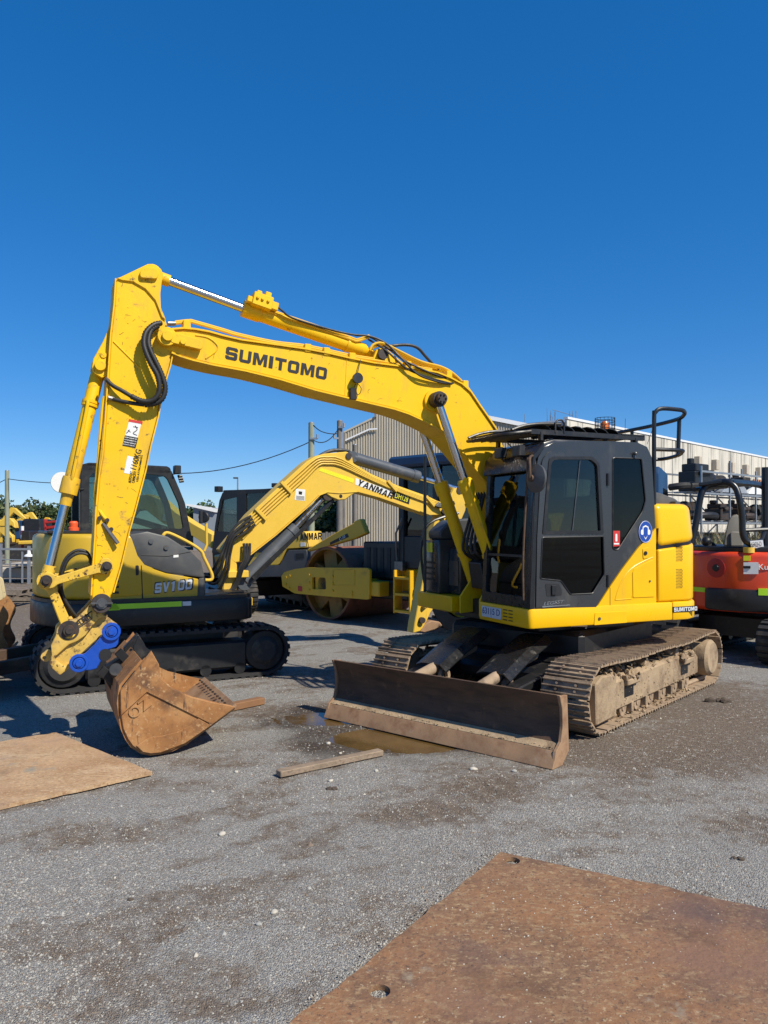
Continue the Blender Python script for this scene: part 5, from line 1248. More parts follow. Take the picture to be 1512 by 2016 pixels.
# lower dark bumper of the house
def pz(px, py, c): return V.P(px, py, c)
hp = [(1.12, -1.02), (1.2, -.8), (1.2, 1.0), (.9, 1.1), (-.9, 1.1), (-1.2, .95), (-1.42, .55), (-1.5, 0), (-1.42, -.5), (-1.22, -.9), (-.9, -1.1), (.9, -1.1)]
m = MB(); m.extz([(p.x, p.y) for p in cr([(a, b, 0) for a, b in hp], 3, True)], .78, 1.08); bp_ = m.build('bumper', BLACK, yx, bevel=.04, seg=2)
m = MB(); a, b = V.P(214, 1205, NY), V.P(357, 1197, NY); m.ext([(a[0], 1.0), (b[0], 1.0), (b[0], 1.065), (a[0], 1.065)], NY-.026, NY-.005); m.nx(); m.ext([(-.9, .99), (-.55, .99), (-.6, 1.07), (-.9, 1.07)], NY-.026, NY-.005); m.build('reflective_strip', L_FLUO, bp_)
m = MB(); m.ext([(b[0]+.01, 1.005), (b[0]+.12, 1.005), (b[0]+.12, 1.06), (b[0]+.01, 1.06)], NY-.026, NY-.005); m.build('data_plate', PLATE, bp_)
m = MB(); m.extz([(p.x*.985, p.y*.985) for p in cr([(a, b, 0) for a, b in hp], 3, True)][:], 1.07, 1.12); m.build('gap_strip', BLACK, yx)
# yellow engine cover, rear and side
rp = [(-.1, -1.07), (-.9, -1.07), (-1.2, -.88), (-1.4, -.5), (-1.47, 0), (-1.4, .5), (-1.2, .9), (-.9, 1.05), (-.1, 1.05)]
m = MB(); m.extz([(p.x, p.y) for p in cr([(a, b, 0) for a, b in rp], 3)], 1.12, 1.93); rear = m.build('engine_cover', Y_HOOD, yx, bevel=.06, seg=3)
m = MB()
for k in range(5): m.nx(); m.box(-.93+.02*k, -.62, NY+.012, NY+.034, 1.50+k*.075, 1.535+k*.075)
for k in range(4): m.nx(); m.box(-.78+.05*k, -.56, NY+.012, NY+.034, 1.40-k*.07, 1.428-k*.07)
m.build('louvre_slot', INK, rear)
m = MB(); m.box(-1.35, -.45, -.75, .9, 1.93, 1.97); m.build('cover_top', BLACK, yx, bevel=.01)
sidey = V.PP([(217,1192),(381,1188),(390,1177),(391,1140),(327,1128),(283,1113),(268,1095),(254,1060),(180,1055),(180,1192)], NY+.03)
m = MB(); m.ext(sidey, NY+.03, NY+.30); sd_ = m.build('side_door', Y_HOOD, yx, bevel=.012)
m = MB(); m.tube([V.V(278, 1113, NY+.028), V.V(281, 1190, NY+.028)], .008, 5); m.build('door_gap', INK, sd_)
m = MB(); m.ext(rnd(V.PP([(267,1113),(274,1113),(274,1132),(268,1134)], NY), .02), NY+.02, NY+.03); m.build('door_latch', INK, sd_)
block('lettering', 'SV100', INK, sd_, V.V(302.5, 1170, NY+.0295), V.V(372, 1160, NY)-V.V(304, 1168, NY), (0, 0, 1), .15, .50, .003, slant=.25)
block('lettering', 'SV100', PLATE, sd_, V.V(304, 1168, NY+.0265), V.V(372, 1160, NY)-V.V(304, 1168, NY), (0, 0, 1), .125, .47, .006, slant=.25)
m = MB()
top_ = V.PP([(254,1052),(290,1046),(330,1056),(375,1085),(396,1106),(403,1134),(402,1138),(327,1128),(283,1113),(268,1095),(256,1062)], NY+.03)
m.ext(top_, NY+.02, -.15); hg = m.build('front_hood', GREYT, yx, bevel=.035, seg=2)
m = MB(); m.tube([V.V(278, 1093, NY+.018), V.V(330, 1095, NY+.018), V.V(375, 1086, NY+.018)], .005, 5); m.build('hood_seam', INK, hg)
for px, py in ((297, 1066), (327, 1078)):
    m = MB(); q = V.V(px, py, NY+.02); m.cyl(q, q-Vector((0, .02, 0)), .03, n=12); m.build('hood_lock', STEEL, hg)
m = MB(); m.ext(V.PP([(342,1093),(352,1092),(352,1097),(342,1098)], NY), NY+.014, NY+.02); m.build('label', WHITE, hg)
fr_ = V.PP([(391,1139),(403,1136),(405,1165),(402,1200),(385,1212),(381,1190),(390,1178)], NY+.02)
m = MB(); m.ext(fr_, NY+.02, -.2); m.build('front_corner', GREYT, yx, bevel=.02)
m = MB(); m.box(-.4, 1.1, -.9, 1.0, 1.08, 1.14); m.build('house_floor', BLACK, yx)
# cab on the far side
CYR = -.12
cabp = V.PP([(160,1060),(160,918),(170,913),(240,913),(330,923),(338,928),(352,960),(364,990),(372,1030),(381,1076)], CYR)
ho1 = V.PP([(176,1040),(176,940),(182,931),(250,930),(250,1040)], CYR); ho2 = V.PP([(255,1041),(255,930),(322,936),(330,942),(352,990),(362,1041)], CYR)
m = MB(); m.holey([cabp, rnd(ho1, .03), rnd(ho2, .04)], CYR, CYR+.07); cb = m.build('cab', BLACK, yx, sharp=40)
m = MB(); m.ext(inset(cabp, -.001), CYR+.95, CYR+1.0)
m2 = MB(); m2.holey([cabp, rnd(ho1, .03), rnd(ho2, .04)], CYR+.95, CYR+1.02); m2.build('left_wall', BLACK, cb)
xs_ = [p[0] for p in cabp]; x0_, x1_ = min(xs_), max(xs_); zt = max(p[1] for p in cabp)
m = MB(); tp = [(x0_, zt-.12), (x0_, zt-.03), (x0_+.1, zt), (V.P(240, 913, CYR)[0], zt), (V.P(332, 924, CYR)[0], zt-.01), (V.P(338, 928, CYR)[0], zt-.06), (V.P(336, 932, CYR)[0], zt-.12)]
m.ext(tp, CYR+.0, CYR+1.0); m.build('roof', BLACK, cb, bevel=.02)
m = MB(); m.ext(ho1, CYR+.03, CYR+.036); m.nx(); m.ext(ho2, CYR+.03, CYR+.036); m.nx(); m.ext(ho1, CYR+.97, CYR+.976); m.nx(); m.ext(ho2, CYR+.97, CYR+.976); m.build('pane', GLASS, cb)
m = MB(); m.bar((x0_+.03, CYR+.05, 1.95), (x0_+.03, CYR+.05, zt-.05), .08, .1); m.nx(); m.bar((x0_+.03, CYR+.95, 1.95), (x0_+.03, CYR+.95, zt-.05), .08, .1); m.build('rear_pillar', BLACK, cb)
m = MB(); m.ext(rnd([(-.25, 1.7), (.2, 1.72), (.2, 1.82), (-.2, 1.85), (-.3, 2.4), (-.42, 2.4)], .05), .15, .65); m.build('seat', SEATG, cb, bevel=.03)
m = MB(); q = V.V(346, 925, CYR); m.box(q.x-.03, q.x+.06, q.y-.07, q.y+.05, q.z-.06, q.z+.06); m.build('work_lamp', BLACK, yx, bevel=.01)
m = MB()
for k in range(3): q = V.V(350+k*1.5, 938+k*5, CYR); m.nx(); m.cyl(q, q+Vector((.06, 0, .01)), .02, n=8)
m.build('hose_clip', BLACK, cb)
# mirror, beacon and handrail
q = V.V(122, 950, -.7); 
m = MB(); dv = (V.local((0, 0, 2.2))-q).normalized(); m.lathe(q-dv*.03, q+dv*.01, [(0, .085), (.5, .132), (1, .127)], 26); mr = m.build('mirror', WHITEP, yx)
m = MB(); m.tube([q, q+Vector((.12, .06, .02)), q+Vector((.22, .5, -.05)), (x0_+.03, CYR, q.z-.05)], .012, 7, smooth=4); m.build('mirror_arm', BLACK, mr)
q = Vector((V.P(145, 1050, -.55)[0], -.55, 1.97)); m = MB(); m.lathe(q, q+Vector((0, 0, .12)), [(0, .065), (.3, .065), (.35, .05), (.8, .055), (1, .04)], 16); m.build('beacon', ORANGEH, yx)
m = MB(); m.tube([V.V(*p) for p in ((318, 1066, -.85), (322, 1053, -.85), (334, 1050, -.85), (375, 1070, -.86), (396, 1085, -.86), (402, 1098, -.86), (417, 1130, -.86), (416, 1141, -.86), (404, 1142, -.86))], .022, 9, smooth=4); m.build('hand_rail', Y_YAN, yx)
m = MB(); m.tube([V.V(402, 1085, -.4), V.V(407, 1072, -.4), V.V(406, 1030, -.4)], .02, 8); mm_ = m.build('mirror_pole', Y_YAN, yx)
m = MB(); q = V.V(402, 1018, -.4); m.box(q.x-.07, q.x-.02, q.y-.03, q.y+.03, q.z-.09, q.z+.09); m.lathe(q-Vector((.02, .02, 0)), q+Vector((.03, .03, 0)), [(0, .08), (.5, .085), (1, .05)], 16); m.build('front_mirror', BLACK, yx, bevel=.01)
# swing post, boom, arm
BYN = -.42; BYF = -.16
m = MB(); m.ext(V.PP([(430,1095),(448,1090),(467,1110),(467,1140),(465,1176),(461,1196),(441,1198),(438,1174),(440,1130)], BYN), BYN+.0, BYF); po = m.build('swing_post', Y_YAN, yx, bevel=.015)
m = MB(); a_, b_ = V.V(452, 1202, -.3), V.V(452, 1172, -.3); m.cyl(a_, b_, .10, n=20); m.nx(); a_, b_ = V.V(452, 1200, -.3)-Vector((0, 0, .0)), V.V(452, 1192, -.3); m.cyl(a_, b_, .13, n=20); m.build('post_collar', Y_YAN, po)
m = MB(); m.box(1.0, 1.34, -.55, .1, .9, 1.02); m.box(1.0, 1.3, -.5, .05, 1.3, 1.4); m.build('swing_bracket', Y_YAN, yx, bevel=.01)
m = MB(); m.cyl(V.V(405, 1189, -.6), V.V(440, 1187, -.45), .035, n=14); m.build('swing_cylinder_rod', CHROME, yx)
m = MB()
bo = V.PP([(434,1083),(491,1013),(558,950),(590,921),(605,908),(622,898),(640,893),(683,889),(693,896),(696,912),(731,933),(786,957),(845,978),(884,997),(880,1014),(846,1015),(826,1007),(747,979),(705,968),(692,975),(680,984),(667,985),(652,979),(642,972),(628,976),(604,999),(572,1027),(540,1055),(489,1094),(478,1106),(462,1108)], BYN)
m.ext(bo, BYN, BYF); bmo = m.build('boom', Y_YAN, yx, bevel=.012)
m = MB(); strip(m, V.PP([(492,1092),(542,1053),(574,1025),(606,997),(629,974),(644,968),(668,970),(705,967),(747,978),(826,1006)], BYN), -.012, BYN-.012, BYF+.01); m.build('flange', Y_YAN, bmo)
m = MB(); m.ext(V.PP([(632,921),(697,943),(695,951),(628,927)], BYN), BYN-.003, BYN+.001); m.build('reflective_strip', Y_FLUO, bmo)
m = MB(); m.ext(V.PP([(582,962),(601,964),(600,986),(580,984)], BYN), BYN-.003, BYN+.001); st_ = m.build('warning_label', WHITE, bmo)
m = MB(); m.ext(V.PP([(588,967),(595,968),(594,974),(588,973)], BYN), BYN-.005, BYN-.002)
for k in range(4): m.nx(); m.ext(V.PP([(583,976+k*2),(599,977.5+k*2),(599,978.3+k*2),(583,976.8+k*2)], BYN), BYN-.005, BYN-.002)
m.build('print', INK, st_)
m = MB(); uu = V.V(771, 976, BYN)-V.V(700, 947, BYN); m.ext(V.PP([(700,941),(772,967),(770,979),(699,954)], BYN), BYN-.003, BYN+.001); wl_ = m.build('name_label', WHITE, bmo)
block('lettering', 'YANMAR', INK, bmo, V.V(702, 954, BYN-.0032), uu, (0, 0, 1), .098, uu.length*.98, .003, slant=.2)
m = MB(); m.ext(V.PP([(775,964),(808,975),(805,993),(773,981)], BYN), BYN-.003, BYN+.001); dl_ = m.build('fleet_label', INK, bmo)
text('fleet_number', 'DH128', Y_FLUO, dl_, V.V(777, 980, BYN-.005), V.V(803, 989, BYN)-V.V(777, 980, BYN), (0, 0, 1), .09, .24, .002)
m = MB(); q = V.V(671, 977, BYN-.002); m.cyl(q, q+Vector((0, .01, 0)), .028, n=14); m.build('lug_hole', INK, bmo)
# pipes on the boom
m = MB()
for k, dy in enumerate((0, 1, 2, 3)):
    o_ = (3.5*k, 4.5*k)
    m.nx(); m.tube([V.V(465+o_[0]*1.2, 1050+o_[1]*.8, BYN-.02), V.V(500+o_[0], 1012+o_[1], BYN-.02), V.V(560+o_[0], 957+o_[1], BYN-.02), V.V(592+o_[0], 928+o_[1], BYN-.02), V.V(622+o_[0]*.5, 903+o_[1], BYN-.02), V.V(645, 900+o_[1], BYN-.02), V.V(672, 904+o_[1], BYN-.02), V.V(735, 940+o_[1]*.5, BYN-.02), V.V(800, 967+o_[1]*.5, BYN-.02), V.V(868, 990+o_[1]*.6, BYN-.02)], .013, 6, smooth=3)
m.build('boom_pipe', Y_YAN, bmo)
m = MB()
for px, py in ((512, 1012), (562, 960), (845, 987), (770, 957)): m.nx(); q = V.V(px, py, BYN); m.bar(q+Vector((-.08, -.03, .08)), q+Vector((.08, -.03, -.08)), .05, .05, up=(0, 1, 0))
m.build('pipe_clamp', Y_YAN, bmo, bevel=.005)
m = MB()
for k in range(4):
    o_ = k*4.5; yy = BYN-.06-.02*(k % 3)
    m.nx(); m.tube([V.V(494+o_*.6, 1016+o_*1.2, yy), V.V(470+o_, 1030+o_*1.3, yy-.02), V.V(452+o_*.7, 1052+o_*.8, yy-.03), V.V(440+o_*.9, 1082+o_, yy), V.V(432+o_*1.2, 1100+o_*2, yy), V.V(420+o_*.8, 1120+o_*3, yy+.1), V.V(412, 1130+o_*2, yy+.25)], .02, 7, smooth=4)
for k in range(3): m.nx(); m.tube([V.V(480+k*6, 1070, BYN-.05), V.V(482+k*4, 1098, BYN-.10), V.V(472+k*3, 1120, BYN-.10), V.V(462+k*3, 1150, BYN-.06), V.V(448, 1166+k*3, BYN-.06), V.V(425, 1170, BYN-.02)], .02, 7, smooth=4)
m.nx(); m.tube([V.V(598, 930, BYF), V.V(620, 905, BYF), V.V(650, 888, BYF), V.V(680, 887, BYF), V.V(690, 892, BYF)], .03, 7, smooth=4)
m.build('boom_hose', RUBBER, yx)
# cylinders
def cylg(p0, p1, t, r0, r1, nm):
    m = MB(); d = p1-p0; m.lathe(p0, p0+d*t, [(0, r0*.7), (.03, r0), (.9, r0), (.9, r0*1.1), (1, r0*1.05)], 18); m.cyl(p0-Vector((0, .09, 0)), p0+Vector((0, .09, 0)), r0*.9); c_ = m.build(nm, CYLG, yx)
    m = MB(); m.cyl(p0+d*t, p1, r1, n=16); m.build('rod', CHROME, c_)
    m = MB(); m.cyl(p1-Vector((0, .1, 0)), p1+Vector((0, .1, 0)), r1*1.7, n=14); m.build('rod_eye', DSTEEL, c_)
cylg(V.V(478, 1148, -.3), V.V(641, 975, -.3), .62, .11, .05, 'lift_cylinder')
cylg(V.V(690, 900, -.3), V.V(906, 964, -.3), .60, .095, .042, 'arm_cylinder')
m = MB(); q = V.V(686, 898, BYN); m.cyl(q-Vector((0, .02, 0)), q+Vector((0, .3, 0)), .05, n=14); m.build('pin', DSTEEL, bmo)
m = MB(); m.bar(V.V(497, 1139, BYN-.05), V.V(655, 984, BYN+.1), .06, .05); m.build('hose_guard', BLACK, yx)
ar = V.PP([(896,962),(914,958),(922,972),(918,1005),(893,1062),(873,1095),(869,1118),(858,1160),(842,1205),(838,1232),(829,1243),(815,1247),(818,1225),(838,1120),(857,1029),(870,1010)], BYN)
m = MB(); m.ext(ar, BYN+.02, BYF-.02); am = m.build('arm', Y_YAN, yx, bevel=.012)
m = MB(); q = V.V(905, 966, BYN+.01); m.cyl(q, q+Vector((0, .27, 0)), .06, n=14); m.nx(); q = V.V(874, 1008, BYN-.01); m.cyl(q, q+Vector((0, .3, 0)), .055, n=14); m.nx(); q = V.V(830, 1221, BYN); m.cyl(q-Vector((0, .04, 0)), q+Vector((0, .33, 0)), .05, n=14); m.build('pin', DSTEEL, am)
m = MB(); m.ext(V.PP([(842,1200),(856,1186),(860,1192),(850,1206),(838,1232)], BYN), BYN+.03, BYF-.03); m.nx(); m.cyl(V.V(833, 1196, BYN-.02), V.V(845, 1185, BYN-.02), .035, n=10); m.build('link', Y_YAN, am, bevel=.01)
m = MB(); m.ext(V.PP([(838,1228),(850,1222),(866,1224),(872,1232),(856,1240),(836,1246),(828,1244)], BYN), BYN, BYF); m.build('hitch', RUSTL, am, bevel=.015)
m = MB()
for k in range(4): m.nx(); yy = BYN-.05; m.tube([V.V(862-k*2, 990+k*2, yy), V.V(878+k*1.5, 1000+k, yy-.05), V.V(880+k*2, 1020, yy-.06), V.V(868+k*2.5, 1050, yy-.05), V.V(852+k*3, 1075, yy-.03), V.V(853+k*3, 1095, yy-.02), V.V(860+k*3, 1108, yy)], .02, 7, smooth=4)
m.build('arm_hose', RUBBER, am)
m = MB(); m.ext(V.PP([(882,1035),(892,1040),(890,1048),(880,1043)], BYN+.02), BYN+.016, BYN+.021); m.build('label', L_FLUO, am)
# ---------------------------------------------------------------- second pale yellow excavator, farther back, facing left
W = Fr(-3.15, 19.6, 150.0); wx = W.root('excavator', 'yellow and black excavator with closed cab parked behind the pale yellow boom', 'excavator')
MW = Matrix.Rotation(R(300-150), 4, 'Z')
for sy in (-1, 1): rubber_track(wx, 1.25, -1.2, .42, *sorted((sy*.68, sy*1.15)), M=MW)
m = MB(); m.box(-.8, .8, -.7, .7, .35, .75); m.cyl((0, 0, .7), (0, 0, .95), .5); m.build('chassis', BLACK, wx, M=MW, bevel=.03)
N_ = 1.12
cab_ = W.PP([(417,1088),(424,1030),(432,985),(438,970),(470,966),(540,961),(552,966),(556,1088)], N_)
g1 = W.PP([(425,1046),(438,984),(466,978),(466,1048)], N_); g2 = W.PP([(484,972),(540,968),(546,1045),(484,1046)], N_)
m = MB(); m.holey([cab_, rnd(g1, .03), rnd(g2, .03)], N_-.06, N_); cb = m.build('cab', BLACK, wx)
m = MB(); m.holey([cab_, rnd(g1, .03), rnd(g2, .03)], N_-1.05, N_-1.0); m.build('right_wall', BLACK, cb)
zt = max(p[1] for p in cab_); xa = W.P(438, 970, N_)[0]; xb = W.P(552, 966, N_)[0]
m = MB(); m.box(xb, xa+.05, N_-1.0, N_-.06, zt-.12, zt-.005); m.build('roof', BLACK, cb, bevel=.02)
m = MB(); m.ext(g1, N_-.03, N_-.024); m.nx(); m.ext(g2, N_-.03, N_-.024); m.nx(); m.ext(g1, N_-1.03, N_-1.024); m.nx(); m.ext(g2, N_-1.03, N_-1.024); m.build('pane', GLASSS, cb)
m = MB(); m.ext(rnd([(-.1, 1.6), (.4, 1.6), (.4, 1.75), (0, 1.8), (-.1, 2.35), (-.25, 2.35)], .05), .3, .8); m.build('seat', SEATG, cb, bevel=.03)
m = MB(); q = W.V(432, 967, N_-.1); m.box(q.x-.05, q.x+.1, q.y-.08, q.y+.08, q.z-.02, q.z+.12); m.nx(); q = W.V(541, 958, N_-.1); m.box(q.x-.06, q.x+.06, q.y-.06, q.y+.06, q.z-.02, q.z+.08); m.build('work_lamp', BLACK, wx, bevel=.01)
m = MB(); m.ext(rnd(W.PP([(519,1056),(530,1047),(600,1046),(603,1050),(606,1078),(565,1080),(548,1112),(487,1114),(515,1070)], N_-.02), .04), N_-.5, N_-.02); yb = m.build('side_cover', Y_YAN, wx, bevel=.02)
m = MB(); m.extz([(-.4, 1.05), (-1.0, 1.05), (-1.35, .8), (-1.5, .3), (-1.5, -.3), (-1.35, -.8), (-1.0, -1.05), (-.4, -1.05)], 1.52, 1.93); m.build('engine_cover', Y_YAN, wx, bevel=.05, seg=2)
block('lettering', 'YANMAR', INK, yb, W.V(583, 1064, N_-.018), W.V(612, 1063, N_)-W.V(583, 1064, N_), (0, 0, 1), .16, .72, .006)
m = MB(); m.ext(W.PP([(591,1068),(600,1068),(600,1075),(591,1076)], N_), N_-.02, N_-.012); m.build('label', WHITE, yb)
m = MB(); m.ext(rnd(W.PP([(604,1082),(607,1118),(590,1134),(500,1137),(480,1137),(500,1114),(550,1113),(567,1083)], N_), .05), -1.1, N_); cw = m.build('counterweight', GREYT, wx, bevel=.03)
m = MB(); m.ext(W.PP([(582,1090),(598,1089),(599,1099),(583,1101)], N_), N_-.001, N_+.008); m.build('handle_recess', INK, cw)
m = MB(); m.ext(W.PP([(418,1085),(556,1085),(520,1112),(470,1130),(420,1130)], N_-.05), -1.0, N_-.05); m.build('deck', BLACK, wx)
bo2 = W.PP([(418,1052),(380,1031),(345,1008),(318,984),(290,973),(268,976),(238,1002),(225,1030),(240,1034),(262,1006),(285,1003),(320,1030),(380,1056),(416,1080)], .15)
m = MB(); m.ext(bo2, -.12, .15); b2 = m.build('boom', Y_YAN, wx, bevel=.015)
m = MB(); m.ext(W.PP([(321,1012),(331,1014),(331,1027),(320,1025)], .15), .15, .155); m.build('warning_label', WHITE, b2)
m = MB(); m.cyl(W.V(265, 1024, .0), W.V(325, 1042, .0), .09, n=14); m.build('lift_cylinder', CYLG, wx)
# ---------------------------------------------------------------- drum roller
Q = Fr(-.50, 17.55, 135.0); rl = Q.root('drum_roller', 'large yellow drum roller with rust brown steel drum and dark cab', 'roller')
RD = .80
m = MB(); m.lathe((0, -1.05, RD), (0, 1.05, RD), [(0, RD-.04), (0, RD), (1, RD), (1, RD-.04), (0, RD-.04)], 56, False); dr = m.build('drum', DRUM, rl, sharp=40)
m = MB(); m.lathe((0, .55, RD), (0, .60, RD), [(0, .3), (0, RD-.045), (1, RD-.045), (1, .3), (0, .3)], 40, False)
m.ring((0, -1.04, RD), (0, 1.045, RD), RD-.041, RD-.06, 48); m.build('drum_inner', DRUMI, dr)
m = MB()
for k in range(6):
    g = R(60*k+20); m.nx(); m.bar((.12*math.cos(g), .8, RD+.12*math.sin(g)), ((RD-.06)*math.cos(g), .8, RD+(RD-.06)*math.sin(g)), .42, .16, up=(0, 1, 0))
m.build('spoke', DRUMI, dr, bevel=.01)
SPY = 1.16
pl_ = Q.PP([(558,1134),(564,1126),(585,1120),(608,1117),(727,1118),(732,1122),(731,1178),(726,1180),(640,1173),(584,1168),(560,1154)], SPY)
hl_ = rnd(Q.PP([(618,1136),(645,1137),(646,1160),(619,1160)], SPY), .04)
m = MB(); m.holey([pl_, hl_], SPY, SPY+.06); sp_ = m.build('side_plate', Y_ROLL, rl, sharp=40)
m = MB()
for px, py in ((564,1137),(571,1134),(563,1150),(570,1158),(609,1132),(609,1147),(609,1161),(655,1135),(655,1149),(655,1163),(693,1166),(693,1172)):
    m.nx(); q = Q.V(px, py, SPY+.06); m.cyl(q, q+Vector((0, .02, 0)), .03, n=8)
m.build('bolt', Y_ROLL, sp_)
m = MB(); m.ext(Q.PP([(591,1153),(599,1154),(599,1164),(591,1163)], SPY), SPY+.06, SPY+.066); m.build('warning_label', REDS, sp_)
m = MB(); m.tube([(x, SPY+.061, z) for x, z in Q.PP([(660,1122),(703,1122),(703,1152),(660,1152)], SPY)], .008, 5, closed=True); m.build('panel_crease', Y_ROLL, sp_)
m = MB(); m.box(-.3, .3, .7, SPY, RD-.25, RD+.25); m.build('drum_mount', Y_ROLL, rl, bevel=.03)
m = MB(); m.box(-1.35, -1.05, -1.1, SPY, .62, .95); m.box(-1.75, -1.3, .1, SPY+.02, .62, .92); m.build('front_frame', Y_ROLL, rl, bevel=.02)
m = MB(); m.ext(Q.PP([(604,1082),(663,1047),(711,1021),(722,1050),(700,1060),(640,1078),(606,1086)], .9), .78, .9); m.nx(); m.ext(Q.PP([(711,1021),(722,1050),(700,1060),(698,1027)], .9), .9, .93); hd_ = m.build('hood_beam', Y_ROLL, rl, bevel=.02)
m = MB(); m.ext(Q.PP([(650,1068),(684,1050),(687,1057),(650,1073)], .9), .9, .906); lb_ = m.build('model_label', INK, hd_)
text('lettering', 'C-10', WHITEP, lb_, Q.V(669, 1065, .908), Q.V(683, 1057, .9)-Q.V(669, 1065, .9), (0, 0, 1), .07, None, .004)
m = MB(); m.box(-2.15, -.92, -.95, .85, .95, 1.72); m.build('engine_bay', BLACK, rl, bevel=.03)
m = MB(); m.box(-2.3, -1.0, .1, .9, .55, .93); m.build('articulation', BLACK, rl, bevel=.03)
m = MB()
for k in range(3): m.nx(); m.tube([(-1.0, .5+k*.12, 1.5), (-.85, .6+k*.12, 1.2), (-.95, .7+k*.1, .95), (-1.2, .75+k*.1, .9)], .025, 7, smooth=4)
m.build('hydraulic_hose', RUBBER, rl)
m = MB()
for k in range(5): m.nx(); m.box(-1.95+k*.2, -1.85+k*.2, .85, .86, 1.1, 1.6)
m.build('grille_slot', DARKIN, rl)
m = MB()
for k in range(9): m.nx(); m.bar((-.9+k*.0, -.95+k*.24, .98), (-.83, -.95+k*.24, .98), .05, .12)
m.build('scraper_bolt', STEEL, rl)
m = MB(); m.bar((-.86, -1.05, .9), (-.86, 1.05, .9), .05, .2); m.build('scraper', STEEL, rl)
m = MB(); m.cyl((-.0, SPY-.05, RD-.02), (0, SPY+.0, RD-.02), .19, n=20); m.build('drum_motor', DSTEEL, rl)
# cab
x0 = -4.05; x1 = -2.2
m = MB()
for x, y in ((x0, .95), (x1, .95), (x0, -.95), (x1, -.95), (-3.1, .95)): m.nx(); m.bar((x, y, 1.2), (x, y, 3.2), .14, .14)
m.build('cab_pillar', BLACK, rl, bevel=.01)
m = MB(); m.box(x0-.15, x1+.25, -1.15, 1.15, 3.2, 3.42); m.build('cab_roof', BLUEC, rl, bevel=.05)
m = MB(); m.box(x0, x1, -1.0, 1.0, 1.2, 1.85); m.build('cab_body', BLACK, rl, bevel=.02)
m = MB(); m.nx(); m.box(x0+.08, -3.18, .94, .95, 1.85, 3.18); m.nx(); m.box(-3.02, x1-.08, .94, .95, 1.85, 3.18); m.nx(); m.box(x1-.01, x1, -.88, .88, 1.85, 3.18); m.nx(); m.box(x0+.08, x1-.08, -.95, -.94, 1.85, 3.18); m.nx(); m.box(x0, x0+.01, -.88, .88, 1.85, 3.18); m.build('pane', GLASSS, rl)
m = MB(); m.ext(rnd([(-3.3, 1.85), (-2.8, 1.85), (-2.8, 2.0), (-3.2, 2.05), (-3.3, 2.6), (-3.42, 2.6)], .05), -.3, .3); m.build('seat', SEATG, rl)
m = MB(); m.tube([(-2.5, 0, 1.85), (-2.6, 0, 2.2)], .03); m.tube([(-2.6+.08*math.cos(k*.5), .19*math.sin(k*.5), 2.22+.12*math.cos(k*.5)) for k in range(13)], .015, 6); m.build('steering_wheel', DARKIN, rl)
m = MB(); m.box(-3.6, -3.35, 1.0, 1.006, 1.5, 1.7); m.build('label', WHITE, rl)
m = MB(); m.box(-4.9, -2.15, -.95, .98, .75, 1.2); m.build('rear_frame', Y_ROLL, rl, bevel=.03)
m = MB(); m.box(-5.6, -4.1, -.9, .9, 1.15, 2.0); m.build('engine_cover', Y_ROLL, rl, bevel=.08, seg=2)
m = MB()
for z in (.35, .68, 1.0): m.nx(); m.box(-2.62, -2.2, 1.0, 1.22, z, z+.05)
for x in (-2.62, -2.2): m.nx(); m.box(x-.02, x+.02, 1.0, 1.22, .33, 1.18)
m.build('step', Y_ROLL, rl, bevel=.005)
m = MB()
for sy in (1, -1):
    m.nx(); m.lathe((-3.75, sy*.62, .78), (-3.75, sy*1.12, .78), [(0, .42), (0, .68), (.12, .76), (.5, .78), (.88, .76), (1, .68), (1, .42)], 40, False)
    for k in range(22):
        g = R(360*k/22)
        for h in (0, 1): gg = g+h*R(8); m.bar((-3.75+.78*math.cos(gg), sy*(.64+.25*h), .78+.78*math.sin(gg)), (-3.75+.78*math.cos(gg+.1), sy*(.88+.22*h), .78+.78*math.sin(gg+.1)), .06, .05)
m.build('tyre', TRUB, rl)
m = MB()
for sy in (1, -1): m.nx(); m.lathe((-3.75, sy*.7, .78), (-3.75, sy*1.06, .78), [(0, .43), (.9, .43), (.9, .2), (1, .16)], 28)
m.build('rim', Y_ROLL, rl)
m = MB(); m.tube([(-2.12, 1.05, 1.3), (-2.12, 1.08, 1.9), (-2.3, 1.08, 2.2)], .02); m.nx(); q = Vector((-2.2, 1.0, 1.18)); m.box(q.x-.12, q.x+.1, .98, 1.1, 1.16, 1.34); m.build('lamp_bracket', STEEL, rl)
# ---------------------------------------------------------------- red-orange open-canopy excavator at the right edge
K = Fr(6.15, 12.6, 40.0); kx = K.root('excavator', 'orange red compact excavator with black roll bar canopy cut off by the right edge', 'excavator')
for sy in (-1, 1): rubber_track(kx, 1.15, -1.2, .33, *sorted((sy*.62, sy*1.05)))
m = MB(); m.box(-.8, .8, -.62, .62, .3, .6); m.cyl((0, 0, .55), (0, 0, .72), .45); m.build('chassis', BLACK, kx)
kp_ = [(1.0, -.95), (.2, -1.02), (-.5, -1.0), (-.95, -.75), (-1.2, -.3), (-1.25, .1), (-1.15, .55), (-.85, .9), (-.3, 1.02), (1.0, .95)]
kc = [(p.x, p.y) for p in cr([(a, b, 0) for a, b in kp_], 5)]
m = MB(); m.extz(kc, .72, 1.64); bd = m.build('body', ORANGE, kx, bevel=.08, seg=3)
m = MB(); m.extz([(a*1.03, b*1.03) for a, b in kc if a < .6 and b < .35], .74, 1.08); m.build('bumper', BLACK, kx, bevel=.04, seg=2)
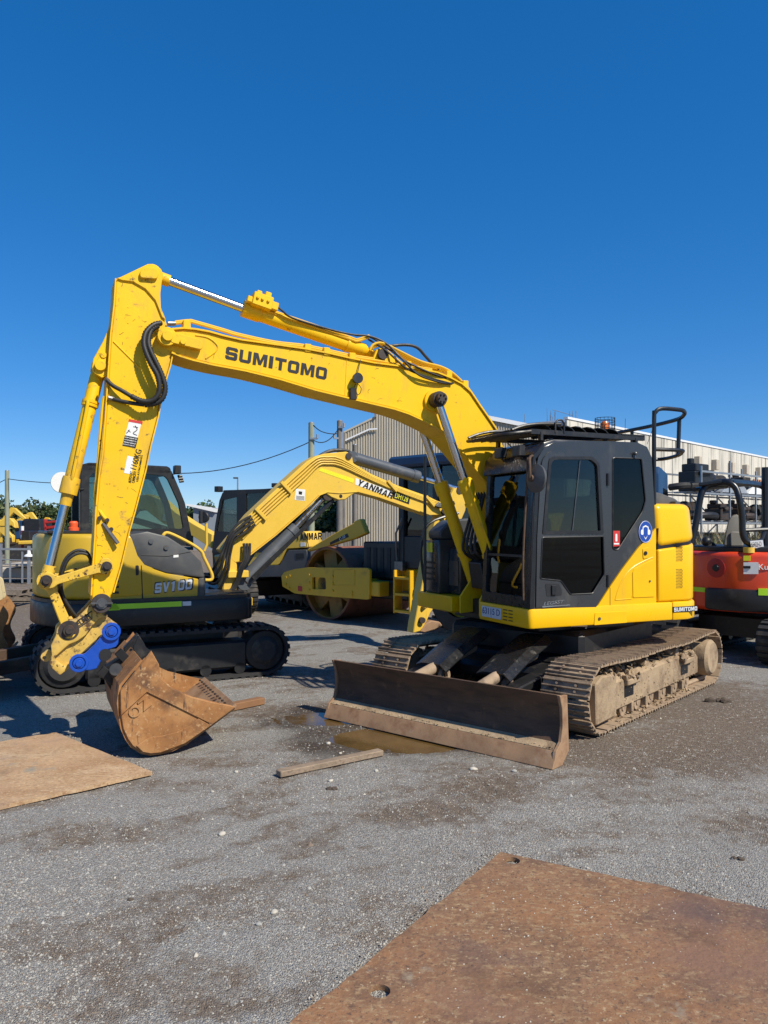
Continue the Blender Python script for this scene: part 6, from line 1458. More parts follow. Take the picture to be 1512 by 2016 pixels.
m = MB(); lo = [(a*1.034, b*1.034) for a, b in kc if -1.15 < a < .6 and b < -.35]; lo2 = [(a*.95, b*.95) for a, b in lo[::-1]]; m.extz(lo+lo2, 1.0, 1.10); m.nx(); lo = [(a*1.012, b*1.012) for a, b in kc if b > .2 and a < -.55]; lo2 = [(a*.95, b*.95) for a, b in lo[::-1]]; m.extz(lo+lo2, 1.0, 1.07); m.build('reflective_strip', L_FLUO, bd)
def onrear(px, py):            # point on the rounded tail seen at a photo pixel
    best = None
    u_ = (px-CX)/FPX
    for a, b in kc:
        X_ = K.o[0]+a*K.f[0]+b*K.l[0]; Y_ = K.o[1]+a*K.f[1]+b*K.l[1]; d_ = abs(X_/Y_-u_)
        if Y_ < K.o[1]+.3 and (best is None or d_ < best[0]): best = (d_, a, b, Y_)
    return Vector((best[1], best[2], EYE-(py-HY)/FPX*best[3]))
def kpatch(nm, px0, px1, py0, py1, mat, par, off=.012):
    a, b = onrear(px0, py0), onrear(px1, py0); a2, b2 = onrear(px0, py1), onrear(px1, py1)
    d_ = (b-a).normalized(); n_ = Vector((d_.y, -d_.x, 0)); n_ = n_ if n_.dot(Vector((a.x, a.y, 0))) > 0 else -n_
    m = MB(); m.prism([p+n_*off*.3 for p in (a, b, b2, a2)], n_*off); return m.build(nm, mat, par), a, b, n_
kpatch('sticker', 1436, 1446, 1090, 1104, Y_FLUO, bd, .02); w1, a, b, n_ = kpatch('sticker', 1466, 1486, 1107, 1130, WHITE, bd, .02)
kpatch('sticker', 1465, 1484, 1094, 1104, Y_FLUO, bd, .02); _, a, b, n_ = kpatch('name_backing', 1500, 1532, 1109, 1122, ORANGE, bd, .015)
text('lettering', 'Kubota', WHITEP, bd, a+n_*.022-Vector((0, 0, .095)), b-a, (0, 0, 1), .085, None, .004)
_, a, b, n_ = kpatch('sticker_print', 1470, 1482, 1114, 1119, INK, w1, .028)
q = onrear(1412, 1118); n_ = Vector((q.x, q.y, 0)).normalized(); m = MB(); m.lathe(q-n_*.05, q+n_*.015, [(0, .15), (.9, .15), (1, .12)], 20); m.build('lamp_recess', REDP, bd)
m = MB(); m.lathe(q+n_*.01, q+n_*.03, [(0, .06), (1, .05)], 16); m.build('tail_lamp', BLACK, bd)
m = MB(); q = onrear(1472, 1086)+Vector((.05, .05, .0)); m.cyl(q-Vector((0, 0, .02)), q+Vector((0, 0, .06)), .08, n=14); m.build('filler_cap', Y_YAN, kx)
m = MB(); m.extz([(a*.9, b*.9) for a, b in kc], 1.63, 1.72); m.build('deck_top', BLACK, kx, bevel=.02)
KY = lambda px, py, Y: K.local(wp(px, py, Y))
m = MB(); L1 = [KY(*p) for p in ((1360,1075,12.0),(1371,1026,12.0),(1380,975,12.0),(1392,957,12.0),(1419,949,11.9),(1436,951,11.8),(1449,962,11.75),(1456,985,11.7),(1461,1020,11.7),(1462,1048,11.7),(1468,1064,11.7),(1480,1072,11.7))]
m.tube(L1, .05, 12, smooth=5); m.nx(); L2 = [KY(*p) for p in ((1512,1070,13.4),(1512,1000,13.4),(1506,965,13.4),(1490,955,13.3),(1440,950,11.9))]; m.tube(L2, .045, 10, smooth=4)
m.nx(); m.tube([KY(1464, 1044, 11.75), KY(1512, 1042, 11.8)], .03, 8); m.nx(); m.tube([KY(1480, 1072, 11.7), KY(1500, 1062, 11.9), KY(1508, 1040, 12.0)], .03, 8); m.nx(); m.tube([KY(1507, 920, 12.4), KY(1507, 1090, 12.4)], .06, 10)
rp_ = m.build('roll_bar', SATIN, kx)
c1, c2, c3, c4 = KY(1375, 958, 11.95), KY(1440, 949, 11.8), KY(1500, 955, 13.6), KY(1430, 961, 14.0)
m = MB(); m.prism([c1, c2, c3, c4], (0, 0, .06)); m.build('canopy', SATIN, kx, bevel=.015)
m = MB(); m.tube([KY(1368, 964, 12.0), KY(1395, 960, 12.5), KY(1430, 958, 13.2)], .035, 8); m.build('canopy_rail', SATIN, kx)
q = KY(1446, 1073, 12.1); m = MB(); sdv = (KY(1446, 1073, 13)-q); sdv.z = 0; sdv.normalize(); sr = Vector((sdv.y, -sdv.x, 0))
def sq(px, py): return KY(px, py, 12.1)
m.prism([sq(*p) for p in ((1424,1076),(1428,1050),(1434,1024),(1441,1015),(1452,1013),(1460,1017),(1464,1040),(1464,1076))], sdv*.16); se = m.build('seat_back', mk('seat_cover', (.17, .16, .14), .9, var=.12, bump=.3, bs=30), kx, bevel=.04, seg=3)
m = MB(); m.prism([sq(*p) for p in ((1438,1076),(1437,1050),(1440,1046),(1463,1047),(1463,1076))], -sdv*.05); m.build('back_pocket', MATS['seat_cover'], se, bevel=.02)
m = MB(); m.prism([KY(*p, 11.62) for p in ((1477,1065),(1502,1063),(1504,1078),(1479,1080))], sdv*.01); pl_ = m.build('number_plate', PLATE, kx)
text('characters', '65421-D', INK, pl_, KY(1479.5, 1077, 11.60), KY(1501, 1075, 11.6)-KY(1479.5, 1077, 11.6), (0, 0, 1), .07, .155, .003)
m = MB(); m.tube([KY(1390, 1088, 12.2), KY(1400, 1070, 12.3), KY(1410, 1078, 12.3), KY(1420, 1085, 12.2)], .03, 8, smooth=3); m.sphere(KY(1391, 1066, 12.3), .08, 10); m.build('control_lever', BLACK, kx)
# ---------------------------------------------------------------- blue truck cab behind the engine hood
B_ = Fr(8.5, 26.5, 60.0); bt = B_.root('truck', 'dark blue truck cab half hidden behind the yellow engine house', 'truck')
m = MB(); cbp = [(-.9, .9), (.9, .9), (.9, 2.0), (.72, 3.9), (-.7, 4.05), (-.9, 3.8)]; m.ext(cbp, -1.1, 1.1); tc_ = m.build('cab', BLUEC, bt, bevel=.08, seg=2)
m = MB(); m.ext([(-.2, 2.15), (.82, 2.15), (.66, 3.3), (-.2, 3.35)], 1.098, 1.106); m.nx(); m.ext([(-.2, 2.15), (.82, 2.15), (.66, 3.3), (-.2, 3.35)], -1.106, -1.098); m.build('window', GLASSD, tc_)
m = MB(); m.extx([(-.9, 2.3), (.9, 2.3), (.85, 3.3), (-.85, 3.3)], -.91, -.902); m.build('rear_window', GLASSD, tc_)
m = MB(); m.box(-4.5, 1.0, -.5, .5, .7, .95); m.build('chassis', BLACK, bt)
m = MB()
for x in (.2, -2.6, -3.7):
    for sy in (1, -1): m.nx(); m.lathe((x, sy*.8, .5), (x, sy*1.1, .5), [(0, .25), (0, .46), (.2, .5), (.8, .5), (1, .46), (1, .25), (.7, .22), (.7, .01)], 24, False)
m.build('wheel', TRUB, bt)
m = MB(); m.ext([(1.1, 2.5), (1.2, 2.5), (1.2, 3.0), (1.1, 3.0)], 1.15, 1.3); m.build('mirror', BLACK, bt)
# ---------------------------------------------------------------- buildings
def corrugated(name, x0, x1, Y, topf, z0, pitch, depth, mat, parent):
    m = MB(); n = int((x1-x0)/pitch); pts = []
    for k in range(n):
        x = x0+k*pitch
        pts += [(x, Y), (x+pitch*.42, Y), (x+pitch*.52, Y-depth), (x+pitch*.9, Y-depth)]
    pts.append((x0+n*pitch, Y))
    vs = []; fs = []
    for x, y in pts: vs += [(x, y, z0), (x, y, topf(x))]
    for i in range(len(pts)-1): fs.append((2*i, 2*i+2, 2*i+3, 2*i+1))
    m.add(vs, fs); return m.build(name, mat, parent, sharp=10)
sh = bpy.data.objects.new('corrugated_shed', None); COL.objects.link(sh); sh.location = (0, 0, 0)
tag(sh, 'tall beige corrugated metal shed behind the yellow boom', 'shed')
YS = 38.0
zz = lambda py: EYE-(py-HY)/FPX*YS
xx = lambda px: (px-CX)/FPX*YS
def tops(x):
    if x < xx(739): return zz(853)+(x-xx(677))/(xx(739)-xx(677))*(zz(823)-zz(853))
    if x < xx(860): return zz(811)+(x-xx(739))/(xx(860)-xx(739))*(zz(792)-zz(811))
    return zz(803)+(x-xx(860))/(xx(1036)-xx(860))*(zz(838)-zz(803))
corrugated('front_wall', xx(677), xx(1080), YS, tops, 0, .128, .045, SHED, sh)
m = MB(); xa, xb = xx(677), xx(1080); m.add([(xa, YS, 0), (xa, YS+25, 0), (xa, YS+25, tops(xa)), (xa, YS, tops(xa))], [(0, 1, 2, 3)]); m.nx(); m.add([(xb, YS, 0), (xb, YS+25, 0), (xb, YS+25, tops(xb)), (xb, YS, tops(xb))], [(0, 1, 2, 3)]); m.build('side_wall', SHED, sh)
m = MB()
for a, b in ((677, 739), (739, 860), (860, 1080)):
    x0, x1 = xx(a), xx(b)-.001; z0, z1 = tops(x0), tops(x1); m.nx(); m.add([(x0, YS-.08, z0), (x1, YS-.08, z1), (x1, YS+25, z1), (x0, YS+25, z0), (x0, YS-.08, z0+.09), (x1, YS-.08, z1+.09), (x1, YS+25, z1+.09), (x0, YS+25, z0+.09)], [(0,3,2,1),(4,5,6,7),(0,1,5,4),(1,2,6,5),(2,3,7,6),(3,0,4,7)])
m.build('roof', SHED, sh)
m = MB(); x0, x1 = xx(862), xx(1080); m.bar((x0, YS-.13, tops(x0)), (x1, YS-.13, tops(x1)), .06, .2); m.nx(); m.bar((xx(679), YS-.14, zz(868)), (xx(727), YS-.14, zz(846)), .07, .07); m.nx(); m.bar((xx(727), YS-.14, zz(846)), (xx(743), YS-.14, zz(845)), .07, .07); m.build('flashing', SHEDW, sh)
m = MB(); m.bar((xx(678), YS-.1, 0), (xx(678), YS-.1, zz(852)), .16, .1); m.nx(); m.bar((xx(739), YS-.1, zz(822)), (xx(739), YS-.1, zz(811)), .16, .1); m.build('corner_trim', POLED, sh)
# long precast warehouse receding to the right
A_ = Vector((10.7, 45.5, 0)); B2 = Vector((37.5, 73.5, 0)); dw = (B2-A_).normalized(); nw = Vector((dw.y, -dw.x, 0)); HT = 8.45
cw_ = bpy.data.objects.new('concrete_warehouse', None); COL.objects.link(cw_); tag(cw_, 'long stained precast concrete warehouse receding behind the right-hand racks', 'warehouse')
m = MB(); back = -nw*6
m.prism([A_+nw*(-.02), A_+dw*70-nw*.02, A_+dw*70+back, A_+back], (0, 0, HT-.15)); m.build('core', CONCG, cw_)
m = MB(); pw = 1.85
for k in range(36):
    p = A_+dw*(k*pw+.03); q = A_+dw*((k+1)*pw-.03); m.nx(); m.prism([p, q, q+nw*.14, p+nw*.14], (0, 0, HT))
m.build('wall_panel', CONC, cw_, bevel=.02)
m = MB(); m.prism([A_-nw*.1+Vector((0, 0, HT)), A_+dw*67+Vector((0, 0, HT))-nw*.1, A_+dw*67+nw*.2+Vector((0, 0, HT)), A_+nw*.2+Vector((0, 0, HT))], (0, 0, .14)); m.nx(); m.prism([A_+Vector((0, 0, HT-.14)), A_+nw*.02+Vector((0, 0, HT-.14)), A_+nw*.02-dw*.12+back+Vector((0, 0, HT-.14)), A_-dw*.12+back+Vector((0, 0, HT-.14))], (0, 0, .14)); m.build('coping', SHEDW, cw_)
m = MB(); nl = -dw
p = A_-dw*.02; m.prism([p, p-dw*.1, p-dw*.1+back, p+back], (0, 0, HT-.15)); m.build('end_wall', CONCG, cw_)  # same concrete as the panels, its shade painted in as bluish grey
m = MB()
for px, py in ((1366, 910), (1400, 916), (1432, 921), (1460, 925), (1486, 930)):
    u_ = (px-CX)/FPX; t = (u_*A_.y-A_.x)/(dw.x-u_*dw.y); c_ = A_+dw*t; z = EYE-(py-HY)/FPX*c_.y; m.nx()
    m.prism([c_-dw*.28+Vector((0, 0, z-.42)), c_+dw*.28+Vector((0, 0, z-.42)), c_+dw*.28+nw*.55+Vector((0, 0, z-.42)), c_-dw*.28+nw*.55+Vector((0, 0, z-.42))], (0, 0, .85))
m.build('vent_box', CONS, cw_, bevel=.03)
m = MB(); rs = random.Random(9)
for k in range(11): p = A_+dw*rs.uniform(.3, 2.5)-nw*rs.uniform(.5, 4)+Vector((0, 0, HT)); m.nx(); m.tube([p, p+Vector((0, 0, rs.uniform(.5, 1.1)))], .02, 4)
m.nx(); m.tube([A_+dw*.3-nw+Vector((0, 0, HT+.7)), A_+dw*2.6-nw+Vector((0, 0, HT+.6))], .02, 4); m.build('roof_railing', GALV, cw_)
# ---------------------------------------------------------------- storage rack with salvaged parts
RK = Fr(15.5, 31.5, 40.0); rk = RK.root('storage_rack', 'galvanised steel storage rack of salvaged parts along the concrete warehouse', 'rack')
m = MB(); NB = 7
for k in range(NB+1):
    for y in (0, 1.6): m.nx(); m.bar((-5+k*2.2, y, 0), (-5+k*2.2, y, 4.3+(k % 2)*.3), .055, .055)
m.build('upright', GALV, rk)
m = MB()
for z in (1.1, 2.2, 3.3, 4.1):
    for y in (0, 1.6): m.nx(); m.bar((-5, y, z), (-5+NB*2.2, y, z), .05, .07)
m.build('beam', GALV, rk)
m = MB()
for k in range(NB): m.nx(); m.bar((-5+k*2.2, 1.6, 1.1), (-2.8+k*2.2, 1.6, 2.2), .04, .04); m.nx(); m.bar((-5+k*2.2, 1.6, 3.3), (-2.8+k*2.2, 1.6, 2.2), .04, .04)
m.build('brace', GALV, rk)
m = MB()
for z in (1.16, 2.26, 3.36):
    for k in range(NB*3): x = -4.9+k*.73; m.nx(); m.box(x, x+.18, .05, 1.55, z, z+.03)
m.build('shelf_slat', GALV, rk)
SIL = mk('silver_panel', (.45, .46, .48), .4, .5, var=.2); RDP = mk('crate_orange', (.42, .17, .07), .7, var=.15)
rs = random.Random(12)
def salvage(kind, x, z, lab, cat, mat, sc=1.0, grp=None):
    m = MB(); M_ = Matrix(((RK.f[0], RK.l[0], 0, RK.o[0]), (RK.f[1], RK.l[1], 0, RK.o[1]), (0, 0, 1, 0), (0, 0, 0, 1))) @ Matrix.Translation((x, .8, z))
    if kind == 'engine':
        m.box(-.45*sc, .45*sc, -.35, .35, 0, .5*sc); m.box(-.35*sc, .3*sc, -.3, .3, .5*sc, .7*sc); m.cyl((.45*sc, 0, .3*sc), (.62*sc, 0, .3*sc), .24*sc, n=14); m.cyl((-.3*sc, -.4, .45*sc), (.3*sc, -.4, .5*sc), .09, n=8); m.cyl((-.2, .1, .7*sc), (-.2, .1, .85*sc), .14, n=10)
    elif kind == 'bumper':
        m.tube([(-.9*sc, .2, .12), (-.8*sc, -.2, .16), (0, -.4, .2), (.8*sc, -.2, .16), (.9*sc, .2, .12)], .13, 8, smooth=4)
    elif kind == 'box':
        m.box(-.5*sc, .5*sc, -.5, .5, 0, .62*sc); m.box(-.55*sc, .55*sc, -.55, .55, .62*sc, .7*sc)
    elif kind == 'crate':
        for k in range(6): m.box(-.6+k*.21, -.5+k*.21, -.5, -.46, 0, .75); m.box(-.6+k*.21, -.5+k*.21, .46, .5, 0, .75)
        m.box(-.62, .62, -.53, -.5, .6, .75); m.box(-.62, .62, -.53, -.5, .0, .12); m.box(-.6, .6, -.5, .5, 0, .05)
    elif kind == 'panel':
        m.ext([(p.x, p.y) for p in cr([(-1.0*sc, .02, 0), (-.5*sc, .3, 0), (.2, .42, 0), (.9*sc, .25, 0), (1.1*sc, .02, 0)], 4)]+[(1.0*sc, .0), (-.95*sc, .0)], -.5, .5)
    elif kind == 'wheelset':
        for k in (-.4, .25): m.lathe((k, -.15, .36), (k, .15, .36), [(0, .16), (0, .32), (.3, .36), (.7, .36), (1, .32), (1, .16)], 18, False)
    m.build('salvaged_'+cat.replace(' ', '_').replace('panel', 'bodywork'), mat, None, bevel=.03 if kind in ('engine', 'box') else 0, M=M_, label=lab, cat=cat, group=grp)
salvage('engine', -3.9, 3.41, 'black salvaged engine high on the rack beside the blue truck cab', 'engine', BLACK, 1.5)
salvage('panel', -1.8, 3.41, 'silver body panel on the top rack shelf next to the black engine', 'bodywork', SIL, 1)
salvage('panel', .3, 3.41, 'white curved body panel on the top rack shelf left of the orange crate', 'bodywork', WHITEP, .9)
salvage('crate', 2.6, 3.41, 'orange slatted crate on the top rack shelf', 'crate', RDP)
salvage('box', 4.2, 3.41, 'grey bin on the top rack shelf right of the orange crate', 'bin', GREYT, 1.0)
salvage('box', 6.2, 3.41, 'white lidded box on the top rack shelf', 'box', WHITEP, 1.3)
salvage('panel', 8.6, 3.41, 'black body panel at the right end of the top rack shelf', 'bodywork', BLACK, 1.2)
salvage('bumper', -3.5, 2.31, 'black bumper on the middle rack shelf below the engine', 'bumper', BLACK, 1)
salvage('engine', -.6, 2.31, 'dark engine on the middle rack shelf left of the seat', 'engine', DSTEEL, 1)
salvage('wheelset', 1.5, 2.31, 'pair of black wheels on the middle rack shelf', 'wheel pair', TRUB)
salvage('engine', 3.2, 2.31, 'rust red salvaged engine on the middle rack shelf', 'engine', REDP, .9)
salvage('panel', 5.8, 2.31, 'black rounded fender on the middle rack shelf at right', 'bodywork', BLACK, 1.2)
salvage('engine', 7.7, 2.31, 'black salvaged gearbox on the middle rack shelf at right edge', 'gearbox', BLACK, 1)
salvage('box', -2.9, 1.21, 'grey bin on the lowest rack shelf behind the roll bar', 'bin', STEEL, .9)
salvage('bumper', -.2, 1.21, 'silver bumper on the lowest rack shelf', 'bumper', SIL, .9)
salvage('engine', 2.1, 1.21, 'dark engine on the lowest rack shelf above the dry grass', 'engine', DSTEEL, .9)
salvage('box', 4.4, 1.21, 'white box on the lowest rack shelf', 'box', WHITEP, .8)
salvage('panel', 6.8, 1.21, 'silver panel on the lowest rack shelf at right', 'bodywork', SIL, .9)
BAY = ('first', 'second', 'third', 'fourth', 'fifth', 'sixth', 'seventh')
for k in range(21):
    si = k % 3; bi = k//3; kd = ('engine', 'bumper', 'wheelset')[(k*2+k//3) % 3]
    salvage(kd, -5+bi*2.2+rs.uniform(.35, .8), (1.21, 2.31, 3.41)[si], 'small dark scrap %s on the %s rack shelf, %s bay from left' % ({'engine': 'motor', 'bumper': 'tube', 'wheelset': 'wheel pair'}[kd], ('lowest', 'middle', 'top')[si], BAY[bi]), 'scrap', (BLACK, DSTEEL, TRUB)[k % 3], rs.uniform(.8, 1.05), 'scrap pieces on the rack')
# ---------------------------------------------------------------- dry grass strip behind the orange machine
def tuft_strip(name, p0, p1, n, hmin, hmax, mats, lab, wid=.9, seed=1):
    rs = np.random.RandomState(seed); m = MB(); p0 = Vector(p0); p1 = Vector(p1); d_ = p1-p0; nn_ = Vector((-d_.y, d_.x, 0)).normalized()
    for k in range(n):
        c_ = p0+d_*rs.rand()+nn_*rs.uniform(-wid, wid); h = rs.uniform(hmin, hmax); a = rs.uniform(0, 6.28); w_ = rs.uniform(.008, .02); ln = rs.uniform(.1, .55)*h
        dx, dy = math.cos(a), math.sin(a); m.cm = 0 if rs.rand() < .62 else 1
        b0 = c_; b1 = c_+Vector((dx*ln*.35, dy*ln*.35, h*.65)); b2 = c_+Vector((dx*ln, dy*ln, h*rs.uniform(.75, 1)))
        s_ = Vector((-dy, dx, 0))*w_; m.add([b0-s_, b0+s_, b1+s_*.8, b1-s_*.8, b2], [(0, 1, 2, 3), (3, 2, 4)])
    return m.build(name, mats, None, label=lab, kind='stuff', recalc=False)
tuft_strip('dry_grass', (6.0, 19.5, 0), (17.5, 22.5, 0), 8000, .9, 2.4, [DRYG, GRNG], 'tall dry and green grass behind the orange excavator', 1.0)
# ---------------------------------------------------------------- trees
def tree(x, y, h, rx, ry, z0, lab, mat, seed, n=2600, leaf=.16):
    rs = np.random.RandomState(seed)
    o = bpy.data.objects.new('tree', None); COL.objects.link(o); o.location = (x, y, 0); tag(o, lab, 'tree')
    m = MB(); top = Vector((rs.uniform(-.3, .3), 0, h*.6)); m.tube([(0, 0, 0), (top.x*.4, 0, h*.3), top], [h*.035, h*.026, h*.014], 8)
    for k in range(6):
        g = k*1.05+rs.rand(); b = Vector((rx*.6*math.cos(g), ry*.6*math.sin(g), h*rs.uniform(.55, .85))); m.tube([(top.x*.3, 0, h*rs.uniform(.22, .4)), b*.6+Vector((0, 0, h*.12)), b], [h*.016, h*.011, h*.005], 6)
    m.build('trunk', BARK, o)
    cl = [(rs.uniform(-.75, .75)*rx, rs.uniform(-.7, .7)*ry, z0+(h-z0)*rs.uniform(.12, .82), rs.uniform(.26, .46)) for _ in range(16)]
    N_ = n; ci = rs.randint(0, len(cl), N_); cl = np.array(cl); d_ = rs.normal(size=(N_, 3)); d_ /= np.linalg.norm(d_, axis=1)[:, None]; rad = rs.rand(N_)**.4
    c_ = cl[ci, :3]+d_*(rad*cl[ci, 3])[:, None]*np.array([rx, ry, (h-z0)*.62])
    sz = leaf*rs.uniform(.6, 1.5, N_); u_ = rs.normal(size=(N_, 3)); u_ /= np.linalg.norm(u_, axis=1)[:, None]; v_ = np.cross(u_, rs.normal(size=(N_, 3))); v_ /= np.linalg.norm(v_, axis=1)[:, None]
    q = np.stack([c_-u_*sz[:, None], c_+v_*sz[:, None]*.6, c_+u_*sz[:, None], c_-v_*sz[:, None]*.6], 1).reshape(-1, 3)
    me_ = bpy.data.meshes.new('crown'); f_ = np.arange(N_*4).reshape(-1, 4); me_.vertices.add(len(q)); me_.vertices.foreach_set('co', q.ravel()); me_.loops.add(f_.size); me_.loops.foreach_set('vertex_index', f_.ravel()); me_.polygons.add(N_)
    me_.polygons.foreach_set('loop_start', np.arange(N_)*4); me_.polygons.foreach_set('loop_total', np.full(N_, 4))
    mats = [mat, LEAFD]; [me_.materials.append(k) for k in mats]; me_.polygons.foreach_set('material_index', (rs.rand(N_) < .35).astype(int)); me_.update()
    put('crown', me_, o)
def tpx(px, Y): return (px-CX)/FPX*Y
tree(tpx(648, 62), 62, 5.1, 2.6, 2.4, .8, 'dense green tree right of the tall treated pole under the pale boom', LEAF, 1, 3800, .17)
tree(tpx(606, 66), 66, 5.4, 2.6, 2.4, .8, 'green tree left of the tall treated pole under the pale boom', LEAF, 2, 3200, .17)
tree(tpx(566, 70), 70, 4.9, 2.6, 2.4, .6, 'green tree half hidden behind the pale boom', LEAFO, 3, 2600, .18)
tree(tpx(378, 75), 75, 4.6, 2.2, 2.2, .5, 'green tree between the two excavator cabs', LEAF, 4, 2400, .18)
tree(tpx(402, 80), 80, 4.3, 2.0, 2.2, .5, 'small green tree beside the round mirror of the pale excavator', LEAFD, 14, 2200, .18)
for i, (px, h, w_, mt, lab) in enumerate(((8, 6.3, 4.6, LEAFO, 'tall olive tree at the far left edge behind the pole'), (36, 5.4, 3.6, LEAF, 'round green tree right of the far left pole'), (60, 4.2, 3.4, LEAFD, 'low dark tree in front of the far stadium'), (88, 4.6, 3.4, LEAFO, 'olive tree right of the far stadium'), (106, 4.9, 3.0, LEAF, 'bright green tree left of the chrome cylinder rod'), (126, 5.2, 3.2, LEAFO, 'olive tree right of the chrome cylinder rod'), (150, 5.6, 3.4, LEAF, 'green tree just left of the pale excavator cab'))):
    tree(tpx(px, 96), 96+i % 3*2, h, w_, 3, .4, lab, mt, 20+i, 2300, .24)
# ---------------------------------------------------------------- timber fence under the shed
fe = bpy.data.objects.new('paling_fence', None); COL.objects.link(fe); tag(fe, 'weathered grey paling fence between the tall poles', 'fence'); YF = 36.0
m = MB(); rs = random.Random(4); x0 = (560-CX)/FPX*YF; n = int(((700-560)/FPX*YF)/.12)
for k in range(n): m.nx(); h = 1.78+rs.uniform(-.05, .06); m.box(x0+k*.12+.006, x0+k*.12+.112, YF+rs.uniform(-.01, .01), YF+.025, .02, h)
m.build('paling', FENCEW, fe)
m = MB()
for z in (.4, 1.45): m.nx(); m.box(x0, x0+n*.12, YF+.04, YF+.09, z, z+.08)
m.build('rail', FENCEW, fe)
# ---------------------------------------------------------------- poles, wires and lamp
def pole(px, ytop, Y, r, mat, lab, arms=()):
    x = (px-CX)/FPX*Y; zt = EYE-(ytop-HY)/FPX*Y
    o = bpy.data.objects.new('utility_pole', None); COL.objects.link(o); o.location = (x, Y, 0); tag(o, lab, 'pole')
    m = MB(); m.lathe((0, 0, 0), (0, 0, zt), [(0, r*1.15), (1, r)], 14); m.build('shaft', mat, o)
    m = MB(); m.lathe((0, 0, zt), (0, 0, zt+.04), [(0, r*1.04), (1, r*.8)], 14); m.build('cap', GALV, o)
    if arms:
        m = MB()
        for z, dx in arms: m.nx(); m.bar((-.05, -r, zt-z), (dx, -r-.05, zt-z), .08, .08); m.cyl((dx, -r-.05, zt-z), (dx, -r-.05, zt-z+.18), .05, n=8)
        m.build('insulator_arm', GALV, o)
    return Vector((x, Y, zt))
p1 = pole(613, 833, 34.0, .13, POLEW, 'tall greenish treated pole left of the shed', ((.7, .28),))
p2 = pole(669, 829, 35.0, .13, POLED, 'grey utility pole against the shed corner', ((.3, .2), (.8, -.25)))
p3 = pole(699, 876, 36.0, .11, POLED, 'short grey pole in front of the corrugated wall')
p4 = pole(14, 927, 44.0, .115, POLEW, 'greenish treated pole at the far left edge')
def wire(pts, lab, sag=.0):
    m = MB(); P_ = []
    for a, b in zip(pts, pts[1:]):
        a, b = Vector(a), Vector(b)
        for k in range(12): t = k/12; q = a.lerp(b, t); q.z -= sag*4*t*(1-t); P_.append(q)
    P_.append(Vector(pts[-1])); m.tube(P_, .022, 5); m.build('overhead_wire', RUBBER, None, label=lab, cat='wire')
wire([p2+Vector((0, 0, -.25)), p1+Vector((.1, 0, -.75)), wp(352, 932, 34.5), p4+Vector((0, 0, -.45)), wp(-160, 990, 48)], 'black overhead wire strung between the poles', .35)
wire([p1+Vector((.1, -.1, -.1)), wp(637, 851, 34.4), p2+Vector((0, 0, -.55))], 'short slack wire between the two tall poles', .05)
o = bpy.data.objects.new('street_lamp', None); COL.objects.link(o); Y = 62.0; o.location = ((468-CX)/FPX*Y, Y, 0); tag(o, 'grey street lamp above the far excavator cab', 'street lamp'); zt = EYE-(941-HY)/FPX*Y
m = MB(); m.lathe((0, 0, 0), (0, 0, zt), [(0, .09), (1, .055)], 10); m.build('post', GALV, o)
m = MB(); m.box(-.36, .04, -.1, .1, zt-.06, zt+.06); m.build('lamp_head', GREYT, o, bevel=.03)
# ---------------------------------------------------------------- far roofs
m = MB(); Y = 70.0; a, b = wp(366, 992, Y), wp(424, 1001, Y); m.prism([(a.x, Y, a.z), (b.x, Y, b.z), (b.x, Y, b.z-.35), (a.x, Y, a.z-.15)], (0, 12, 0))
o = m.build('roof', WHITEP, None); far = bpy.data.objects.new('far_shed', None); COL.objects.link(far); tag(far, 'low white roofed shed far behind between the cabs', 'shed'); o.parent = far
m = MB(); m.box(a.x+.6, b.x-.1, Y+.3, Y+11, 0, a.z-.35); m.build('wall', CONCG, far)
Y = 420.0; stx = bpy.data.objects.new('stadium', None); COL.objects.link(stx); tag(stx, 'pale far stadium with ring floodlights above the left trees', 'stadium')
a, b = wp(44, 1006, Y), wp(80, 1007, Y); m = MB(); m.box(a.x, b.x, Y, Y+60, 0, a.z); m.build('stand', CONC, stx)
m = MB(); m.box(a.x-1, b.x+1, Y-3, Y+62, a.z, a.z+1.2); m.build('roof', SHEDW, stx)
for px in (44, 68): 
    c_ = wp(px, 999, Y); m = MB(); m.tube([(c_.x+2.2*math.cos(k*.5236), Y+2.2*math.sin(k*.5236), c_.z) for k in range(12)], .35, 6, closed=True)
    for k in (0, 3, 6, 9): m.tube([(c_.x+2.2*math.cos(k*.5236), Y+2.2*math.sin(k*.5236), c_.z), (c_.x+1.6*math.cos(k*.5236), Y+1.6*math.sin(k*.5236), a.z)], .2, 5)
    m.build('floodlight_ring', GALV, stx)
# ---------------------------------------------------------------- left background
def box_in(m, px0, px1, py0, py1, Y, dep): a, b = wp(px0, py1, Y), wp(px1, py0, Y); m.box(a.x, b.x, Y, Y+dep, a.z, b.z)
# far yellow excavator
Y = 47.0; fx = bpy.data.objects.new('excavator', None); COL.objects.link(fx); tag(fx, 'distant yellow excavator at the far left behind the steel frame', 'excavator')
P_ = lambda px, py, d_=0: wp(px, py, Y+d_)
def flat(m, pts, d0, d1): m.prism([P_(*p)+Vector((0, d0, 0)) for p in pts], (0, d1-d0, 0))
m = MB(); flat(m, [(-25,1020),(2,1024),(10,1020),(20,1020),(28,1028),(30,1040),(26,1038),(22,1034),(14,1036),(4,1036),(-25,1035)], 0, .5); m.build('boom', Y_YAN, fx, bevel=.03)
m = MB(); flat(m, [(0,1030),(6,1034),(24,1056),(24,1068),(18,1070),(14,1062),(-4,1045)], .05, .4); m.build('arm', Y_YAN, fx, bevel=.03)
m = MB(); flat(m, [(14,1060),(22,1058),(24,1072),(14,1076),(8,1074)], -.2, .6); m.build('bucket', DSTEEL, fx, bevel=.03)
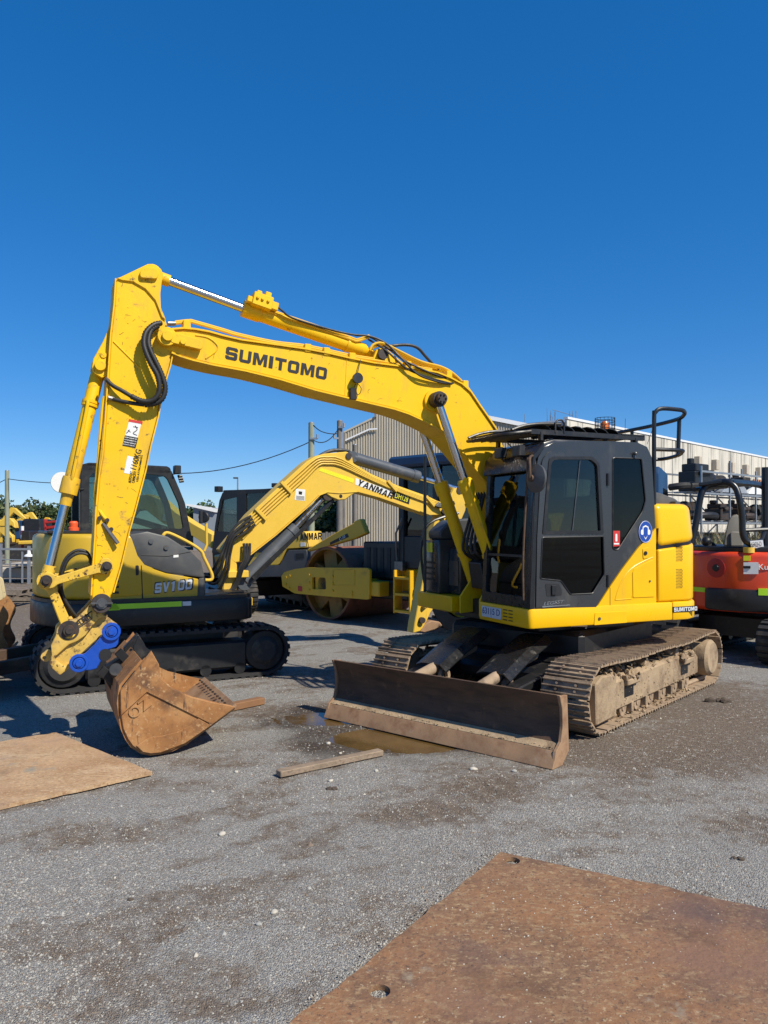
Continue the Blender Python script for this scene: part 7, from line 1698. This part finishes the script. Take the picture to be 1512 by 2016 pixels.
m = MB(); flat(m, [(27,1065),(64,1064),(70,1068),(84,1080),(84,1088),(74,1075),(60,1072),(27,1073)], .5, 2.2); m.build('house', Y_YAN, fx, bevel=.05)
m = MB(); flat(m, [(64,1060),(68,1053),(76,1054),(78,1062),(88,1058),(92,1070),(84,1082),(70,1072)], .2, .6); m.build('blade_arm', Y_YAN, fx, bevel=.03)
m = MB(); flat(m, [(30,1045),(46,1045),(48,1066),(28,1066)], .8, 2.0); m.build('cab', BLACK, fx, bevel=.05)
m = MB(); flat(m, [(14,1088),(18,1083),(72,1083),(78,1088),(78,1100),(72,1107),(20,1107),(14,1101)], .2, .9); m.build('track', TRUB, fx, bevel=.05)
m = MB(); m.cyl(P_(85, 1057, .4), P_(114, 1040, .4), .12, n=12); m.build('cylinder_rod', CHROME, fx)
# dark parked machine and red machine behind
Y = 52.0; dx_ = bpy.data.objects.new('parked_machine', None); COL.objects.link(dx_); tag(dx_, 'dark parked machine far left under the trees', 'machine')
m = MB(); flat(m, [(44,1024),(48,1021),(78,1022),(80,1060),(44,1064)], 0, 2); m.build('body', BLACK, dx_, bevel=.06)
m = MB(); flat(m, [(33,1028),(42,1024),(44,1060),(33,1062)], -.3, 1.6); m.build('cab', BLUEC, dx_, bevel=.05)
m = MB(); flat(m, [(34,1030),(41,1027),(42,1044),(34,1046)], -.34, -.3); m.build('window', GLASSD, dx_)
m = MB(); flat(m, [(34,1060),(80,1060),(78,1072),(36,1072)], .2, 1.8); m.build('running_gear', TRUB, dx_, bevel=.05)
Y = 50.0; rx_ = bpy.data.objects.new('drill_rig', None); COL.objects.link(rx_); tag(rx_, 'distant red machine frame behind the chrome cylinder rod', 'machine')
m = MB()
for pts in ([(85,1022),(88,1022),(92,1052),(88,1052)], [(88,1027),(112,1024),(112,1028),(88,1031)], [(88,1037),(112,1034),(112,1039),(88,1042)], [(86,1044),(112,1044),(112,1052),(88,1054)]): m.nx(); flat(m, pts, 0, .4)
m.build('frame', REDP, rx_, bevel=.02)
m = MB(); flat(m, [(86,1052),(114,1052),(114,1072),(86,1072)], .1, 1.4); m.build('base', BLACK, rx_, bevel=.03)
# cones
def cone(px, py, h, lab, white=True):
    p = gp(px, py); o = bpy.data.objects.new('traffic_cone', None); COL.objects.link(o); o.location = p; tag(o, lab, 'traffic cone', 'traffic cones in the left background')
    m = MB(); m.box(-.19*h, .19*h, -.19*h, .19*h, 0, .04); m.build('base', ORANGEH, o)
    m = MB(); m.lathe((0, 0, .04), (0, 0, h), [(0, .17*h), (.42, .115*h)], 18, False); m.nx(); m.lathe((0, 0, .04), (0, 0, h), [(.8, .055*h), (1, .03*h)], 18); m.build('body', ORANGEH, o)
    m = MB(); m.lathe((0, 0, .04), (0, 0, h), [(.42, .116*h), (.8, .056*h)], 18, False); m.build('sleeve', WHITEP, o)
cone(71, 1107, .75, 'orange and white traffic cone behind the steel frame post'); cone(82, 1106.5, .75, 'orange and white traffic cone beside the pale engine cover')
cone(96, 1062, .9, 'small orange cone behind the chrome rod')
o = bpy.data.objects.new('bollard', None); COL.objects.link(o); p = wp(44, 1058, 49); o.location = (p.x, p.y, 0); tag(o, 'red and white striped bollard in front of dark parked machine', 'bollard')
for k in range(4): m = MB(); z0 = p.z-.4+k*.28; m.cyl((0, 0, z0 if k else 0), (0, 0, z0+.28), .1, n=12); m.build('band', WHITEP if k % 2 else REDP, o)
# galvanised frame
Y = 27.5; gfx = bpy.data.objects.new('guard_rail', None); COL.objects.link(gfx); tag(gfx, 'galvanised steel guard rail standing in front of the far yellow excavator', 'guard rail')
m = MB()
for px, y0, y1, w_ in ((57, 1075, 1150, .09), (44, 1086, 1148, .05), (1, 1070, 1150, .10), (20, 1105, 1147, .05)): m.nx(); a, b = wp(px, y1, Y), wp(px, y0, Y); m.bar((a.x, Y, max(0, a.z)), (b.x, Y, b.z), w_, w_)
m.build('post', GALV, gfx)
m = MB(); a, b = wp(-30, 1081, Y), wp(84, 1081, Y); m.bar(a, b, .07, .07); m.nx(); a, b = wp(-30, 1100, Y), wp(56, 1103, Y); m.bar(a, b, .03, .03); m.build('rail', GALV, gfx)
m = MB(); q = wp(57, 1093, Y); m.lathe(q-Vector((0, 0, .05)), q+Vector((0, 0, .18)), [(0, .17), (.2, .16), (.4, .07), (1, .06)], 14); m.build('collar', SHEDW, gfx)
# concrete slabs
for k, (px0, px1, py0, py1, Y, lab) in enumerate(((2, 78, 1110, 1116, 27.8, 'upper pale concrete slab lying behind the steel frame'), (-20, 60, 1118, 1138, 28.4, 'large pale concrete block behind the steel frame'))):
    m = MB(); box_in(m, px0, px1, py0, py1, Y, 1.6); o = m.build('concrete_slab', CONS, None, bevel=.03, label=lab, cat='concrete slab')
    if k == 0: m = MB(); box_in(m, 8, 70, 1116.5, 1140, Y+.3, 1.2)
def pallet(px, py, yaw, lab, w_=1.2, z=0.0):
    p = gp(px, py, z); o = bpy.data.objects.new('pallet', None); COL.objects.link(o); o.location = (p.x, p.y, z+.005); o.rotation_euler = (0, 0, R(yaw)); tag(o, lab, 'pallet', 'timber pallets stacked in the left background')
    m = MB()
    for k in range(7): m.nx(); x = -w_/2+k*(w_-.1)/6; m.box(x, x+.1, -.5, .5, .12, .142)
    m.build('deck_board', PALLET, o)
    m = MB()
    for y in (-.5, -.04, .42): m.nx(); m.box(-w_/2, w_/2, y, y+.08, .025, .118)
    m.build('bearer', PALLET, o)
    m = MB()
    for k in range(3): m.nx(); x = -w_/2+k*(w_-.1)/2; m.box(x, x+.1, -.5, .5, 0, .023)
    m.build('base_board', PALLET, o)
pallet(8, 1170, 4, 'lowest pallet of the pile at the left edge'); pallet(8, 1170, 8, 'middle pallet of the pile at the left edge', 1.2, .15); pallet(10, 1170, 2, 'top pallet of the pile at the left edge', 1.2, .30)
pallet(56, 1172, -6, 'lower pallet beside the pale excavator bumper', 1.3); pallet(54, 1171, -2, 'upper pallet beside the pale excavator bumper', 1.3, .15); pallet(30, 1182, 3, 'single pallet lying in front of the pile', 1.5)
# rusty bucket with cream ears at the left edge
Z_ = Fr(-6.12, 11.3, 200.0); rb = Z_.root('loose_bucket', 'rusty spare bucket with cream hitch ears at the left edge', 'bucket')
sp_ = rnd([(-.5, .5), (-.62, .75), (-.45, 1.0), (-.1, 1.05), (.2, .8), (.35, .4), (.3, .1), (.0, 0), (-.4, .05), (-.62, .25)], .1)
m = MB(); m.ext(sp_, .46, .5); m.nx(); m.ext(sp_, -.5, -.46); m.build('end_plate', RUST, rb)
m = MB(); strip(m, [(.2, .8), (.35, .4), (.3, .1), (.0, 0), (-.4, .05), (-.62, .25)], .03, -.46, .46); m.build('shell', RUST, rb)
CRM = mk('cream_paint', (.58, .48, .28), .5, var=.1, layers=[(RUSTD, 12, .6, .7)])
m = MB()
for y in (-.2, .16): m.nx(); m.ext(rnd([(-.5, .95), (-.45, 1.25), (-.3, 1.32), (-.1, 1.28), (-.02, 1.1), (.1, .85)], .05), y, y+.05)
m.build('hitch_ear', CRM, rb, bevel=.005)
m = MB(); m.cyl((-.3, -.24, 1.2), (-.3, .25, 1.2), .05, n=12); m.build('pin', DSTEEL, rb)

# more small machines and yard gear in the left background
def mini(px, Y, sc, mat, lab, face=1):
    o = bpy.data.objects.new('excavator', None); COL.objects.link(o); o.location = ((px-CX)/FPX*Y, Y, 0); o.scale = (sc*face, sc, sc); tag(o, lab, 'excavator')
    m = MB(); m.extz(rnd([(-.9, -.8), (.9, -.8), (.9, .8), (-.9, .8)], .35), .75, 1.5); m.build('house', mat, o, bevel=.06)
    m = MB(); m.ext(rnd([(-.1, 1.5), (.75, 1.5), (.7, 2.5), (.0, 2.55)], .08), -.1, .75); cb_ = m.build('cab', BLACK, o, bevel=.03)
    m = MB(); m.ext([(.05, 1.65), (.62, 1.65), (.58, 2.4), (.08, 2.4)], -.11, -.1); m.build('window', GLASSD, cb_)
    for sy in (-.75, .45): m = MB(); m.ext(rnd([(-1.25, .02), (1.25, .02), (1.3, .3), (1.1, .62), (-1.1, .62), (-1.3, .3)], .2), sy, sy+.32); m.build('track', TRUB, o)
    m = MB(); m.ext([(.85, 1.1), (1.3, 2.3), (1.9, 3.1), (2.2, 3.05), (2.9, 2.4), (2.85, 2.2), (2.1, 2.75), (1.55, 2.1), (1.05, 1.0)], -.45, -.2); m.build('boom', mat, o, bevel=.03)
    m = MB(); m.ext([(2.75, 2.65), (3.05, 2.55), (2.75, .9), (2.55, .85)], -.4, -.24); m.build('arm', mat, o, bevel=.02)
    m = MB(); m.ext(rnd([(2.4, .85), (2.85, .95), (2.9, .5), (2.5, .3), (2.2, .45)], .1), -.55, -.1); m.build('bucket', DSTEEL, o, bevel=.02)
mini(-30, 58, 1.15, Y_YAN, 'small distant yellow excavator with raised boom at the far left edge')
mini(52, 66, .95, Y_ROLL, 'small distant yellow excavator in front of the far trees')
mini(118, 60, 1.05, Y_YAN, 'small distant yellow excavator behind the pale engine cover', -1)
